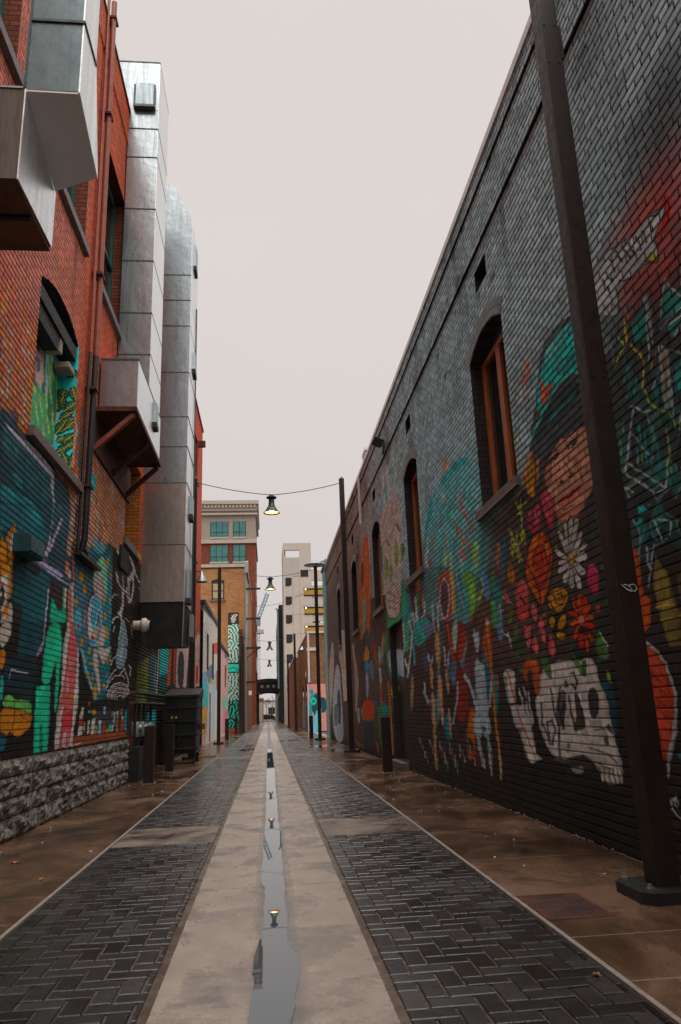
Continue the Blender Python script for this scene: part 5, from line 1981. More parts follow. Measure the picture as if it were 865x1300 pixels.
# ------------------------------------------------------------------ painted walls
def chaikin(P, n=2):
    for _ in range(n):
        Q = []
        for i in range(len(P)):
            a = P[i]; b = P[(i+1) % len(P)]
            Q += [(a[0]*.75+b[0]*.25, a[1]*.75+b[1]*.25), (a[0]*.25+b[0]*.75, a[1]*.25+b[1]*.75)]
        P = Q
    return P
GAIN = 3.5
def alb(h, g=None):
    c = np.array(lin(h)); m = c.mean(); c = np.maximum(m+(c-m)*1.18, .002)
    if c[0] > c[1] > 1.6*c[2]: c[1] *= .86          # yellows lean to ochre
    if c[0] > c[2] > c[1]: c[2] *= .72; c[0] *= .95   # pinks lean to rose
    c = c*(g or GAIN)*(.55+.45*min(1, m/.05))       # deep darks of the ground coat stay deep
    return np.append(c*min(1, .8/c.max()), .62)   # 4th value: how open the brick joints stay under the paint
def paint(ys, zs, colr, data, ratio, gain=None, wob=.006):
    """paint polygons and strokes of a mural (wall coordinates, cm) into the wall's colour grid"""
    for ln_ in data.strip().split('\n'):
        c, w, nums = ln_.split('|'); w = float(w)
        a = [int(t)/100 for t in nums.split()]; P = list(zip(a[::2], a[1::2]))
        soft = -w if w < -1 else 0
        if w < 0: P = chaikin(P)
        pad = w*4+.06 if w > 0 else .05+soft*.4
        y0, y1 = min(p[0] for p in P), max(p[0] for p in P); z0, z1 = min(p[1] for p in P), max(p[1] for p in P)
        rat = ratio(.5*(y0+y1)); 
        i0, i1 = np.searchsorted(ys, y0-pad/rat), np.searchsorted(ys, y1+pad/rat); j0, j1 = np.searchsorted(zs, z0-pad), np.searchsorted(zs, z1+pad)
        if i1 <= i0 or j1 <= j0: continue
        Y, Z = np.meshgrid(ys[i0:i1], zs[j0:j1])
        Yw = Y+wob/rat*.5*(np.sin(21*Z+5*Y)+np.sin(47*Z+13*Y)); Zw = Z+wob*.5*(np.sin(19*Y+3)+np.sin(53*Y*rat+11*Z))
        if w <= 0:
            ins = np.zeros(Y.shape, bool); n = len(P)
            for k in range(n):
                (ya, za), (yb, zb) = P[k], P[(k+1) % n]
                if za == zb: continue
                cr = (za > Zw) != (zb > Zw)
                ins ^= cr & (Yw < (yb-ya)*(Zw-za)/(zb-za)+ya)
            al = ins.astype(float)*.96
            if soft:
                for ax, d in ((0, np.median(np.diff(zs[j0:j1])) if j1-j0 > 1 else .01), (1, np.median(np.diff(ys[i0:i1]))*rat if i1-i0 > 1 else .01)):
                    k = max(1, int(soft*.09/max(d, 1e-3)))
                    for _ in range(2):
                        p_ = np.pad(al, [(k+1, k) if q == ax else (0, 0) for q in (0, 1)], mode='edge').cumsum(ax); n_ = al.shape[ax]
                        al = (np.take(p_, range(2*k+1, 2*k+1+n_), ax)-np.take(p_, range(0, n_), ax))/(2*k+1)
        else:
            dm = np.full(Y.shape, 1e9)
            for (ya, za), (yb, zb) in zip(P, P[1:]):
                dy, dz = (yb-ya)*rat, zb-za; L2 = dy*dy+dz*dz+1e-12
                u = np.clip(((Yw-ya)*rat*dy+(Zw-za)*dz)/L2, 0, 1)
                dm = np.minimum(dm, np.hypot((Yw-ya)*rat-u*dy, Zw-za-u*dz))
            hw = max(w*.5, .006); al = np.clip((hw-dm)/(.35*hw+.004)+.5, 0, 1)*.95
        blk = colr[j0:j1, i0:i1]; col = alb(c, gain); sh = np.ones(Y.shape)
        ph = (y0*7.3+z0*3.1) % 6.28; hz = max(z1-z0, .05)
        # hand painted look: brush streaks, a graded fill and a darker worked edge
        br = np.sin(Zw*31+4*np.sin(Yw*rat*23+ph)+ph)*np.sin(Yw*rat*41+3*np.sin(Zw*17+ph))
        sh += .13*br
        if w <= 0 and not soft:
            sh += .2*np.clip((Z-.5*(z0+z1))/hz*math.cos(ph)+(Y-.5*(y0+y1))/max(y1-y0, .05)*math.sin(ph), -.6, .6)
            if hz < 2.2 and len(P) < 90:
                dm = np.full(Y.shape, 1e9)
                for k in range(len(P)):
                    (ya, za), (yb, zb) = P[k], P[(k+1) % len(P)]; dy, dz = (yb-ya)*rat, zb-za; L2 = dy*dy+dz*dz+1e-12
                    u = np.clip(((Yw-ya)*rat*dy+(Zw-za)*dz)/L2, 0, 1); dm = np.minimum(dm, np.hypot((Yw-ya)*rat-u*dy, Zw-za-u*dz))
                rw = min(.03, .06*hz+.004); sh *= 1-.35*np.clip(1-dm/rw, 0, 1)
        blk += (np.concatenate([col[:3]*sh[..., None], np.full(sh.shape+(1,), col[3])], -1)-blk)*al[..., None]
def grid_mesh(name, xs, ys, zs, colr, holes, m, parent, swap=False):
    """wall sheet: xs[row] is the depth of each row; holes: functions(Y,Z)->bool of centres to leave out"""
    ny, nz = len(ys), len(zs)
    Yc, Zc = np.meshgrid(.5*(ys[1:]+ys[:-1]), .5*(zs[1:]+zs[:-1]))
    keep = np.ones(Yc.shape, bool)
    for h in holes: keep &= ~h(Yc, Zc)
    J, I = np.nonzero(keep)
    a = J*ny+I; quads = np.stack([a, a+1, a+ny+1, a+ny], 1)
    used, inv = np.unique(quads, return_inverse=True); quads = inv.reshape(-1, 4)
    Y, Z = np.meshgrid(ys, zs); X = np.broadcast_to(np.asarray(xs)[:, None], Y.shape) if np.ndim(xs) == 1 else xs
    co = np.stack([Y, X, Z] if swap else [X, Y, Z], -1).reshape(-1, 3)[used]
    me = bpy.data.meshes.new(name); me.vertices.add(len(co)); me.vertices.foreach_set('co', co.ravel())
    n = len(quads); me.loops.add(n*4); me.loops.foreach_set('vertex_index', quads.ravel().astype(np.int32))
    me.polygons.add(n); me.polygons.foreach_set('loop_start', np.arange(0, n*4, 4, dtype=np.int32)); me.polygons.foreach_set('loop_total', np.full(n, 4, dtype=np.int32))
    me.update(calc_edges=True); me.validate()
    if colr is not None:
        at = me.color_attributes.new('paint', 'FLOAT_COLOR', 'POINT')
        c4 = colr.reshape(-1, 4)[used].astype(np.float32)
        at.data.foreach_set('color', c4.ravel())
    return link(name, me, m, parent)
def course_rows(z0, z1, h=.085, fine=True):
    k0, k1 = int(round(z0/h)), int(round(z1/h)); zs = []; rec = []
    for k in range(k0, k1):
        for dz, r in (((0, 1), (.006, 1), (.009, 0), (.022, 0), (.035, 0), (.048, 0), (.061, 0), (.074, 0), (.082, 0)) if fine else ((0, 1), (.0075, 1), (.0105, 0), (.082, 0))):
            zs.append(k*h+dz); rec.append(r)
    zs.append(k1*h); rec.append(0)
    return np.array(zs), np.array(rec, float)
def adapt(y0, y1, k=.0004, lo=.014, hi=.08, pts=()):
    ys = [y0]
    while ys[-1] < y1: ys.append(ys[-1]+min(hi, max(lo, k*ys[-1]**2)))
    ys = np.array(ys)
    for p in pts:
        i = np.argmin(abs(ys-p)); ys[i] = p
    return ys
def arch(yc, hw, z0, zs_, rise):
    """opening with a segmental head"""
    rad = (hw*hw+rise*rise)/(2*rise)
    def top(Y): return zs_+rise-rad+np.sqrt(np.maximum(rad*rad-(Y-yc)**2, 0))
    return (lambda Y, Z: (abs(Y-yc) < hw) & (Z > z0) & (Z < top(Y))), top
def rect(y0, y1, z0, z1): return lambda Y, Z: (Y > y0) & (Y < y1) & (Z > z0) & (Z < z1)
# ------------------------------------------------------------------ palette
M = {}
M['brickR'] = brick_mat('painted_brick_dark_joint', None, mort=.0128, mortcol=.03, bump=.35, bd=.004, dirt=.3, var=.34, peel=.5)
M['brickL'] = brick_mat('painted_brick', None, mort=.0115, mortcol=.06, bump=.35, bd=.004, dirt=.25, var=.22, peel=.35)
M['brick_red'] = brick_mat('red_brick', (.30, .085, .045), mortcol=.35)
M['brick_red_x'] = brick_mat('red_brick_front', (.30, .085, .045), axis='x', mortcol=.35)
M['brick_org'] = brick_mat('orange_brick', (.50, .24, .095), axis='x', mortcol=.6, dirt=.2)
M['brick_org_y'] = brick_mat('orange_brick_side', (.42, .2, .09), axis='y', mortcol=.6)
M['brick_tan'] = brick_mat('old_brick', (.34, .17, .09), mortcol=.6)
M['brick_tan_x'] = brick_mat('old_brick_front', (.34, .17, .09), axis='x', mortcol=.6)
M['brick_dark'] = brick_mat('dark_brick', (.05, .045, .042), mortcol=.5)
M['brick_dark_x'] = brick_mat('dark_brick_reveal', (.05, .045, .042), axis='x', mortcol=.5)
M['brick_orev'] = brick_mat('orange_reveal', (.48, .16, .03), axis='x', mortcol=.4)
M['brick_grey'] = mat('grey_painted_brick', (.21, .235, .24), .7, var=.3, scale=9, bump=.5)
M['plain_dark'] = mat('dark_wall', (.07, .062, .056), .8, var=.3, bump=.3)
M['cream'] = mat('cream_stone', (.46, .39, .32), .75, var=.1, scale=2)
M['taupe'] = mat('taupe_stone', (.33, .27, .215), .75, var=.1, scale=2)
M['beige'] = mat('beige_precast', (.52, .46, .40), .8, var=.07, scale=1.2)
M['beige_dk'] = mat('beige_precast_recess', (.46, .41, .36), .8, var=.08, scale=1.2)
M['yellow'] = mat('yellow_deck_wall', (.42, .25, .03), .7, var=.1)
M['black'] = mat('black_void', (.012, .012, .012), .7, var=.3)
M['dark_glass'] = glass_mat('dark_pane', (.014, .017, .018), .07)
M['teal_glass'] = glass_mat('teal_pane', (.035, .20, .19), .12)
M['galv'] = metal_mat('galvanised_sheet', 'b0b9bd', .22)
M['galv_dark'] = metal_mat('shaded_galvanised_sheet', '6f8083', .34, dark=.7)  # darker copy of the sheet: shade of the camera-facing front is in the colour
M['galv_brown'] = metal_mat('reflection_tinted_sheet', 'b9aca4', .26, dark=.5)  # brownish reflection on the lower duct front, put into the base colour
M['galv_side'] = metal_mat('sky_lit_galvanised_sheet', 'eef2f3', .34, dark=.85)  # lighter copy of the sheet: sky light on alley-facing sides painted in
M['galv_dull'] = metal_mat('dull_galvanised_sheet', 'a3aeb2', .4, dark=.6)
M['white_metal'] = mat('pale_sheet_metal', (.80, .79, .775), .42, 0, var=.05, scale=3, bump=.05, rvar=.06, spec=.6)
M['seam'] = mat('seam_flange', (.085, .11, .115), .5, .6, var=.3)
M['rust'] = mat('rusty_steel', (.085, .028, .016), .8, .2, var=.6, scale=5, bump=.4)
M['rust_red'] = mat('red_oxide_steel', (.25, .055, .028), .7, .1, var=.35, scale=5, bump=.3)
M['brown_steel'] = mat('brown_painted_steel', (.021, .0115, .0085), .5, .0, spec=.3, var=.25, scale=5, bump=.08, rvar=.1)
M['dark_steel'] = mat('dark_steel', (.022, .022, .022), .5, .3, var=.3, bump=.1)
M['dark_metal'] = mat('dark_hood_metal', (.022, .019, .016), .55, .3, var=.5, scale=3, bump=.1)
M['zinc'] = mat('zinc_bolt', (.45, .46, .46), .4, .9, var=.2)
M['pipe_red'] = mat('red_painted_pipe', (.30, .068, .036), .5, 0, var=.2, bump=.05)
M['wood'] = mat('stained_wood', (.36, .105, .026), .5, 0, var=.45, scale=5, streak=(8, 8, .7), bump=.15)
M['ply'] = mat('weathered_plywood', (.15, .115, .095), .8, 0, var=.3, scale=4, streak=(9, 9, .6), bump=.2)
M['ply_under'] = mat('brown_plywood', (.16, .068, .03), .75, 0, var=.4, scale=3, bump=.2)
M['sill'] = mat('brown_sill', (.13, .092, .080), .6, 0, var=.25, scale=8, bump=.25)
M['sill_grey'] = mat('grey_sill', (.15, .13, .125), .6, 0, var=.25, scale=8, bump=.25)
M['green_frame'] = mat('green_window_frame', (.02, .10, .075), .5, var=.2)
M['dumpster'] = mat('black_dumpster', (.016, .017, .017), .42, .2, var=.4, bump=.1)
M['cable'] = mat('black_cable', (.03, .03, .03), .6)
M['lampbody'] = mat('lamp_green_grey', (.03, .042, .043), .4, .4, var=.2)
M['lampin'] = emit_mat('lamp_inner', (1., .55, .18), 1.6)
M['bulb'] = emit_mat('lamp_bulb', (1., .74, .42), 14)
M['white'] = mat('off_white_plaster', (.62, .58, .55), .8, var=.1)
M['ivory'] = mat('ivory_plastic', (.55, .47, .40), .5, var=.12)
M['crane'] = mat('crane_paint', (.13, .29, .32), .5, var=.15)
M['coping'] = mat('coping_metal', (.68, .68, .67), .45, .1, var=.12)
M['asphalt'] = mat('asphalt', (.05, .05, .05), .6, var=.3, bump=.3)
M['paint'] = None
m, t = newmat('painted_render')
at = t.new('ShaderNodeAttribute', attribute_name='paint'); f = t.noise(t.obj(), 5, 6, .7)
t.ln(t.mix(at.outputs['Color'], t.ramp(f, [(.3, .75), (.65, 1.05)]), 1., 'MULTIPLY'), t.b.inputs['Base Color']); t.b.inputs['Roughness'].default_value = .65
M['paint'] = m
# stone base
m, t = newmat('rock_faced_stone'); o_ = t.obj()
f1 = t.noise(o_, 5, 8, .75); f2 = t.noise(o_, 22, 6, .7)
c = t.ramp(f1, [(.3, (.018, .014, .012)), (.44, (.10, .078, .062)), (.53, (.31, .28, .25)), (.60, (.09, .085, .08)), (.75, (.17, .135, .10))])
t.ln(t.mix(c, t.ramp(f2, [(.3, .35), (.6, 1.1)]), 1., 'MULTIPLY'), t.b.inputs['Base Color']); t.b.inputs['Roughness'].default_value = .7
t.ln(t.bump(f2, .9, .03, t.bump(f1, .7, .06)), t.b.inputs['Normal']); M['stone'] = m
# wet slabs
def slab_mat(name, dry, wet, r0, r1, wscale, lo, hi, speck=.5, streak=None, centre=False):
    m, t = newmat(name); o = t.obj(streak); o1 = t.obj()
    f = t.noise(o, wscale, 6, .65, .4); g = t.noise(o1, 55, 5, .7); h = t.noise(o1, 240, 2, .6); q = t.noise(o1, 3.1, 5, .7)
    wetf = t.maprange(f, lo, hi, 0, 1)
    if centre:      # damp margin along the standing water
        sp = t.new('ShaderNodeSeparateXYZ'); t.ln(o1, sp.inputs[0])
        a = t.new('ShaderNodeMath', operation='SUBTRACT'); t.ln(sp.outputs[0], a.inputs[0]); a.inputs[1].default_value = .035
        b = t.new('ShaderNodeMath', operation='ABSOLUTE'); t.ln(a.outputs[0], b.inputs[0])
        e = t.new('ShaderNodeMath', operation='MULTIPLY_ADD'); t.ln(f, e.inputs[0]); e.inputs[1].default_value = -.3; t.ln(b.outputs[0], e.inputs[2])
        d = t.maprange(e.outputs[0], -.08, .02, 1, 0); k = t.new('ShaderNodeMath', operation='MAXIMUM'); t.ln(d, k.inputs[0]); t.ln(wetf, k.inputs[1]); wetf = k.outputs[0]
    c = t.mix(lin(dry), lin(wet), wetf)
    c = t.mix(c, t.ramp(q, [(.3, .72), (.7, 1.12)]), 1., 'MULTIPLY')
    c = t.mix(c, t.ramp(g, [(.3, .8), (.7, 1.12)]), 1., 'MULTIPLY')
    c = t.mix(c, t.ramp(h, [(.3, 1-speck*.5), (.7, 1+speck*.2)]), 1., 'MULTIPLY')
    t.ln(c, t.b.inputs['Base Color'])
    r = t.maprange(wetf, 0, 1, r1, r0); t.ln(r, t.b.inputs['Roughness'])
    hh = t.new('ShaderNodeMath', operation='MULTIPLY'); t.ln(h, hh.inputs[0]); t.ln(t.maprange(wetf, 0, 1, 1, .25), hh.inputs[1])
    t.ln(t.bump(hh.outputs[0], .5, .005, t.bump(g, .3, .006, t.bump(q, .2, .03))), t.b.inputs['Normal'])
    return m
M['strip'] = slab_mat('wet_concrete_gutter', 'b0a193', '726d6b', .08, .30, 1.6, .50, .70, .9, centre=True)
M['walk'] = slab_mat('wet_brown_sidewalk', '7c5f49', '3c2a1e', .08, .34, 1.1, .36, .62, .6, (1, .55, 1))
M['band'] = slab_mat('concrete_cross_band', '85776b', '4f433a', .2, .5, 1.6, .4, .62, .5)
M['kerbline'] = mat('pale_edging', (.25, .21, .18), .55, var=.3, scale=12, bump=.3)
M['bed'] = mat('joint_sand', (.10, .072, .055), .22, var=.6, scale=4, bump=.1, rvar=.12)
m, t = newmat('charcoal_pavers')
at = t.new('ShaderNodeAttribute', attribute_name='paint'); o_ = t.obj()
g = t.noise(o_, 60, 5, .7); q = t.noise(o_, 1.4, 5, .65, .3); e = t.noise(o_, 9, 4, .6)
c = t.mix(at.outputs['Color'], t.ramp(g, [(.3, .65), (.7, 1.25)]), 1., 'MULTIPLY')
c = t.mix(c, t.ramp(e, [(.3, .7), (.7, 1.15)]), 1., 'MULTIPLY')
t.ln(c, t.b.inputs['Base Color']); t.ln(t.maprange(q, .38, .62, .12, .36), t.b.inputs['Roughness']); t.b.inputs['Specular IOR Level'].default_value = .75
t.ln(t.bump(g, .45, .004, t.bump(e, .2, .01)), t.b.inputs['Normal']); M['paver'] = m
m, t = newmat('standing_water'); t.b.inputs['Base Color'].default_value = (.05, .065, .072, 1)
t.b.inputs['Roughness'].default_value = .015; t.b.inputs['IOR'].default_value = 1.45; t.b.inputs['Specular IOR Level'].default_value = .8
t.ln(t.bump(t.noise(t.obj(), 3, 2), .015, .01), t.b.inputs['Normal']); M['water'] = m

# ------------------------------------------------------------------ ground
struct(boxes('ground', M['asphalt'], None, (-150, 150, -60, 420, -.5, -.06)))
struct(boxes('joint_bed', M['bed'], None, (-1.78, 1.78, -12, 140, -.055, -.014)))
def slabs(name, m, x0, x1, ys, gap=.008):
    bm = bmesh.new()
    for a, b in zip(ys, ys[1:]):
        box(bm, x0, x1, a+gap/2, b-gap/2, -.05, random.uniform(-.001, .001), bev=.004)
    return struct(obj(name, bm, m))
slabs('gutter_strip', M['strip'], -.575, .575, [-12, -6, -1.2, 2.7, 6.62, 10.45, 14.4, 18.3, 22.2, 26.1, 30, 34, 38, 42, 46, 50, 55, 60, 66, 72, 78, 84, 90, 100, 110, 125, 140])
wy = [-12+.8*i+(.02 if i % 3 else -.03) for i in range(190)]
struct(boxes('sidewalk_bed', M['kerbline'], None, (1.79, 3.6, -12, 140, -.055, -.0035), (-3.6, -1.79, -12, 140, -.055, -.0035)))
slabs('right_sidewalk', M['walk'], 1.785, 3.215, wy, .016)
slabs('left_sidewalk', M['walk'], -3.32, -1.785, [y+.3 for y in wy], .016)
struct(boxes('pale_edging_strip', M['kerbline'], None, (1.748, 1.778, -12, 140, -.05, .004), (-1.778, -1.748, -12, 140, -.05, .004)))
for nm, a, b in (('cross_band', 8.97, 10.3), ('cross_band', 25.4, 26.8), ('cross_band', 38, 39), ('cross_band', 52, 54)):
    struct(boxes(nm, M['band'], None, (.625, 1.742, a, b, -.05, .001), (-1.742, -.625, a, b, -.05, .001)))
def pavers(name, xa, xb, ya, yb, W=.12, j=.0068):
    V = []; F = []; C = []
    nx = int((xb-xa)/W)+3; ny = int((yb-ya)/W)+3
    for iy in range(-2, ny):
        for ix in range(-2, nx):
            d = (ix-iy) % 4
            if d == 0: r = (ix, ix+2, iy, iy+1)
            elif d == 2: r = (ix, ix+1, iy-1, iy+1)
            else: continue
            x0, x1, y0, y1 = xa+r[0]*W, xa+r[1]*W, ya+r[2]*W, ya+r[3]*W
            x0, x1, y0, y1 = max(x0, xa), min(x1, xb), max(y0, ya), min(y1, yb)
            if x1-x0 < .03 or y1-y0 < .03: continue
            x0 += j; x1 -= j; y0 += j; y1 -= j
            zt = random.uniform(-.0025, .0015); tx, ty = random.gauss(0, .006), random.gauss(0, .006)
            b = len(V); cx, cy = (x0+x1)/2, (y0+y1)/2
            for e, z in ((0, -.03), (.0005, -.005), (.0042, 0)):
                for x, y in ((x0+e, y0+e), (x1-e, y0+e), (x1-e, y1-e), (x0+e, y1-e)):
                    V.append((x, y, z+zt+tx*(x-cx)+ty*(y-cy)))
            for k in range(4):
                n = (k+1) % 4
                F.append((b+k, b+n, b+4+n, b+4+k)); F.append((b+4+k, b+4+n, b+8+n, b+8+k))
            F.append((b+8, b+9, b+10, b+11))
            v = random.choice((.010, .013, .017, .022, .027, .038)); w = random.uniform(-.001, .003)
            C += [(v+w, v, v-w, 1)]*12
    me = bpy.data.meshes.new(name); me.from_pydata(V, [], F); me.update()
    me.color_attributes.new('paint', 'FLOAT_COLOR', 'POINT').data.foreach_set('color', np.array(C, np.float32).ravel())
    return struct(link(name, me, M['paver']))
for a, b in ((.4, 8.96), (10.31, 25.39), (26.81, 37.99), (39.01, 51.99), (54.01, 74)):
    pavers('paving', .62, 1.742, a, b); pavers('paving', -1.742, -.62, a, b)
# standing water down the middle of the gutter
Lp = [(-.13, 3.2), (-.125, 3.6), (-.111, 3.858), (-.102, 4.144), (-.091, 4.361), (-.095, 4.814), (-.062, 5.2), (-.05, 5.5), (-.043, 5.9), (-.037, 6.227), (-.05, 6.55), (-.079, 6.789), (-.075, 7.3), (-.068, 8.047), (-.058, 9.297), (-.045, 11.036), (-.05, 13), (-.049, 15.052), (-.06, 18), (-.051, 20.454), (-.056, 24), (-.05, 28.8), (-.02, 31.5)]
Rp = [(.05, 3.2), (.065, 3.6), (.082, 3.82), (.12, 4.098), (.156, 4.489), (.155, 4.65), (.138, 4.835), (.105, 4.995), (.113, 5.6), (.112, 6.188), (.118, 6.8), (.116, 7.396), (.128, 8.2), (.133, 9.231), (.113, 10.574), (.128, 12.5), (.123, 14.966), (.14, 17), (.143, 20.328), (.135, 24), (.136, 28.664), (.06, 31.5)]
bm = bmesh.new()
def resamp(P, n=900):
    ys = np.linspace(3.2, 31.5, n)**1.0; ys = 3.2*(31.5/3.2)**np.linspace(0, 1, n)
    return ys, np.interp(ys, [p[1] for p in P], [p[0] for p in P])
ys, l_ = resamp(Lp); _, r_ = resamp(Rp)
nz = np.zeros(len(ys)); nz2 = np.zeros(len(ys))
for k in range(7):
    nz += np.sin(ys*(5+k*9.3)+k*2.1)/(1+k)*.0045; nz2 += np.sin(ys*(7+k*8.1)+k*4.7)/(1+k)*.0045
a = [bm.verts.new((x, y, .0035)) for x, y in zip(l_+nz, ys)]; b = [bm.verts.new((x, y, .0035)) for x, y in zip(r_+nz2, ys)]
for i in range(len(a)-1): bm.faces.new((a[i], b[i], b[i+1], a[i+1]))
struct(obj('water', bm, M['water']))
def blob(cx, cy, rx, ry, seed):
    bm = bmesh.new(); rr = random.Random(seed); ph = [rr.uniform(0, 6) for _ in range(5)]
    P = []
    for k in range(48):
        th = 2*math.pi*k/48; r = 1+sum(math.sin(th*(i+2)+ph[i])*.22/(i+1) for i in range(5))
        P.append(bm.verts.new((cx+rx*r*math.cos(th), cy+ry*r*math.sin(th), .0035)))
    bm.faces.new(P); struct(obj('water', bm, M['water']))
for i, q in enumerate(((2.45, 27.8, .42, 1.1), (2.2, 32, .5, 1.3), (-.9, 31.5, .3, 1.0), (1.1, 40, .5, .7), (2.3, 21.5, .25, .6))): blob(*q, i)
# iron grates and plates set in the ground
def grate(label, x0, x1, y0, y1, n, m1='rust', along='y'):
    g = thing('drain_grate', label, 'drain grate', ((x0+x1)/2, (y0+y1)/2, 0))
    boxes('frame', M[m1], g, (x0, x1, y0, y0+.03, -.012, .006), (x0, x1, y1-.03, y1, -.012, .006), (x0, x0+.03, y0+.03, y1-.03, -.012, .006), (x1-.03, x1, y0+.03, y1-.03, -.012, .006))
    boxes('grid', M[m1], g, *[(x0+.03+(x1-x0-.06)*(i+.2)/n, x0+.03+(x1-x0-.06)*(i+.75)/n, y0+.03, y1-.03, -.012, .005) for i in range(n)])
    boxes('pit', M['black'], g, (x0+.03, x1-.03, y0+.03, y1-.03, -.011, .0025))
grate('iron slot drain grate in the right sidewalk beside the near brown post', 1.79, 2.235, 5.13, 5.78, 11)
grate('small dark drain grate in the left sidewalk past the dumpster', -2.35, -1.82, 26.6, 27.9, 9)
tag(boxes('utility_cover', M['rust'], None, (-1.05, -.7, 33.8, 36.6, -.01, .008), bev=.004), 'rusty steel cover plate set in the left paving far ahead', 'utility cover')

# ------------------------------------------------------------------ right wall: the long dark painted building
rt = thing('brick_building', 'long dark grey brick building with painted murals on the right', 'building', (3.21, 20, 0))
WX = 3.21
ysR = np.concatenate([np.arange(-12, 2.4, .4), adapt(2.4, 39.6, lo=.016, pts=(8.72, 10.32, 14.70, 16.22, 20.22, 21.74, 26.0, 27.5, 32.2, 33.5, 17.6, 19.45))])
zsR, recR = course_rows(0, 9.035)
colr = np.empty((len(zsR), len(ysR), 4)); colr[:] = alb('6f8287'); colr[..., 3] = 1
Yg, Zg = np.meshgrid(ysR, zsR)
def blend(c, f, j=None):
    k = np.clip(f, 0, 1)[..., None]; colr[..., :3] += (alb(c)[:3]-colr[..., :3])*k
    if j is not None: colr[..., 3:] += (j-colr[..., 3:])*k
def wn(k1, k2, p): return np.sin(Yg*k1+p)*np.cos(Zg*k2+p*1.7)
mott = .5*wn(1.3, 1.9, 0)+.3*wn(3.1, 2.7, 2)+.2*wn(7.3, 6.1, 4)
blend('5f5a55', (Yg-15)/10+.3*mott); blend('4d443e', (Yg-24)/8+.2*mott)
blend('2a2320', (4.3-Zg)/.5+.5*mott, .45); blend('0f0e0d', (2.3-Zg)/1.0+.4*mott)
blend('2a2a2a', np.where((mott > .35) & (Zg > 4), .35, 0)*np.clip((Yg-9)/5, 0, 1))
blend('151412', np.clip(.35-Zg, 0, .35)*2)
paint(ysR, zsR, colr, MURAL_R, lambda y: 3.2/max(y, 3))
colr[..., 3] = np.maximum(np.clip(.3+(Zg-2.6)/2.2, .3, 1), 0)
for k in range(85):      # rain streaks below the parapet and sills
    y = random.uniform(5, 39); zt = random.choice((8.95, 8.95, 7.9, 4.0)); L_ = random.uniform(.4, 2.4); wd = random.uniform(.03, .12); dk = random.choice((-.35, -.3, -.4, .22))
    i0, i1 = np.searchsorted(ysR, (y-wd*3, y+wd*3)); j0, j1 = np.searchsorted(zsR, (zt-L_, zt))
    e = np.exp(-((Yg[j0:j1, i0:i1]-y-.02*np.sin(Zg[j0:j1, i0:i1]*9))/wd)**2)*np.clip(1-(zt-Zg[j0:j1, i0:i1])/L_, 0, 1)
    colr[j0:j1, i0:i1, :3] *= (1+dk*e)[..., None]
# small black soot marks and flaking under the parapet
for k in range(160):
    y = random.uniform(5, 39); z = random.choice((8.75, 8.8, 8.3, 8.1, 7.7, 7.2))+random.gauss(0, .18); r = random.uniform(.02, .07)
    f = np.exp(-(((Yg-y)/(r*2.2))**2+((Zg-z)/r)**2)) if k < 60 else None
    if f is None:
        i0, i1 = np.searchsorted(ysR, (y-r*5, y+r*5)); j0, j1 = np.searchsorted(zsR, (z-r*2.5, z+r*2.5))
        e = np.exp(-(((Yg[j0:j1, i0:i1]-y)/(r*2))**2+((Zg[j0:j1, i0:i1]-z)/r)**2)); colr[j0:j1, i0:i1, :3] *= (1-.75*e)[..., None]
    else: colr[..., :3] *= (1-.75*f)[..., None]
wins = [(9.52, .80), (15.46, .76), (20.98, .76), (26.75, .75), (32.85, .65)]
holes = []; tops = []
for yc, hw in wins:
    h, tp = arch(yc, hw, 4.16, 6.5, .22); holes.append(h); tops.append(tp)
vents = [(9.42, .28), (15.33, .27), (20.95, .27), (26.75, .27), (32.85, .27)]
for yc, hw in vents: holes.append(rect(yc-hw, yc+hw, 7.41, 7.74))
holes.append(rect(17.6, 19.45, .16, 3.45))
xsR = WX+recR*.005-np.where(zsR > 7.988, .04, 0)-np.where(zsR > 8.754, .03, 0)
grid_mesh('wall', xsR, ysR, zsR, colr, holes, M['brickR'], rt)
boxes('roof', M['plain_dark'], rt, (3.5, 15, -12, 39.6, 8.5, 8.72))
boxes('end_wall', M['brick_dark_x'], rt, (3.60, 15, 39.45, 39.6, 0, 8.498), (3.24, 3.598, 39.45, 39.6, 0, 9.0))
boxes('coping', M['coping'], rt, (3.115, 3.55, -12, 39.65, 9.04, 9.10), (3.115, 3.135, -12, 39.65, 8.985, 9.038))
boxes('parapet_back', M['plain_dark'], rt, (3.40, 3.5, -12, 39.4, 8.4, 9.03))
def loop_arch(yc, hw, z0, top, n=18):
    P = [(yc-hw, z0), (yc+hw, z0)]
    for k in range(n+1):
        y = yc+hw-2*hw*k/n; P.append((y, float(top(np.array(y)))))
    return P
def reveal(bm, P, xa, xb, back=None):
    a = [bm.verts.new((xa, y, z)) for y, z in P]; b = [bm.verts.new((xb, y, z)) for y, z in P]
    for i in range(len(P)): bm.faces.new((a[i], a[(i+1) % len(P)], b[(i+1) % len(P)], b[i]))
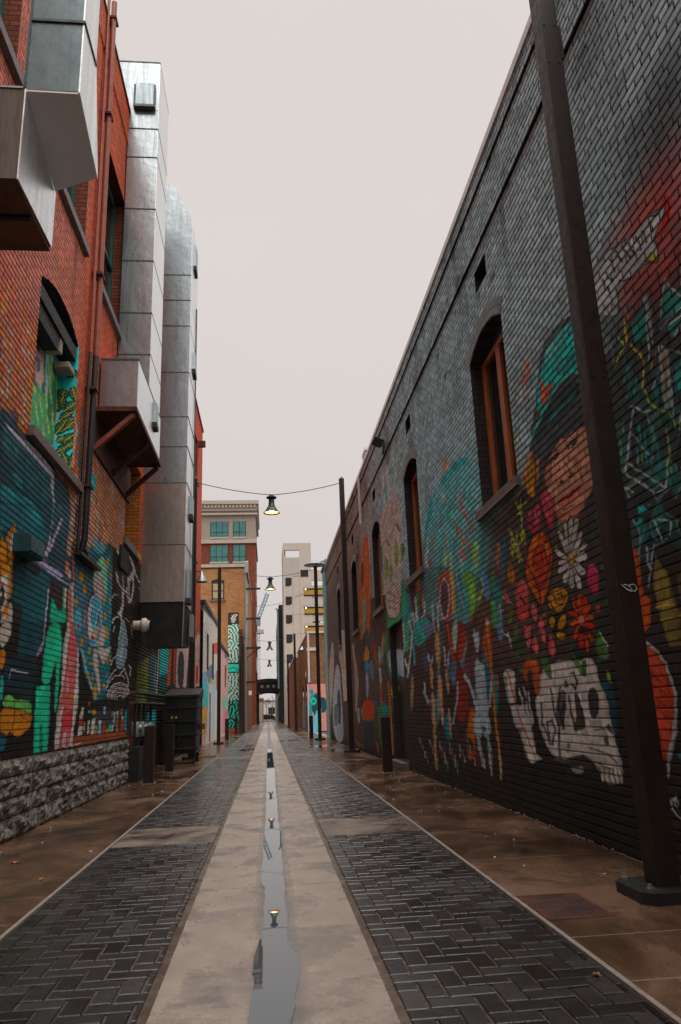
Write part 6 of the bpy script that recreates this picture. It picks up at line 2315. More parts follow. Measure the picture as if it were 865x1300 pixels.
for k, ((yc, hw), tp) in enumerate(zip(wins, tops)):
    P = loop_arch(yc, hw, 4.16, tp)
    w = part('window', M['brick_dark_x'], rt, lambda bm: reveal(bm, P, WX-.0, WX+.36))
    # brick voussoirs over the head
    bm = bmesh.new(); rise = .22; rad = (hw*hw+rise*rise)/(2*rise); zc = 6.5+rise-rad; a1 = math.asin(hw/rad)
    for row in range(2):
        r0 = rad+.01+row*.12; n = int(2*a1*r0/.07)
        for i in range(n):
            th0 = -a1+2*a1*i/n; th1 = -a1+2*a1*(i+.84)/n
            q = [(yc+r*math.sin(th), zc+r*math.cos(th)) for r, th in ((r0, th0), (r0, th1), (r0+.11, th1), (r0+.11, th0))]
            prism(bm, [(WX-.012-.004*random.random(), y, z) for y, z in q], (.03, 0, 0))
    obj('arch', bm, M['brick_grey'], w)
    if k < 3:
        boxes('sill', M['sill'], w, (WX-.07, WX+.2, yc-hw-.09, yc+hw+.20, 4.03, 4.165), bev=.008)
        boxes('sill_edge', M['zinc'], w, (WX-.075, WX-.069, yc-hw-.085, yc+hw+.195, 4.034, 4.045))
        fx = WX+.17
        boxes('frame', M['wood'], w, (fx, fx+.09, yc+hw-.16, yc+hw-.02, 4.166, 6.42), (fx, fx+.09, yc-hw+.02, yc-hw+.16, 4.166, 6.42), (fx, fx+.10, yc-.11, yc+.07, 4.166, 6.42), (fx, fx+.09, yc-hw+.02, yc+hw-.02, 6.42, 6.5), bev=.012)
        boxes('pane', M['dark_glass'], w, (fx+.05, fx+.07, yc-hw+.05, yc+hw-.05, 4.17, 6.43))
        bm = bmesh.new(); top_in = [(fx+.02, yc-hw+.02, 6.502)]+[(fx+.02, yc-hw+.02+(2*hw-.04)*i/12, float(tp(np.array(yc-hw+.02+(2*hw-.04)*i/12)))-.01) for i in range(13)]+[(fx+.02, yc+hw-.02, 6.502)]
        prism(bm, top_in, (.06, 0, 0)); obj('head_board', bm, M['dark_steel'], w)
    else:
        boxes('sill', M['sill'], w, (WX-.06, WX+.2, yc-hw-.06, yc+hw+.12, 4.04, 4.165), bev=.008)
    bm = bmesh.new(); prism(bm, [(WX+.30, y, z) for y, z in P], (.03, 0, 0)); obj('backing', bm, M['black'], w)
for yc, hw in vents:
    v = boxes('vent_opening', M['black'], rt, (WX+.22, WX+.26, yc-hw, yc+hw, 7.41, 7.74))
    part('reveal', M['brick_dark_x'], v, lambda bm: reveal(bm, [(yc-hw, 7.41), (yc+hw, 7.41), (yc+hw, 7.74), (yc-hw, 7.74)], WX+.0, WX+.22))
# painted door in its recess
yd = np.arange(17.55, 19.5, .03); zd = np.arange(.14, 3.5, .02); cd = np.empty((len(zd), len(yd), 4)); cd[:] = alb('14120f')
paint(yd, zd, cd, MURAL_R, lambda y: 3.2/max(y, 3)); sel = np.meshgrid(yd, zd)[1]; cd[:] = cd+(alb('100f0d')-cd)*np.clip((2.1-sel)*3, 0, 1)[..., None]
dr = grid_mesh('door', np.full(len(zd), WX+.16), yd, zd, cd, [], M['paint'], rt)
part('reveal', M['brick_dark_x'], dr, lambda bm: reveal(bm, [(17.6, .16), (19.45, .16), (19.45, 3.45), (17.6, 3.45)], WX+.0, WX+.17))
boxes('handle', M['zinc'], dr, (WX+.09, WX+.158, 17.75, 17.80, 1.05, 1.2))
boxes('step', M['sill'], rt, (WX-.16, WX+.16, 17.62, 19.43, .001, .15), bev=.01)
# rubble along the foot of the wall
bm = bmesh.new()
for k in range(420):
    y = random.uniform(4.5, 30); s = random.uniform(.006, .022)
    bmesh.ops.create_icosphere(bm, subdivisions=1, radius=s, matrix=Matrix.Translation((WX-.012-abs(random.gauss(0, .03)), y, s*.5)) @ Matrix.Diagonal((1, random.uniform(1, 2), .7, 1)))
tag(obj('debris', bm, M['bed']), 'grit and crumbs along the foot of the right wall', 'debris', kind='stuff')
# downpipe, chimney, flood light
part('downpipe', M['white'], rt, lambda bm: tube(bm, [(WX-.11, 23.5, 8.95), (WX-.09, 23.5, 8.7), (WX-.07, 23.6, 7.35)], .05))
ch = thing('chimney', 'short tan brick chimney standing on the dark building parapet', 'chimney', (3.75, 23.9, 9.0))
boxes('stack', M['brick_tan_x'], ch, (3.45, 4.1, 23.6, 24.3, 8.73, 9.95)); boxes('cap', M['coping'], ch, (3.38, 4.17, 23.53, 24.37, 9.952, 10.05))
boxes('corner_strip', M['white'], ch, (3.39, 3.448, 23.62, 24.28, 8.73, 9.948))
fl = thing('flood_light', 'black flood light on an arm under the right parapet', 'flood light', (3.15, 18.3, 8.1))
part('arm', M['dark_steel'], fl, lambda bm: tube(bm, [(3.17, 18.5, 8.2), (2.95, 18.5, 8.35), (2.85, 18.3, 8.3)], .022))
bm = bmesh.new(); box(bm, -.13, .13, -.11, .11, -.12, .12, bev=.025); bm.transform(Matrix.Translation((2.95, 18.15, 8.2)) @ Matrix.Rotation(R(25), 4, 'Y') @ Matrix.Rotation(R(20), 4, 'X')); obj('housing', bm, M['dark_steel'], fl)
boxes('wall_plate', M['dark_steel'], fl, (3.13, 3.172, 18.35, 18.65, 8.05, 8.35))
# ------------------------------------------------------------------ left wall: near red brick building with murals
WL = -3.15
lt = thing('brick_building', 'near red brick building on the left with murals above a stone base', 'building', (WL, 10, 0))
ysL = np.concatenate([np.arange(-12, 6.4, .4), adapt(6.4, 18.6, k=.0003, lo=.014, pts=(9.6, 11.73, 7.2, 8.0, 10.05, 11.7, 12.87, 14.9, 16.3, 18.17))])
zsL, recL = course_rows(.935, 15.2)
colr = np.empty((len(zsL), len(ysL), 4)); colr[:] = alb('8c4a34'); colr[..., 3] = .9
Yg, Zg = np.meshgrid(ysL, zsL)
mott = .5*wn(1.3, 1.9, 0)+.3*wn(3.1, 2.7, 2)+.2*wn(7.3, 6.1, 4)
blend('a06c5a', np.clip((12.2-Yg)/1.0, 0, 1)*np.clip((Zg-6)/1, 0, 1)*(.85+.4*mott))
blend('171412', np.where(Zg < 1.02, 1, 0))
blend('171412', np.where((Yg > 16.9) & (Zg < 5.1), 1, 0))
blend('7a3020', .35*np.clip(mott, 0, 1))
blend('3a2a28', np.where((Yg < 11) & (Zg < 6), 1, 0))
paint(ysL, zsL, colr, MURAL_L, lambda y: 3.15/max(y, 3))
colr[..., 3] = np.clip(.35+(Zg-2.8)/2.4, .35, 1)
for k in range(45):
    y = random.uniform(7, 18); zt = random.choice((15, 14.2, 9.2, 9.2, 5.0)); L_ = random.uniform(.4, 2.4); wd = random.uniform(.03, .1); dk = random.choice((-.4, -.3, .25))
    i0, i1 = np.searchsorted(ysL, (y-wd*3, y+wd*3)); j0, j1 = np.searchsorted(zsL, (zt-L_, zt))
    e = np.exp(-((Yg[j0:j1, i0:i1]-y-.02*np.sin(Zg[j0:j1, i0:i1]*9))/wd)**2)*np.clip(1-(zt-Zg[j0:j1, i0:i1])/L_, 0, 1)
    colr[j0:j1, i0:i1, :3] *= (1+dk*e)[..., None]
holes = []; hA, tA = arch(10.66, 1.07, 5.19, 7.5, .26); holes.append(hA)
upw = [(6.3, 8.0), (10.05, 11.7), (12.87, 14.9)]
for a, b in upw: holes.append(rect(a, b, 9.42, 12.75))
holes.append(rect(16.3, 18.17, 5.25, 7.35))
xsL = WL-recL*.005+np.where(zsL > 14.35, .03, 0)
grid_mesh('wall', xsL, ysL, zsL, colr, holes, M['brickL'], lt)
boxes('end_wall', M['brick_red_x'], lt, (-12, WL-.004, 18.45, 18.6, .0, 15.15)); boxes('roof', M['plain_dark'], lt, (-12, WL-.3, -12, 18.44, 14.7, 14.9))
boxes('parapet_cap', M['brick_red'], lt, (WL-.3, WL+.06, -12, 18.6, 15.203, 15.27))
for a, b in upw:
    w = part('window', M['brick_red_x'], lt, lambda bm: reveal(bm, [(a, 9.42), (b, 9.42), (b, 12.75), (a, 12.75)], WL+.0, WL-.38))
    boxes('sill', M['sill_grey'], w, (WL-.36, WL+.09, a-.06, b+.06, 9.28, 9.43), bev=.006)
    fx = WL-.30
    boxes('frame', M['green_frame'], w, (fx, fx+.08, a, a+.09, 9.43, 12.74), (fx, fx+.08, b-.09, b, 9.43, 12.74), (fx, fx+.09, a+.09, b-.09, 11.0, 11.1), (fx, fx+.08, (a+b)/2-.04, (a+b)/2+.04, 9.43, 11.0), (fx, fx+.08, a+.09, b-.09, 12.62, 12.74), (fx, fx+.08, a+.09, b-.09, 9.43, 9.52))
    boxes('pane', M['dark_glass'], w, (fx+.02, fx+.04, a+.02, b-.02, 9.44, 12.7))
a, b = 16.3, 18.17
w = part('window', M['brick_orev'], lt, lambda bm: reveal(bm, [(a, 5.25), (b, 5.25), (b, 7.35), (a, 7.35)], WL+.0, WL-.6))
boxes('backing', M['black'], w, (WL-.62, WL-.56, a, b, 5.25, 7.35)); boxes('sill', M['sill_grey'], w, (WL-.5, WL+.07, a-.08, b-.45, 5.1, 5.26), bev=.006); boxes('painted_sill_end', M['yellow'], w, (WL-.5, WL+.07, b-.448, b+.06, 5.1, 5.26), bev=.006)
# arched recess with painted back and side
rc = part('window', M['brick_dark_x'], lt, lambda bm: reveal(bm, loop_arch(10.66, 1.068, 5.19, tA), WL+.0, WL-.34))
yn = np.arange(9.58, 11.75, .014); zn = np.arange(5.15, 7.8, .012); cn = np.empty((len(zn), len(yn), 4)); cn[:] = alb('5f9298')
paint(yn, zn, cn, MURAL_N, lambda y: 3.4/y); grid_mesh('painted_back', np.full(len(zn), WL-.30), yn, zn, cn, [], M['paint'], rc)
yv = np.arange(-3.47, -3.14, .006); zv = np.arange(5.15, 7.8, .010); cvv = np.empty((len(zv), len(yv), 4)); cvv[:] = alb('23898c')
# painted coordinates run along x on the side of the recess
paint(yv, zv, cvv, MURAL_V, lambda y: 1.); grid_mesh('painted_side', np.full(len(zv), 11.722), yv, zv, cvv, [lambda Y, Z: Z > tA(np.array(11.7))+.0], M['paint'], rc, swap=True)
boxes('soffit', M['black'], rc, (WL-.29, WL-.02, 9.62, 11.70, 7.22, 7.44)); boxes('machine', M['black'], rc, (WL-.29, WL-.06, 9.7, 10.8, 6.95, 7.215))
boxes('bulkhead', M['taupe'], rc, (WL-.28, WL-.05, 10.85, 11.0, 6.98, 7.21), bev=.01); boxes('ledge', M['taupe'], rc, (WL-.28, WL-.03, 11.35, 11.70, 6.95, 7.05), bev=.01)
boxes('sill', M['sill'], rc, (WL-.28, WL+.09, 9.52, 12.25, 5.05, 5.2), bev=.008)
# rock faced stone base
bm = bmesh.new(); z = 0; heights = [.26, .22, .25, .19]
for h in heights:
    y = -6+random.random()
    while y < 17.62:
        l = random.uniform(.35, .95); y1 = min(17.68, y+l)
        if 17.68-y1 < .2: y1 = 17.68
        ny_, nz_ = max(3, int((y1-y)/.055)), max(3, int(h/.05))
        rows = []; sd = random.random()*50
        for j in range(nz_+1):
            row = []
            for i in range(ny_+1):
                u, v = i/ny_, j/nz_; yy, zz = y+.008+(y1-y-.016)*u, z+.008+(h-.016)*v
                e = min(u*(y1-y), (1-u)*(y1-y), v*h, (1-v)*h); b = min(1, e/.05)
                d = b*(.022+.014*math.sin(yy*11+sd)+.014*math.sin(zz*29+yy*7+sd*2)+random.gauss(0, .013))
                row.append(bm.verts.new((WL+.02+d, yy, zz)))
            rows.append(row)
        for j in range(nz_):
            for i in range(ny_): bm.faces.new((rows[j][i], rows[j][i+1], rows[j+1][i+1], rows[j+1][i]))
        for c in (rows[0], rows[-1], [r[0] for r in rows], [r[-1] for r in rows]):
            k = [bm.verts.new((WL-.05, p.co.y, p.co.z)) for p in c]
            for i in range(len(c)-1): bm.faces.new((c[i], c[i+1], k[i+1], k[i]))
        y = y1
    z += h
box(bm, WL-.35, WL-.0, -12, 17.66, 0, .934)
obj('stone_base', bm, M['stone'], lt)
boxes('ledge_conduit', M['dark_steel'], lt, (WL-.0, WL+.13, 12.2, 13.7, 4.0, 4.06), (WL-.0, WL+.05, 12.2, 13.7, 4.062, 4.09))
boxes('wall_vent', M['black'], lt, (WL-.0, WL+.05, 15.85, 16.75, 4.5, 5.0), bev=.01)
mb = thing('meter_box', 'dark teal painted metal box fixed to the left mural wall', 'wall box', (WL, 9.6, 3.4))
boxes('case', mat('dark_teal_paint', (.006, .05, .06), .5, var=.2), mb, (WL+.0, WL+.2, 9.3, 9.95, 3.42, 3.66), bev=.01); boxes('lid', mat('dark_teal_lid', (.012, .075, .085), .5), mb, (WL+.202, WL+.215, 9.33, 9.92, 3.45, 3.63))
# downpipes
dp = thing('downpipe', 'red painted rain downpipe running down the near brick wall to a dark end', 'downpipe', (WL+.1, 12.5, 4.1))
part('pipe', M['pipe_red'], dp, lambda bm: tube(bm, [(WL+.12, 12.36, 15.75), (WL+.12, 12.4, 12), (WL+.12, 12.45, 7.7)], .055, 12), True)
part('lower_pipe', M['dark_steel'], dp, lambda bm: tube(bm, [(WL+.12, 12.45, 7.698), (WL+.12, 12.36, 4.3), (WL+.09, 12.36, 4.14), (WL+.09, 12.6, 4.1)], .055, 12), True)
part('thin_pipe', M['pipe_red'], dp, lambda bm: tube(bm, [(WL+.06, 12.16, 15.6), (WL+.06, 12.28, 7.7)], .03, 8), True)
part('thin_lower_pipe', M['dark_steel'], dp, lambda bm: tube(bm, [(WL+.06, 12.28, 7.698), (WL+.06, 12.2, 4.1)], .03, 8), True)
for z in (15.3, 12.9, 9.3, 7.0, 5.2): boxes('clamp', M['rust'], dp, (WL+.0, WL+.19, 12.29, 12.53, z, z+.05))
# ------------------------------------------------------------------ sheet metal ducts on the left
d0 = thing('ventilation_duct', 'pale sheet metal duct with plywood box high at the top left corner', 'duct', (-1.7, 5.4, 5.4))
boxes('riser', M['galv_dark'], d0, (-1.885, -1.47, 5.0, 5.012, 6.245, 10.5))
part('sky_lit_side_overlay', M['galv_side'], d0, lambda bm: prism(bm, [(-1.469, 4.998, 6.235), (-1.469, 5.7, 5.99), (-1.469, 5.42, 7.0), (-1.469, 5.42, 10.5), (-1.469, 4.998, 10.5)], (.012, 0, 0)))
part('back_panel', M['galv_dull'], d0, lambda bm: hexa(bm, [(-1.87, 5.64, 6.12), (-1.482, 5.62, 6.12), (-1.482, 5.63, 6.12), (-1.87, 5.65, 6.12), (-1.885, 5.41, 7.0), (-1.472, 5.41, 7.0), (-1.472, 5.42, 7.0), (-1.885, 5.42, 7.0)]))
part('lower_panel', M['white_metal'], d0, lambda bm: hexa(bm, [(-1.885, 5.0, 6.225), (-1.47, 5.0, 6.22), (-1.47, 5.69, 5.985), (-1.865, 5.86, 5.975), (-1.885, 5.0, 6.242), (-1.47, 5.0, 6.236), (-1.47, 5.69, 6.0), (-1.865, 5.86, 5.99)]))
boxes('flange', M['seam'], d0, (-1.895, -1.455, 4.985, 5.02, 6.93, 6.955), (-1.455, -1.446, 4.985, 5.42, 6.93, 6.95), (-1.895, -1.876, 4.986, 5.012, 6.25, 10.5))
part('left_panel', M['galv'], d0, lambda bm: prism(bm, [(-1.888, 5.014, 6.245), (-1.888, 5.42, 6.245), (-1.888, 5.42, 10.5), (-1.888, 5.014, 10.5)], (-.01, 0, 0)))
part('wall_box_side', M['galv_side'], d0, lambda bm: prism(bm, [(-1.882, 4.99, 6.242), (-1.882, 4.99, 5.39), (-1.882, 5.9, 5.42), (-1.882, 5.9, 5.985)], (.012, 0, 0)))
boxes('wall_box_front', M['ply'], d0, (WL+.0, -1.884, 4.98, 5.0, 5.385, 6.225))
boxes('wall_box_bottom', M['ply_under'], d0, (WL+.0, -1.884, 5.002, 5.9, 5.38, 5.40)); boxes('wall_box_top', M['galv_dull'], d0, (WL+.0, -1.89, 4.97, 5.9, 6.228, 6.245)); boxes('wall_box_back', M['galv_dull'], d0, (WL+.0, -1.884, 5.885, 5.90, 5.401, 6.226))
boxes('stay', M['dark_steel'], d0, (WL+.0, -1.9, 5.40, 5.44, 5.35, 5.379))
def seams(name, p, x0, x1, y0, y1, zs):
    for z in zs:
        o = boxes('flange', M['seam'], p, (x0-.012, x1+.014, y0-.014, y0-.0, z, z+.018), (x1+.0, x1+.014, y0+.0005, y1, z, z+.016))
# tall square duct rising from a bracketed platform
d1 = thing('ventilation_duct', 'tall square galvanised duct rising from a rusty bracketed platform above the parapet', 'duct', (-2.8, 15, 7))
boxes('riser', M['galv'], d1, (WL+.025, -2.45, 14.70, 16.25, 8.0, 15.3)); boxes('top_bend', M['galv'], d1, (-3.55, -2.45, 14.695, 16.25, 15.302, 16.7))
boxes('sky_lit_side_overlay', M['galv_side'], d1, (-2.4495, -2.442, 14.71, 16.24, 8.07, 16.67)); boxes('sky_lit_side_overlay', M['galv_side'], d1, (-2.4195, -2.412, 13.255, 16.19, 6.97, 8.03))  # overlay sheets carry the sky-lit tone of the alley side
seams('s', d1, WL+.03, -2.45, 14.70, 16.25, (8.9, 9.9, 11.2, 12.55, 13.95, 14.75)); boxes('flange', M['seam'], d1, (-3.56, -2.44, 14.685, 14.693, 16.68, 16.71), (-2.449, -2.44, 14.70, 16.25, 16.68, 16.71))
boxes('access_hatch', M['galv_dull'], d1, (-2.98, -2.56, 14.60, 14.694, 15.35, 16.0), bev=.01); boxes('hatch_lip', M['seam'], d1, (-3.0, -2.54, 14.56, 14.69, 15.28, 15.345), (-3.02, -2.985, 14.6, 14.69, 15.3, 15.95), (-2.555, -2.52, 14.6, 14.69, 15.3, 15.95))
boxes('fan_box', M['galv'], d1, (WL+.03, -2.42, 13.25, 16.2, 6.96, 8.06), bev=.006); boxes('flange', M['seam'], d1, (WL+.02, -2.405, 13.235, 13.249, 8.04, 8.075), (-2.419, -2.405, 13.25, 16.2, 8.04, 8.07))
boxes('side_hood', M['galv_dull'], d1, (-2.419, -2.33, 15.05, 15.35, 7.5, 7.95)); boxes('hood_mouth', M['black'], d1, (-2.418, -2.32, 15.04, 15.36, 7.38, 7.498))
pl = thing('steel_bracket', 'rusty steel platform with diagonal braces under the tall square duct', 'bracket', (-2.8, 14.5, 6.2))
boxes('deck', M['rust'], pl, (WL+.02, -2.40, 13.0, 16.2, 6.90, 6.955)); boxes('edge_angle', M['rust'], pl, (-2.40, -2.37, 12.97, 16.22, 6.87, 6.96), (WL+.02, -2.40, 12.97, 12.998, 6.87, 6.96), (WL+.02, -2.40, 16.202, 16.22, 6.87, 6.96))
boxes('wall_rail', M['rust'], pl, (WL+.0, WL+.05, 12.95, 16.6, 6.12, 6.30), (WL+.0, WL+.04, 12.95, 16.6, 6.302, 6.86))
for i, y in enumerate((13.08, 14.62, 16.12)):
    part('brace', M['rust_red'] if i == 0 else M['rust'], pl, lambda bm: hexa(bm, [(WL+.05, y-.06, 6.13), (WL+.05, y+.06, 6.13), (WL+.05, y+.06, 6.25), (WL+.05, y-.06, 6.25), (-2.42, y-.06, 6.79), (-2.42, y+.06, 6.79), (-2.42, y+.06, 6.897), (-2.42, y-.06, 6.897)]))
# big silver duct further on
d2 = thing('ventilation_duct', 'big silver duct with sloped top and dark kitchen hood below', 'duct', (-2.6, 19, 3.1))
part('riser', M['galv'], d2, lambda bm: prism(bm, [(WL+.0, 18.62, 4.15), (-2.08, 18.62, 4.15), (-2.04, 18.62, 15.2), (-2.55, 18.62, 16.35), (WL+.0, 18.62, 16.6)], (0, 1.9, 0)))
part('sky_lit_side_overlay', M['galv_side'], d2, lambda bm: prism(bm, [(-2.0785, 18.63, 4.16), (-2.0785, 20.5, 4.16), (-2.0385, 20.5, 15.18), (-2.0385, 18.63, 15.18)], (.006, 0, 0)))
seams('s', d2, WL+.02, -2.055, 18.62, 20.5, (5.6, 7.25, 8.25, 9.1, 10.4, 11.8, 12.6, 13.4)); boxes('reflection_skirt_overlay', M['galv_brown'], d2, (WL+.0, -2.09, 18.605, 18.618, 4.15, 5.59)); boxes('front_panel', M['galv_brown'], d2, (WL+.0, -2.085, 18.607, 18.619, 5.62, 7.24))  # front overlays hold the brown reflection as colour
part('hood', M['dark_metal'], d2, lambda bm: hexa(bm, [(-2.95, 18.75, 3.05), (-2.12, 18.75, 3.05), (-2.12, 20.4, 3.15), (-2.95, 20.4, 3.15), (WL+.01, 18.63, 4.148), (-2.085, 18.63, 4.148), (-2.085, 20.5, 4.148), (WL+.01, 20.5, 4.148)]))
part('hood_trim', M['galv'], d2, lambda bm: hexa(bm, [(-2.115, 18.73, 3.05), (-2.10, 18.73, 3.05), (-2.06, 18.62, 4.148), (-2.08, 18.62, 4.148), (-2.115, 18.80, 3.05), (-2.10, 18.80, 3.05), (-2.06, 18.70, 4.148), (-2.08, 18.70, 4.148)]))
for y, z, h in ((19.2, 14.1, .7), (19.4, 10.9, .5), (19.3, 6.6, .5), (19.0, 4.3, .75), (19.9, 3.4, .6)):
    boxes('side_hood', M['galv_dull'], d2, (-2.055, -1.97, y, y+.45, z, z+h)); boxes('hood_mouth', M['black'], d2, (-2.054, -1.96, y-.01, y+.46, z-.14, z-.002))
part('conduit', M['seam'], d2, lambda bm: tube(bm, [(-2.02, 20.1, 3.6), (-2.02, 20.1, 13.2)], .02, 6))
ev = thing('exhaust_vent', 'ivory round exhaust vent sticking out of the wall under the silver duct', 'exhaust vent', (-3, 17.95, 3.5))
part('pipe', M['ivory'], ev, lambda bm: lathe(bm, [(.11, WL-.02), (.11, -2.98), (.12, -2.98)], (0, 17.9, 3.5), 20, 'x'), True)
part('cowl', M['ivory'], ev, lambda bm: lathe(bm, [(.115, -2.985), (.165, -2.95), (.175, -2.89), (.15, -2.84), (.11, -2.82), (.10, -2.75)], (0, 17.9, 3.5), 20, 'x'), True)
part('mouth', M['dark_glass'], ev, lambda bm: lathe(bm, [(.108, -2.77), (.112, -2.74), (.06, -2.735)], (0, 17.9, 3.5), 20, 'x', True))
# ------------------------------------------------------------------ building behind the ducts
lb = thing('brick_building', 'red brick building behind the silver duct with painted doors and shopfront', 'building', (-3.3, 28, 0))
ysB = adapt(18.6, 37, .0003, .03, .09); zsB, recB = course_rows(0, 15.86, fine=False)
colr = np.empty((len(zsB), len(ysB), 4)); colr[:] = alb('85402f'); colr[..., 3] = .6; Yg, Zg = np.meshgrid(ysB, zsB); blend('15130f', (4.1-Zg)/.1)
paint(ysB, zsB, colr, MURAL_B, lambda y: 3.3/y)
grid_mesh('wall', -3.3-recB*.008, ysB, zsB, colr, [rect(33.2, 34.4, 8.4, 10.8), rect(33.2, 34.4, 12.2, 14.4)], M['brickL'], lb)
boxes('end_wall', M['brick_red_x'], lb, (-12, -3.304, 36.85, 37, 0, 15.8)); boxes('roof', M['plain_dark'], lb, (-12, -3.6, 18.7, 36.8, 15.2, 15.4)); boxes('parapet_cap', M['brick_red'], lb, (-3.6, -3.24, 18.6, 37.02, 15.863, 15.95))
boxes('bracket', M['rust'], lb, (-3.3, -2.95, 34.6, 34.8, 14.2, 14.5))
for a in (8.4, 12.2):
    w = part('window', M['brick_red_x'], lb, lambda bm: reveal(bm, [(33.2, a), (34.4, a), (34.4, a+2.3), (33.2, a+2.3)], -3.3, -3.6)); boxes('pane', M['dark_glass'], w, (-3.58, -3.55, 33.2, 34.4, a, a+2.3)); boxes('sill', M['sill'], w, (-3.5, -3.2, 33.1, 34.5, a-.12, a+.003))
gm = thing('gas_meter', 'grey gas meters and pipes on the wall behind the stone base corner', 'gas meter', (-3.1, 18.6, 0))
for z in (1.72, 1.95): part('pipe_rail', M['dark_steel'], gm, lambda bm: tube(bm, [(-3.28, 17.75, z), (-3.0, 17.8, z), (-3.0, 22.4, z+.02)], .035, 8))
for y in (17.95, 18.5, 19.2, 20.3): part('riser_pipe', M['dark_steel'], gm, lambda bm: tube(bm, [(-3.05, y, .0), (-3.05, y, 1.72)], .03, 8))
for y in (18.1, 18.85):
    part('meter', M['galv_dull'], gm, lambda bm: (box(bm, -3.2, -2.98, y, y+.3, .95, 1.3, .04), lathe(bm, [(.0, 0), (.1, 0), (.1, .06), (0, .06)], (-2.98, y+.15, 1.15), 14, 'x')) and None, True)
part('regulator', M['zinc'], gm, lambda bm: (lathe(bm, [(.02, -.05), (.13, -.03), (.14, 0), (.13, .03), (.03, .06)], (-2.98, 19.55, 1.2), 16), tube(bm, [(-2.98, 19.55, 1.25), (-2.98, 19.9, 1.25)], .03)) and None, True)
for q in ((-3.25, -2.9, 17.75, 18.3, .001, .75), (-3.28, -3.0, 19.4, 20.6, .001, .85)): boxes('cabinet', M['black'], gm, q)
# bollards
def bollard(label, x, y):
    b = thing('bollard', label, 'bollard', (x, y, 0), 'square bollards along the sidewalks')
    part('post', M['brown_steel'], b, lambda bm: box(bm, -.105+x, .105+x, y-.105, y+.105, .0, 1.19, .012)); boxes('cap', M['dark_steel'], b, (x-.10, x+.10, y-.10, y+.10, 1.191, 1.2)); boxes('foot', M['kerbline'], b, (x-.14, x+.14, y-.14, y+.14, -.002, .006))
    return b
b0 = bollard('brown square bollard nearest the stone base corner on the left', -2.6, 17.3)
for lab, x, y in (('brown square bollard standing just in front of the black dumpster', -2.58, 20.6), ('dark square bollard alone in front of the painted right wall door', 2.66, 17.35), ('thin dark bollard by the pink painted wall on the far left', -2.4, 45.0), ('dark bollard beside the second brown post on the right', 2.3, 41.5), ('dark bollard far left before the orange brick building', -2.35, 56.5)):
    dup(b0, (x, y, 0), lab)
# dumpster
du = thing('dumpster', 'tall black wheeled dumpster against the left wall', 'dumpster', (-2.65, 24.3, 0))
bm = bmesh.new(); hexa(bm, [(-3.1, 23.55, .3), (-2.2, 23.55, .3), (-2.2, 25.0, .3), (-3.1, 25.0, .3), (-3.12, 23.5, 1.95), (-2.14, 23.5, 1.95), (-2.14, 25.05, 1.95), (-3.12, 25.05, 1.95)]); obj('body', bm, M['dumpster'], du)
bm = bmesh.new()
for z in (.42, .82, 1.22, 1.62): box(bm, -3.14, -2.11, 23.46, 23.54, z, z+.06, .01); box(bm, -2.19, -2.11, 23.54, 25.05, z, z+.06, .01)
for x in (-3.1, -2.66, -2.2): box(bm, x-.03, x+.03, 23.47, 23.53, .32, 1.93, .008)
obj('rib', bm, M['dumpster'], du)
bm = bmesh.new(); hexa(bm, [(-3.16, 23.44, 1.955), (-2.1, 23.44, 1.955), (-2.1, 25.1, 1.955), (-3.16, 25.1, 1.955), (-3.16, 23.44, 2.02), (-2.1, 23.44, 2.02), (-2.1, 25.1, 2.26), (-3.16, 25.1, 2.26)]); obj('lid', bm, M['dumpster'], du)
boxes('fork_pocket', M['dumpster'], du, (-2.10, -2.02, 23.7, 24.9, .98, 1.15), bev=.01)
boxes('sticker', M['yellow'], du, (-2.93, -2.86, 23.455, 23.459, 1.33, 1.40), (-2.80, -2.73, 23.455, 23.459, 1.33, 1.40))
for x, y in ((-2.25, 23.7), (-3.0, 23.7), (-2.25, 24.85), (-3.0, 24.85)):
    w = part('wheel', M['cable'], du, lambda bm: lathe(bm, [(.03, -.035), (.1, -.035), (.115, -.02), (.115, .02), (.1, .035), (.03, .035)], (x, y, .115), 16, 'x'), True); boxes('fork', M['dark_steel'], w, (x-.05, x+.05, y-.03, y+.03, .2, .3))
# ------------------------------------------------------------------ posts with span wires and bell lamps
def post(label, x, y, h, w=.18):
    p = thing('steel_post', label, 'post', (x, y, 0), 'tall brown square posts along the alley')
    part('shaft', M['brown_steel'], p, lambda bm: box(bm, x-w/2, x+w/2, y-w/2, y+w/2, .02, h, .010))
    part('cap', M['brown_steel'], p, lambda bm: hexa(bm, [(x-w/2-.01, y-w/2-.01, h+.001), (x+w/2+.01, y-w/2-.01, h+.001), (x+w/2+.01, y+w/2+.01, h+.001), (x-w/2-.01, y+w/2+.01, h+.001), (x-.03, y-.03, h+.1), (x+.03, y-.03, h+.1), (x+.03, y+.03, h+.1), (x-.03, y+.03, h+.1)]))
    pts8 = [(x+.27*a*(.98), y+.27*b*.98) for a, b in ((-1, -.72), (-.72, -1), (.72, -1), (1, -.72), (1, .72), (.72, 1), (-.72, 1), (-1, .72))]
    part('base_plate', M['dark_steel'], p, lambda bm: prism(bm, [(a, b, .0015) for a, b in pts8], (0, 0, .075)))
    for a in (-1, 1):
        for b in (-1, 1): part('anchor_bolt', M['zinc'], p, lambda bm: lathe(bm, [(.0, .07), (.026, .07), (.026, .1), (.014, .102), (.014, .125), (0, .125)], (x+a*.19, y+b*.19, 0), 6))
    return p
p0 = post('near brown steel post leaning tall over the flower mural, closest to the camera', 2.80, 5.55, 9.6)
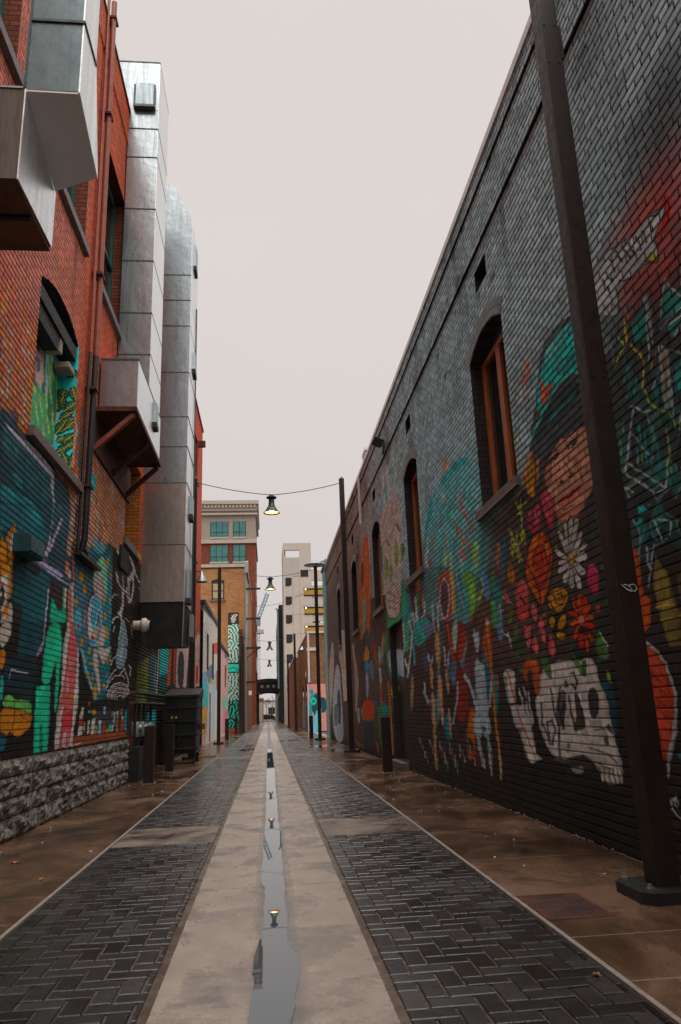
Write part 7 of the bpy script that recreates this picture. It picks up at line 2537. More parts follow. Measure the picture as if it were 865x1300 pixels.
bm = bmesh.new(); q = [(2.80+.05*math.sin(t*1.9)+.012*t-.03, 5.456, 2.2+.028*math.cos(t*2.6)) for t in [i*.25 for i in range(22)]]; tube(bm, q, .0035, 5); obj('paint_tag', bm, M['white'], p0)
part('rivet', M['dark_steel'], p0, lambda bm: [lathe(bm, [(0, 5.452), (.008, 5.453), (.01, 5.4595)], (2.8+dx, 0, z), 8, 'y') for z in (7.75, 7.3, 4.0) for dx in (-.05, .05)] and None)
boxes('junction_box', M['dark_steel'], p0, (2.892, 2.935, 5.5, 5.62, 7.4, 7.8), bev=.005)
posts = [('brown post before the orange mural, holding the right end of the nearest lamp wire', 2.83, 26.3, 9.78), ('brown post beside the silver duct, holding the left end of the nearest lamp wire', -2.6, 26.3, 9.82), ('brown post on the left in front of the orange brick building window', -2.52, 39.5, 9.05), ('brown post topped by a grey saucer lamp on the right', 2.64, 39.5, 9.0), ('brown post before the low brick building far on the right', 2.2, 61, 7.6), ('reddish brown post beside the utility pole far on the left', -2.05, 61.5, 7.65), ('thin brown post farthest on the right, before the beige tower', 2.12, 80, 6.9)]
for lab, x, y, h in posts: post(lab, x, y, h)
def lamp_mesh(t, x, y, z, s=1.0):
    c = (x, y, z)
    part('hanger', M['lampbody'], t, lambda bm: (lathe(bm, [(.0, .0), (.09*s, 0), (.09*s, -.06*s), (.07*s, -.07*s)], c, 16), lathe(bm, [(.0, -.06*s), (.17*s, -.075*s), (.2*s, -.1*s), (.17*s, -.14*s), (.06*s, -.17*s)], c, 20)) and None, True)
    part('body', M['lampbody'], t, lambda bm: lathe(bm, [(.09*s, -.15*s), (.1*s, -.2*s), (.105*s, -.22*s), (.1*s, -.24*s), (.115*s, -.40*s), (.13*s, -.42*s), (.135*s, -.46*s)], c, 20), True)
    part('shade', M['lampbody'], t, lambda bm: lathe(bm, [(.12*s, -.45*s), (.16*s, -.48*s), (.2*s, -.55*s), (.26*s, -.64*s), (.3*s, -.68*s), (.3*s, -.70*s), (.255*s, -.66*s)], c, 28), True)
    part('reflector', M['lampin'], t, lambda bm: lathe(bm, [(.252*s, -.665*s), (.19*s, -.57*s), (.13*s, -.50*s)], c, 28), True)
    part('bulb', M['bulb'], t, lambda bm: lathe(bm, [(.02*s, -.48*s), (.08*s, -.52*s), (.11*s, -.60*s), (.09*s, -.66*s), (.0, -.69*s)], c, 16), True)
labs = ['lit bell lamp hanging nearest, in open sky between the first two posts', 'lit bell lamp hanging second, lower, in front of the beige tower edge', 'small bell lamp hanging third, above the footbridge', 'smallest bell lamp, hanging lowest just above the footbridge']
for lab, (x, y, z, s) in zip(labs, ((.2, 26.3, 9.2, 1), (.18, 39.5, 8.52, 1), (.17, 61, 7.1, 1), (.18, 80, 6.95, 1))):
    t = thing('hanging_lamp', lab, 'lamp', (x, y, z-.7*s), 'bell lamps hung over the alley'); lamp_mesh(t, x, y, z, s)
def wire(label, pts, r=.013, sag=.0):
    bm = bmesh.new(); P = []
    for a, b in zip(pts, pts[1:]):
        a, b = Vector(a), Vector(b)
        for k in range(8):
            u = k/8; q = a.lerp(b, u); q.z -= sag*4*u*(1-u); P.append(q)
    P.append(Vector(pts[-1])); tube(bm, P, r, 6); tag(obj('span_wire', bm, M['cable']), label, 'wire', 'wires strung across the alley')
wire('span wire carrying the nearest bell lamp between two posts', [(-2.6, 26.3, 9.72), (.2, 26.3, 9.2), (2.83, 26.3, 9.66)], .014, .07)
wire('span wire carrying the second bell lamp in front of the beige tower', [(-2.52, 39.5, 8.95), (.18, 39.5, 8.52), (2.64, 39.5, 8.9)], .013, .06)
wire('span wire carrying the third bell lamp far along the alley', [(-2.05, 61.5, 7.5), (.17, 61, 7.1), (2.2, 61, 7.5)], .013, .05)
wire('span wire carrying the smallest bell lamp farthest along the alley', [(-1.9, 80, 7.3), (.18, 80, 6.95), (2.12, 80, 6.85)], .013, .05)
wire('thin wire crossing between utility pole and right roof', [(-1.8, 61.8, 10.2), (3.3, 52, 9.9)], .012, .5)
sl = thing('saucer_lamp', 'grey saucer shaped street lamp on top of the right post', 'street lamp', (2.9, 39.3, 9.05))
part('dish', M['galv_dull'], sl, lambda bm: lathe(bm, [(.05, .34), (.16, .3), (.5, .16), (.62, .09), (.62, .06), (.3, .05)], (2.62, 39.5, 9.05), 28, 'z', True), True)
part('arm', M['galv_dull'], sl, lambda bm: tube(bm, [(2.7, 39.4, 9.2), (3.3, 38.6, 9.25)], .035))
part('lens', M['white'], sl, lambda bm: lathe(bm, [(.0, -.02), (.22, .0), (.28, .045)], (2.62, 39.5, 9.06), 20), True)
wl = thing('wall_lantern', 'grey cone wall lantern hanging beside the left post on the brick wall', 'wall lantern', (-3.1, 33, 7.2))
part('hood', M['galv_dull'], wl, lambda bm: lathe(bm, [(.02, .5), (.06, .45), (.1, .3), (.28, .02), (.28, 0)], (-2.92, 33.2, 7.2), 18), True); boxes('arm', M['dark_steel'], wl, (-3.3, -2.9, 33.18, 33.22, 7.66, 7.7))
# ------------------------------------------------------------------ further buildings, left
lc = thing('rendered_building', 'low white and pastel painted building with sloping dark coping on the left', 'building', (-3.15, 42, 0))
def painted(name, parent, y0, y1, z1, base, data, X, dy=.05, dz=.04, holes=()):
    ys = np.arange(y0, y1+dy*.5, dy); zs = np.arange(0, z1+dz*.5, dz); c = np.empty((len(zs), len(ys), 4)); c[:] = alb(base)
    paint(ys, zs, c, data, lambda y: 3.15/y); return grid_mesh(name, np.full(len(zs), X), ys, zs, c, list(holes), M['paint'], parent)
def side_window(parent, X, y0, y1, z0, z1, s=-1, pm='dark_glass'):
    w = part('window', M['plain_dark'], parent, lambda bm: reveal(bm, [(y0, z0), (y1, z0), (y1, z1), (y0, z1)], X, X+s*.2)); boxes('pane', M[pm], w, (min(X+s*.17, X+s*.2), max(X+s*.17, X+s*.2), y0, y1, z0, z1)); return w
hC = [rect(39.4, 40.6, 3.7, 5.6), rect(43.2, 44.6, 3.4, 5.4), rect(41.6, 42.4, .04, 2.6)]
painted('wall', lc, 37.05, 48.5, 6.8, '9f978f', MURAL_C, -3.15, holes=hC)
side_window(lc, -3.15, 39.4, 40.6, 3.7, 5.6); side_window(lc, -3.15, 43.2, 44.6, 3.4, 5.4)
d = part('door', M['plain_dark'], lc, lambda bm: reveal(bm, [(41.6, .0), (42.4, .0), (42.4, 2.6), (41.6, 2.6)], -3.15, -3.35)); boxes('leaf', M['rust'], d, (-3.35, -3.3, 41.6, 42.4, 0, 2.6))
boxes('coping', M['dark_steel'], lc, (-3.45, -3.08, 37.03, 48.6, 6.83, 6.98)); boxes('coping_cap', M['cream'], lc, (-3.47, -3.05, 37.03, 48.62, 6.983, 7.03))
boxes('mass', M['white'], lc, (-11, -3.36, 37.05, 48.4, 0, 6.7))
ld = thing('rendered_building', 'small pink painted building beyond the pastel one on the left', 'building', (-3.15, 55, 0))
painted('wall', ld, 48.65, 60.8, 5.9, 'b39a98', MURAL_C, -3.15, holes=[rect(56, 57.2, 3.4, 5)]); side_window(ld, -3.15, 56, 57.2, 3.4, 5.0)
boxes('coping', M['dark_steel'], ld, (-3.4, -3.05, 48.65, 60.8, 5.92, 6.1)); boxes('mass', M['white'], ld, (-10, -3.36, 48.7, 60.7, 0, 5.8))
# orange brick building facing up the alley
ob = thing('brick_building', 'orange brick building with arched window and patterned mural strip', 'building', (-3.4, 62.5, 0))
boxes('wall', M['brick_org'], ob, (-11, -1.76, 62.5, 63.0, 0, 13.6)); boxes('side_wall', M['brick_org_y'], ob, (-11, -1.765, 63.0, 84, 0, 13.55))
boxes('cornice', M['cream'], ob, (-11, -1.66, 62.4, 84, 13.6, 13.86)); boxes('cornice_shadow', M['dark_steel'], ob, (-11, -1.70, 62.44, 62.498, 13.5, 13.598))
w = boxes('window', M['dark_glass'], ob, (-4.55, -3.68, 62.485, 62.498, 10.9, 12.35))
part('frame', M['dark_steel'], w, lambda bm: (box(bm, -4.63, -4.55, 62.44, 62.496, 10.85, 12.4), box(bm, -3.68, -3.6, 62.44, 62.496, 10.85, 12.4), box(bm, -4.55, -3.68, 62.45, 62.496, 11.55, 11.6)) and None)
boxes('blind', mat('window_blind', (.42, .33, .2), .8, var=.15), w, (-4.54, -3.69, 62.48, 62.484, 10.95, 11.54), (-4.54, -3.69, 62.48, 62.484, 11.61, 12.2))
bm = bmesh.new(); prism(bm, [(-4.68, 62.42, 12.35)]+[(-4.68+1.1*i/10, 62.42, 12.42+.16*math.sin(math.pi*i/10)) for i in range(11)]+[(-3.58, 62.42, 12.35)], (0, .07, 0)); obj('arch', bm, M['dark_steel'], w)
boxes('sill', M['sill_grey'], w, (-4.8, -3.45, 62.38, 62.496, 10.72, 10.84))
# the strip mural: bands of nested arcs
xs_ = np.arange(-3.27, -2.36, .02); zs_ = np.arange(.1, 9.72, .02); cs = np.empty((len(zs_), len(xs_), 4)); cs[:] = alb('2c4a48')
Xs, Zs = np.meshgrid(xs_, zs_); BL, WH, TE, GR = alb('15191a'), alb('b9b4a6'), alb('1c8a74'), alb('4d8a80')
acc = np.zeros(Xs.shape, int)
rr = random.Random(3)
for k in range(70):
    cx, cz = rr.uniform(-3.3, -2.3), 9.6*k/70+rr.uniform(-.2, .2); rad = rr.uniform(.35, .9)
    dd = np.hypot(Xs-cx, Zs-cz); m_ = (dd < rad) & (Zs > cz-.05); ph = (dd/.085).astype(int) % 3
    pal = ((BL, WH, GR) if cz > 2.6 else (BL, TE, BL))
    for q in range(3): cs[m_ & (ph == q)] = pal[q]
cs[(Zs > 8.75)] = BL; hp = (np.hypot((Xs+2.82)*1.6, Zs-9.2) < .36) | (np.hypot((Xs+2.6)*1.2, Zs-9.5) < .12); cs[hp] = WH; cs[hp & (np.sin(Xs*30)*np.sin(Zs*24) > .1)] = BL
cs[(Zs > 4.8) & (Zs < 5.6)] = TE; cs[(Zs > 5.45) & (Zs < 5.6)] = BL; cs[(Zs > 4.75) & (Zs < 4.85)] = BL; cs[(Zs > 5.05+.1*np.sin(Xs*6)) & (Zs < 5.12+.1*np.sin(Xs*6))] = BL
cs[(Zs < .3)] = alb('a03a34')
grid_mesh('painted_strip', np.full(len(zs_), 62.46), xs_, zs_, cs, [], M['paint'], ob, swap=True)
boxes('pipe', M['rust'], ob, (-2.2, -2.08, 62.3, 62.42, 1, 8.3), (-2.34, -2.26, 62.3, 62.42, 2.6, 8.3)); boxes('shed_wall', M['brick_tan_x'], ob, (-2.35, -1.95, 62.43, 62.497, 0, 8.0))
# brick tower with cream top
tw = thing('office_tower', 'tall red brick tower with cream top floor and teal windows', 'building', (-5, 115, 0))
boxes('brick_shaft', M['brick_red_x'], tw, (-16, -1.75, 115, 130, 0, 27.7)); boxes('upper_floor', M['taupe'], tw, (-16, -1.72, 114.95, 130, 28.3, 33.0))
boxes('belt_course', M['cream'], tw, (-16, -1.55, 114.7, 130, 27.7, 28.3)); boxes('cornice', M['cream'], tw, (-16, -1.5, 114.6, 130, 33.0, 33.4), (-16, -1.2, 114.2, 130, 34.0, 34.6), (-16, -1.4, 114.5, 130, 32.3, 32.6)); boxes('frieze', M['taupe'], tw, (-16, -1.4, 114.5, 130, 33.4, 34.0))
bm = bmesh.new()
for i in range(26): box(bm, -16+.56*i, -16+.56*i+.3, 114.3, 114.5, 33.45, 33.9)
for i in range(24): box(bm, -1.4, -1.2, 115+.6*i, 115+.6*i+.3, 33.45, 33.9)
obj('dentil', bm, M['cream'], tw)
for (x0, x1) in ((-15, -12.3), (-8.8, -6.05), (-5.24, -3.3)):
    for z0, z1 in ((28.75, 31.33), (24.75, 27.42), (20.6, 23.2)):
        w = boxes('window', M['teal_glass'], tw, (x0, x1, 114.93, 114.945, z0, z1))
        n = 3 if x1-x0 > 2.2 else 2
        boxes('frame', M['dark_steel'], w, *[(x0+(x1-x0)*k/n-.04, x0+(x1-x0)*k/n+.04, 114.89, 114.928, z0, z1) for k in range(n+1)], (x0, x1, 114.90, 114.927, z0+.75, z0+.83)); boxes('sill', M['cream'], w, (x0-.1, x1+.1, 114.75, 114.94, z0-.3, z0-.02))
for k, z in enumerate((4, 8, 12, 16, 20)): boxes('side_window', M['dark_glass'], tw, (-1.748, -1.735, 118, 121, z, z+2.2), (-1.748, -1.735, 124, 127, z, z+2.2))
boxes('awning', M['dark_steel'], tw, (-1.73, -.9, 114.5, 120, 4.4, 4.6)); boxes('dark_annex', M['brick_dark_x'], tw, (-1.74, -1.5, 115.5, 129, 0, 6.5))
up = thing('utility_pole', 'grey utility pole with dark crossarms beside the orange building', 'utility pole', (-1.72, 61.9, 0))
part('pole', M['galv_dull'], up, lambda bm: tube(bm, [(-1.78, 61.9, 0), (-1.70, 61.9, 14)], .11, 10), True); boxes('transformer', M['galv'], up, (-1.85, -1.55, 61.5, 61.78, 12.9, 13.9), bev=.03)
for z in (11.5, 9.0, 6.6, 3.85): boxes('crossarm', M['dark_steel'], up, (-1.75, -.55, 61.7, 61.82, z, z+.16))
part('brace', M['dark_steel'], up, lambda bm: tube(bm, [(-1.7, 61.76, 5.9), (-.7, 61.76, 6.62)], .04)); part('dropper', M['dark_steel'], up, lambda bm: tube(bm, [(-1.7, 61.76, 13.2), (-1.5, 61.76, 12)], .07))
for x, h in ((-2.25, 6.0), (-1.95, 7)): part('conduit', M['dark_steel'], up, lambda bm: tube(bm, [(x, 61.6, 0), (x, 61.6, h)], .05, 8))
boxes('light_box', M['white'], up, (-1.55, -1.3, 61.5, 61.7, 2.9, 3.25))
# ------------------------------------------------------------------ right, beyond the dark building
r2 = thing('rendered_building', 'narrow teal painted wall beyond the dark building on the right', 'building', (3.25, 42, 0))
boxes('wall', mat('teal_render', (.03, .25, .25), .7, var=.35, scale=1.5), r2, (3.28, 9, 39.7, 43.2, 0, 9.35)); boxes('pipe', M['white'], r2, (3.17, 3.27, 41.0, 41.15, 0, 7.6)); boxes('coping', M['dark_steel'], r2, (3.2, 9, 39.66, 43.25, 9.352, 9.5))
r3 = thing('brick_building', 'low old brick building with a teal figure painted on its end wall', 'building', (3.5, 58, 0))
boxes('wall', M['brick_tan_x'], r3, (3.1, 10, 58.0, 58.3, 0, 7.35)); boxes('side_wall', M['brick_tan'], r3, (3.105, 10, 58.3, 77, 0, 7.3)); boxes('coping', M['white'], r3, (3.05, 10, 57.9, 77, 7.352, 7.5))
boxes('white_band', M['white'], r3, (3.02, 3.9, 57.92, 57.998, 6.0, 6.25)); boxes('downpipe', M['white'], r3, (3.08, 3.22, 57.85, 57.99, 3.6, 7.3), (3.0, 3.09, 57.85, 57.95, 0, 3.5))
xs_ = np.arange(3.1, 4.6, .02); zs_ = np.arange(0, 3.5, .02); cs = np.empty((len(zs_), len(xs_), 4)); cs[:] = alb('7d5a52'); Xs, Zs = np.meshgrid(xs_, zs_)
cs[Zs > 2.75] = alb('c08a80'); b_ = np.hypot((Xs-3.75)*1.3, (Zs-1.9)) < .8+.1*np.sin(Xs*9); cs[b_] = alb('0e2f38'); cs[(abs(Xs-3.25-.1*np.sin(Zs*3)) < .14) & (Zs < 3.1)] = alb('1a5a60')
cs[np.hypot((Xs-3.45)*1.2, Zs-2.2) < .27] = alb('2f9a80'); cs[np.hypot((Xs-3.45)*1.2, Zs-2.2) < .15] = alb('154a48'); cs[(abs(Xs-3.72) < .13+.05*np.sin(Zs*7)) & (Zs < 1.5)] = alb('3fa0a0'); cs[(abs(Xs-3.95) < .08) & (Zs < 1.7)] = alb('c0a0a0'); cs[(abs(Xs-3.5) < .1) & (Zs < 1.0)] = alb('5f7f96')
grid_mesh('painted_panel', np.full(len(zs_), 57.96), xs_, zs_, cs, [], M['paint'], r3, swap=True)
for y, z0, z1 in ((61, 2.3, 4.6), (66, 0.1, 3.6), (71, 2, 4.4)): boxes('window', M['dark_glass'], r3, (3.09, 3.103, y, y+1.4, z0, z1))
fm = mat('faded_mural', (.18, .26, .28), .7, var=.8, scale=.8)
for q in ((3.088, 3.102, 58.4, 60.6, 0, 2.3), (3.088, 3.102, 62.8, 65.5, 0, 2.2), (3.088, 3.102, 68, 70.6, 0, 1.9)): boxes('painted_base', fm, r3, q)
part('light', M['galv_dull'], r3, lambda bm: lathe(bm, [(.03, .3), (.2, .1), (.3, 0)], (2.9, 63, 6.5), 14))
r4 = thing('brick_building', 'low reddish brick building before the beige tower on the right', 'building', (3, 84, 0))
boxes('wall', M['brick_tan_x'], r4, (2.75, 9, 78, 78.3, 0, 6.9)); boxes('side_wall', M['brick_red'], r4, (2.755, 9, 78.3, 102, 0, 6.85)); boxes('coping', M['cream'], r4, (2.7, 9, 77.9, 102, 6.9, 7.1)); boxes('tank', M['galv_dull'], r4, (3.1, 3.9, 79, 80, 7.1, 7.6))
# beige parking structure
bt = thing('parking_garage', 'beige concrete parking tower with small dark openings and yellow decks', 'building', (4, 104, 0))
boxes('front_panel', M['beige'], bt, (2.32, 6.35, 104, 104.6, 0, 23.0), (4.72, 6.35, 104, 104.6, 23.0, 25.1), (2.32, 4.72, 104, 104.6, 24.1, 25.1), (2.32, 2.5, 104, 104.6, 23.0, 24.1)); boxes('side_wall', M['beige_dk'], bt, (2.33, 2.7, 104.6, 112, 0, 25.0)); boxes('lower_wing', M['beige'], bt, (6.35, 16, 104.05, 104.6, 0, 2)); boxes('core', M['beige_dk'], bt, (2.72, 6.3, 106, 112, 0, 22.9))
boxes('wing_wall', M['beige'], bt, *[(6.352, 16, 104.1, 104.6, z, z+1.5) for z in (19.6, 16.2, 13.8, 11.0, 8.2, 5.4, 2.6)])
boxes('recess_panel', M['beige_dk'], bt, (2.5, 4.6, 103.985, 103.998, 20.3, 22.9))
for z in (18.85, 16.15, 13.55, 10.85, 8.1, 5.35):
    part('opening', M['black'], bt, lambda bm: prism(bm, [(2.62, 103.96, z), (3.25, 103.96, z), (3.5, 103.96, z+.25), (3.5, 103.96, z+1.2), (2.62, 103.96, z+1.2)], (0, .038, 0)))
boxes('opening', M['black'], bt, (4.8, 5.9, 103.96, 103.998, 20.15, 21.15)); boxes('opening', M['dark_steel'], bt, (2.6, 2.9, 103.96, 103.998, 4.4, 4.75))
for z in (17.4, 14.75, 12.1):
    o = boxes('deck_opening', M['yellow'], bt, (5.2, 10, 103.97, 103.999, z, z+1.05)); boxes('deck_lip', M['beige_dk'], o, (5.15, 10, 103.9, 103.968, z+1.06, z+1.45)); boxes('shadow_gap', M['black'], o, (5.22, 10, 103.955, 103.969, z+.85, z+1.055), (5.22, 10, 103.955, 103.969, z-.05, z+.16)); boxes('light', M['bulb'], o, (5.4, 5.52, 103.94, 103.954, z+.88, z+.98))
bm = bmesh.new()
for z in (4, 6.7, 9.4, 12.1, 14.8, 17.5, 20.2): box(bm, 3.6, 5.1, 103.99, 103.9985, z, z+.06)
for x in (3.6, 4.65): box(bm, x, x+.05, 103.99, 103.9985, 0, 20)
obj('panel_joint', bm, M['taupe'], bt)
r5 = thing('dark_building', 'dark brown building flanking the footbridge on the right', 'building', (2, 118, 0))
boxes('wall', M['brick_dark'], r5, (1.75, 8, 113, 150, 0, 17.5)); boxes('band', M['taupe'], r5, *[(1.70, 1.748, 113, 150, z, z+.4) for z in (4, 8, 12, 16)]); boxes('annex', M['cream'], r5, (1.45, 1.745, 150.1, 158, 0, 6))
part('downpipe', M['crane'], r5, lambda bm: tube(bm, [(1.3, 112.6, 16.9), (1.55, 112.6, 16.7), (1.6, 112.6, 15.8), (1.6, 112.6, 5)], .13, 8))
# footbridge
fb = thing('footbridge', 'dark arched footbridge with three round white windows across the alley', 'footbridge', (0, 130, 4.8))
bm = bmesh.new(); n = 12; top = [(-1.8+3.6*i/n, 6.95+.35*math.sin(math.pi*(.2+.6*i/n))) for i in range(n+1)]; bot = [(-1.8+3.6*i/n, 4.65+.25*math.sin(math.pi*i/n)) for i in range(n+1)]
prism(bm, [(x, 130, z) for x, z in top]+[(x, 130, z) for x, z in bot[::-1]], (0, 3, 0)); obj('span', bm, M['plain_dark'], fb)
for x in (-1.02, 0, 1.0): part('round_window', M['bulb'] if False else M['white'], fb, lambda bm: lathe(bm, [(.0, 129.93), (.27, 129.93), (.3, 129.99)], (x, 0, 5.98), 20, 'y'))
for x in (-1.02, 0, 1.0): part('window_ring', M['dark_steel'], fb, lambda bm: lathe(bm, [(.29, 129.9), (.34, 129.9), (.34, 129.995)], (x, 0, 5.98), 20, 'y'))
boxes('rail', M['dark_steel'], fb, (-1.8, 1.8, 129.9, 129.99, 6.6, 6.7), (-1.8, 1.8, 129.9, 129.99, 5.0, 5.1))
# end of the alley
fe = thing('brick_building', 'small orange brick building beyond the footbridge on the left', 'building', (-2, 165, 0)); boxes('wall', M['brick_org'], fe, (-9, -1.05, 160, 176, 0, 4.5)); boxes('front', M['cream'], fe, (-1.9, -1.2, 159.9, 159.99, 0, 3.8)); boxes('roof_edge', M['cream'], fe, (-9.1, -.95, 159.8, 176, 4.5, 4.8))
ff = thing('rendered_building', 'pale block closing the street far behind the bare trees', 'building', (0, 230, 0)); boxes('wall', M['white'], ff, (-30, 30, 230, 240, 0, 5.2)); boxes('window', M['dark_glass'], ff, *[(-28+4*i, -26+4*i, 229.9, 229.99, 1.5, 3.4) for i in range(14)]); boxes('roof_edge', M['taupe'], ff, (-30.2, 30.2, 229.7, 240, 5.2, 5.5))
ca = thing('parked_car', 'dark parked car across the far end of the alley', 'car', (0, 170, 0))
part('body', M['dumpster'], ca, lambda bm: prism(bm, [(-2.2, 169.2, .35), (2.3, 169.2, .35), (2.35, 169.2, .75), (1.4, 169.2, .92), (.8, 169.2, 1.35), (-1.0, 169.2, 1.38), (-1.7, 169.2, .95), (-2.25, 169.2, .85)], (0, 1.7, 0)))
boxes('window', M['dark_glass'], ca, (-.9, .65, 169.15, 169.198, .95, 1.28))
for x in (-1.35, 1.4): part('wheel', M['cable'], ca, lambda bm: lathe(bm, [(.0, 169.1), (.3, 169.1), (.33, 169.15), (.33, 169.3)], (x, 0, .33), 16, 'y'))
def bare_tree(label, x, y, h, seed):
    t = thing('bare_tree', label, 'tree', (x, y, 0), 'bare trees at the far end'); r = random.Random(seed); bm = bmesh.new(); tb = bmesh.new()
    tube(tb, [(x, y, 0), (x+.05, y, h*.3)], [.13, .09])
    def br(p, d, l, rad, k):
        q = p+d*l; tube(bm, [p, q], [rad, rad*.7], 5, False)
        if k == 0: return
        for _ in range(3 if k > 1 else 4):
            nd = (d+Vector((r.gauss(0, .5), r.gauss(0, .5), r.gauss(.05, .3)))).normalized(); br(q, nd, l*r.uniform(.6, .8), rad*.65, k-1)
    br(Vector((x+.05, y, h*.3)), Vector((0, 0, 1)), h*.25, .09, 4); obj('trunk', tb, M['plain_dark'], t); obj('crown', bm, mat('bare_twigs', (.10, .085, .075), .8), t)
bare_tree('bare winter tree left of centre beyond the parked car', -.5, 186, 5.2, 1); bare_tree('bare winter tree right of centre beyond the parked car', 1.0, 190, 5.8, 2)
# tower crane
cr = thing('tower_crane', 'pale teal tower crane rising behind the brick tower', 'crane', (-2.3, 190, 0))
def lattice(bm, a, b, w, n, r):
    a, b = Vector(a), Vector(b); d = (b-a).normalized(); u = d.cross(Vector((0, 1, 0))).normalized(); v = d.cross(u)
    cs_ = [u*w*i+v*w*j for i, j in ((1, 1), (1, -1), (-1, -1), (-1, 1))]
    for c in cs_: tube(bm, [a+c, b+c], r, 4)
    for k in range(n):
        p = a.lerp(b, k/n); q = a.lerp(b, (k+1)/n)
        for i in range(4): tube(bm, [p+cs_[i], q+cs_[(i+1) % 4]], r*.8, 4)
part('mast', M['white'], cr, lambda bm: lattice(bm, (-2.3, 190, 0), (-2.3, 190, 24), .35, 22, .12)); part('jib', M['crane'], cr, lambda bm: lattice(bm, (-2.5, 190, 24.5), (.15, 190, 31.5), .4, 9, .13)); boxes('cab', M['crane'], cr, (-2.9, -1.7, 189.3, 190.7, 23.4, 25.2)); boxes('platform', M['cream'], cr, (-3.0, -.9, 189, 191, 21.3, 22.2))
# leaves and scraps on the ground
def leaf_bm(x, y, a, s):
    bm = bmesh.new(); P = []
    for th, r in ((0, 1), (.5, .55), (1.0, .8), (1.6, .45), (2.2, .7), (3.14, .3), (4.1, .7), (4.7, .45), (5.3, .8), (5.8, .55)):
        P.append(bm.verts.new((x+s*r*math.cos(th+a), y+s*r*math.sin(th+a), .006+.012*abs(math.sin(th*1.5)))))
    c = bm.verts.new((x, y, .012))
    for i in range(len(P)): bm.faces.new((c, P[i], P[(i+1) % len(P)]))
    return bm
lm = mat('orange_leaf', (.34, .10, .02), .6, var=.3)
for lab, x, y, s in (('orange fallen leaf lying on the left sidewalk edge nearest the stone base', -2.55, 8.33, .07), ('small orange fallen leaf near the left pale edging strip', -2.03, 7.43, .045), ('orange fallen leaf on the right dark pavers near the camera', 1.653, 4.116, .03), ('tiny orange leaf on the right sidewalk below the skull mural', 2.3, 8.27, .03), ('tiny orange leaf on the left sidewalk beside the far end of the stone base', -2.15, 10.6, .035)):
    tag(obj('fallen_leaf', leaf_bm(x, y, x*7, s), lm), lab, 'leaf', 'fallen leaves on the wet ground')
bm = bmesh.new()
for k in range(46):
    s = random.choice((-1, 1)); x = s*random.uniform(1.85, 3.0); y = random.uniform(5, 24); r = random.uniform(.004, .012)
    bmesh.ops.create_icosphere(bm, subdivisions=1, radius=r, matrix=Matrix.Translation((x, y, r*.6)) @ Matrix.Diagonal((1.6, 1, .6, 1)))
tag(obj('litter_specks', bm, M['white']), 'pale specks of litter and grit scattered on the sidewalks', 'litter', kind='stuff')

# ------------------------------------------------------------------ camera, sky, light
cam = bpy.data.cameras.new('camera'); co = bpy.data.objects.new('camera', cam); COL.objects.link(co)
f_px, yaw, pit, rol = 934.9586, -.104246783, -.264665903, -.0377729437
def rot(a, ax): return Matrix.Rotation(a, 3, ax)
B = Matrix(((1, 0, 0), (0, 0, -1), (0, 1, 0)))
cy_, sy_ = math.cos(yaw), math.sin(yaw); cp, sp_ = math.cos(pit), math.sin(pit); cr_, sr = math.cos(rol), math.sin(rol)
Mw = Matrix(((cr_, -sr, 0), (sr, cr_, 0), (0, 0, 1))) @ Matrix(((1, 0, 0), (0, cp, -sp_), (0, sp_, cp))) @ Matrix(((cy_, 0, sy_), (0, 1, 0), (-sy_, 0, cy_))) @ B
rows = [Mw[0], -Mw[1], -Mw[2]]      # blender camera axes: x right, y up, z back
co.matrix_world = Matrix((rows[0], rows[1], rows[2])).transposed().to_4x4(); co.location = (0, 0, 1.35)
cam.sensor_fit = 'VERTICAL'; cam.sensor_height = 36; cam.lens = f_px/1300*36; cam.clip_end = 2000; cam.clip_start = .05
S.camera = co
w = bpy.data.worlds.new('World'); S.world = w; w.use_nodes = True; nt = w.node_tree; bg = nt.nodes['Background']
sky = nt.nodes.new('ShaderNodeTexSky'); sky.sky_type = 'NISHITA'; sky.sun_disc = False; sky.sun_elevation = R(58); sky.sun_rotation = R(200); sky.dust_density = 4
hs = nt.nodes.new('ShaderNodeHueSaturation'); hs.inputs['Saturation'].default_value = .12; nt.links.new(sky.outputs[0], hs.inputs['Color'])
mx = nt.nodes.new('ShaderNodeMix'); mx.data_type = 'RGBA'; mx.inputs[0].default_value = .93; nt.links.new(hs.outputs[0], mx.inputs[6])
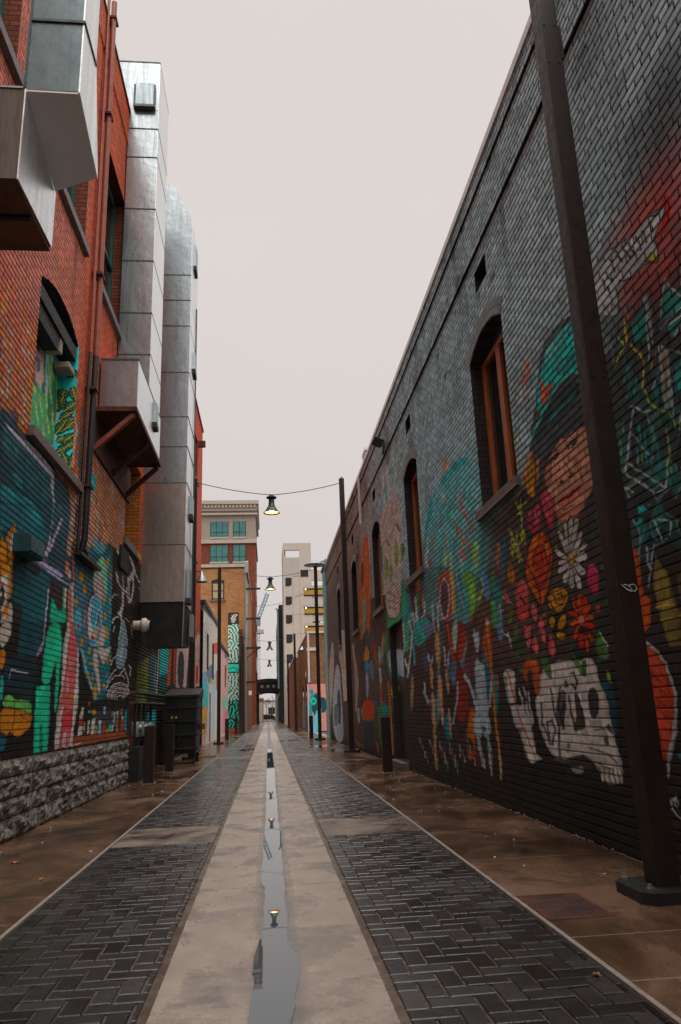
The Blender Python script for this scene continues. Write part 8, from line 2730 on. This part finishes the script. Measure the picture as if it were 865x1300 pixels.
# cloud deck: even grey in view, strong zenith glow added to fill the alley
tc = nt.nodes.new('ShaderNodeTexCoord'); sx = nt.nodes.new('ShaderNodeSeparateXYZ'); nt.links.new(tc.outputs['Generated'], sx.inputs[0])
nz = nt.nodes.new('ShaderNodeTexNoise'); nz.inputs['Scale'].default_value = 1.3; nt.links.new(tc.outputs['Generated'], nz.inputs[0])
rp = nt.nodes.new('ShaderNodeValToRGB'); e = rp.color_ramp.elements; e[0].position = 0; e[0].color = (.151, .1385, .134, 1); e[1].position = .79; e[1].color = (.172, .159, .1545, 1); e2 = e.new(.97); e2.color = (1.0, .94, .92, 1)
nt.links.new(sx.outputs[2], rp.inputs[0])
sc_ = nt.nodes.new('ShaderNodeVectorMath'); sc_.operation = 'SCALE'; sc_.inputs[3].default_value = 45; nt.links.new(rp.outputs[0], sc_.inputs[0]); cl_ = nt.nodes.new('ShaderNodeMapRange'); nz.inputs['Detail'].default_value = 5; nt.links.new(nz.outputs[0], cl_.inputs[0]); cl_.inputs[1].default_value = .3; cl_.inputs[2].default_value = .7; cl_.inputs[3].default_value = .965; cl_.inputs[4].default_value = 1.035
sv = nt.nodes.new('ShaderNodeVectorMath'); sv.operation = 'SCALE'; nt.links.new(sc_.outputs[0], sv.inputs[0]); nt.links.new(cl_.outputs[0], sv.inputs[3]); nt.links.new(sv.outputs[0], mx.inputs[7])
nt.links.new(mx.outputs[2], bg.inputs[0]); bg.inputs[1].default_value = .1
sun = bpy.data.lights.new('sun', 'SUN'); sun.energy = 1.5; sun.angle = R(50); sun.color = (1, .95, .9)
so = bpy.data.objects.new('sun', sun); COL.objects.link(so); so.rotation_euler = (R(32), 0, R(200-180)); so.location = (0, 0, 30)
S.view_settings.view_transform = 'Standard'; S.view_settings.look = 'None'; S.view_settings.exposure = 0; S.view_settings.gamma = 1
S.render.engine = 'CYCLES'; S.cycles.max_bounces = 6; S.cycles.diffuse_bounces = 3; S.cycles.glossy_bounces = 3; S.cycles.use_denoising = True
S.cycles.sample_clamp_indirect = 4
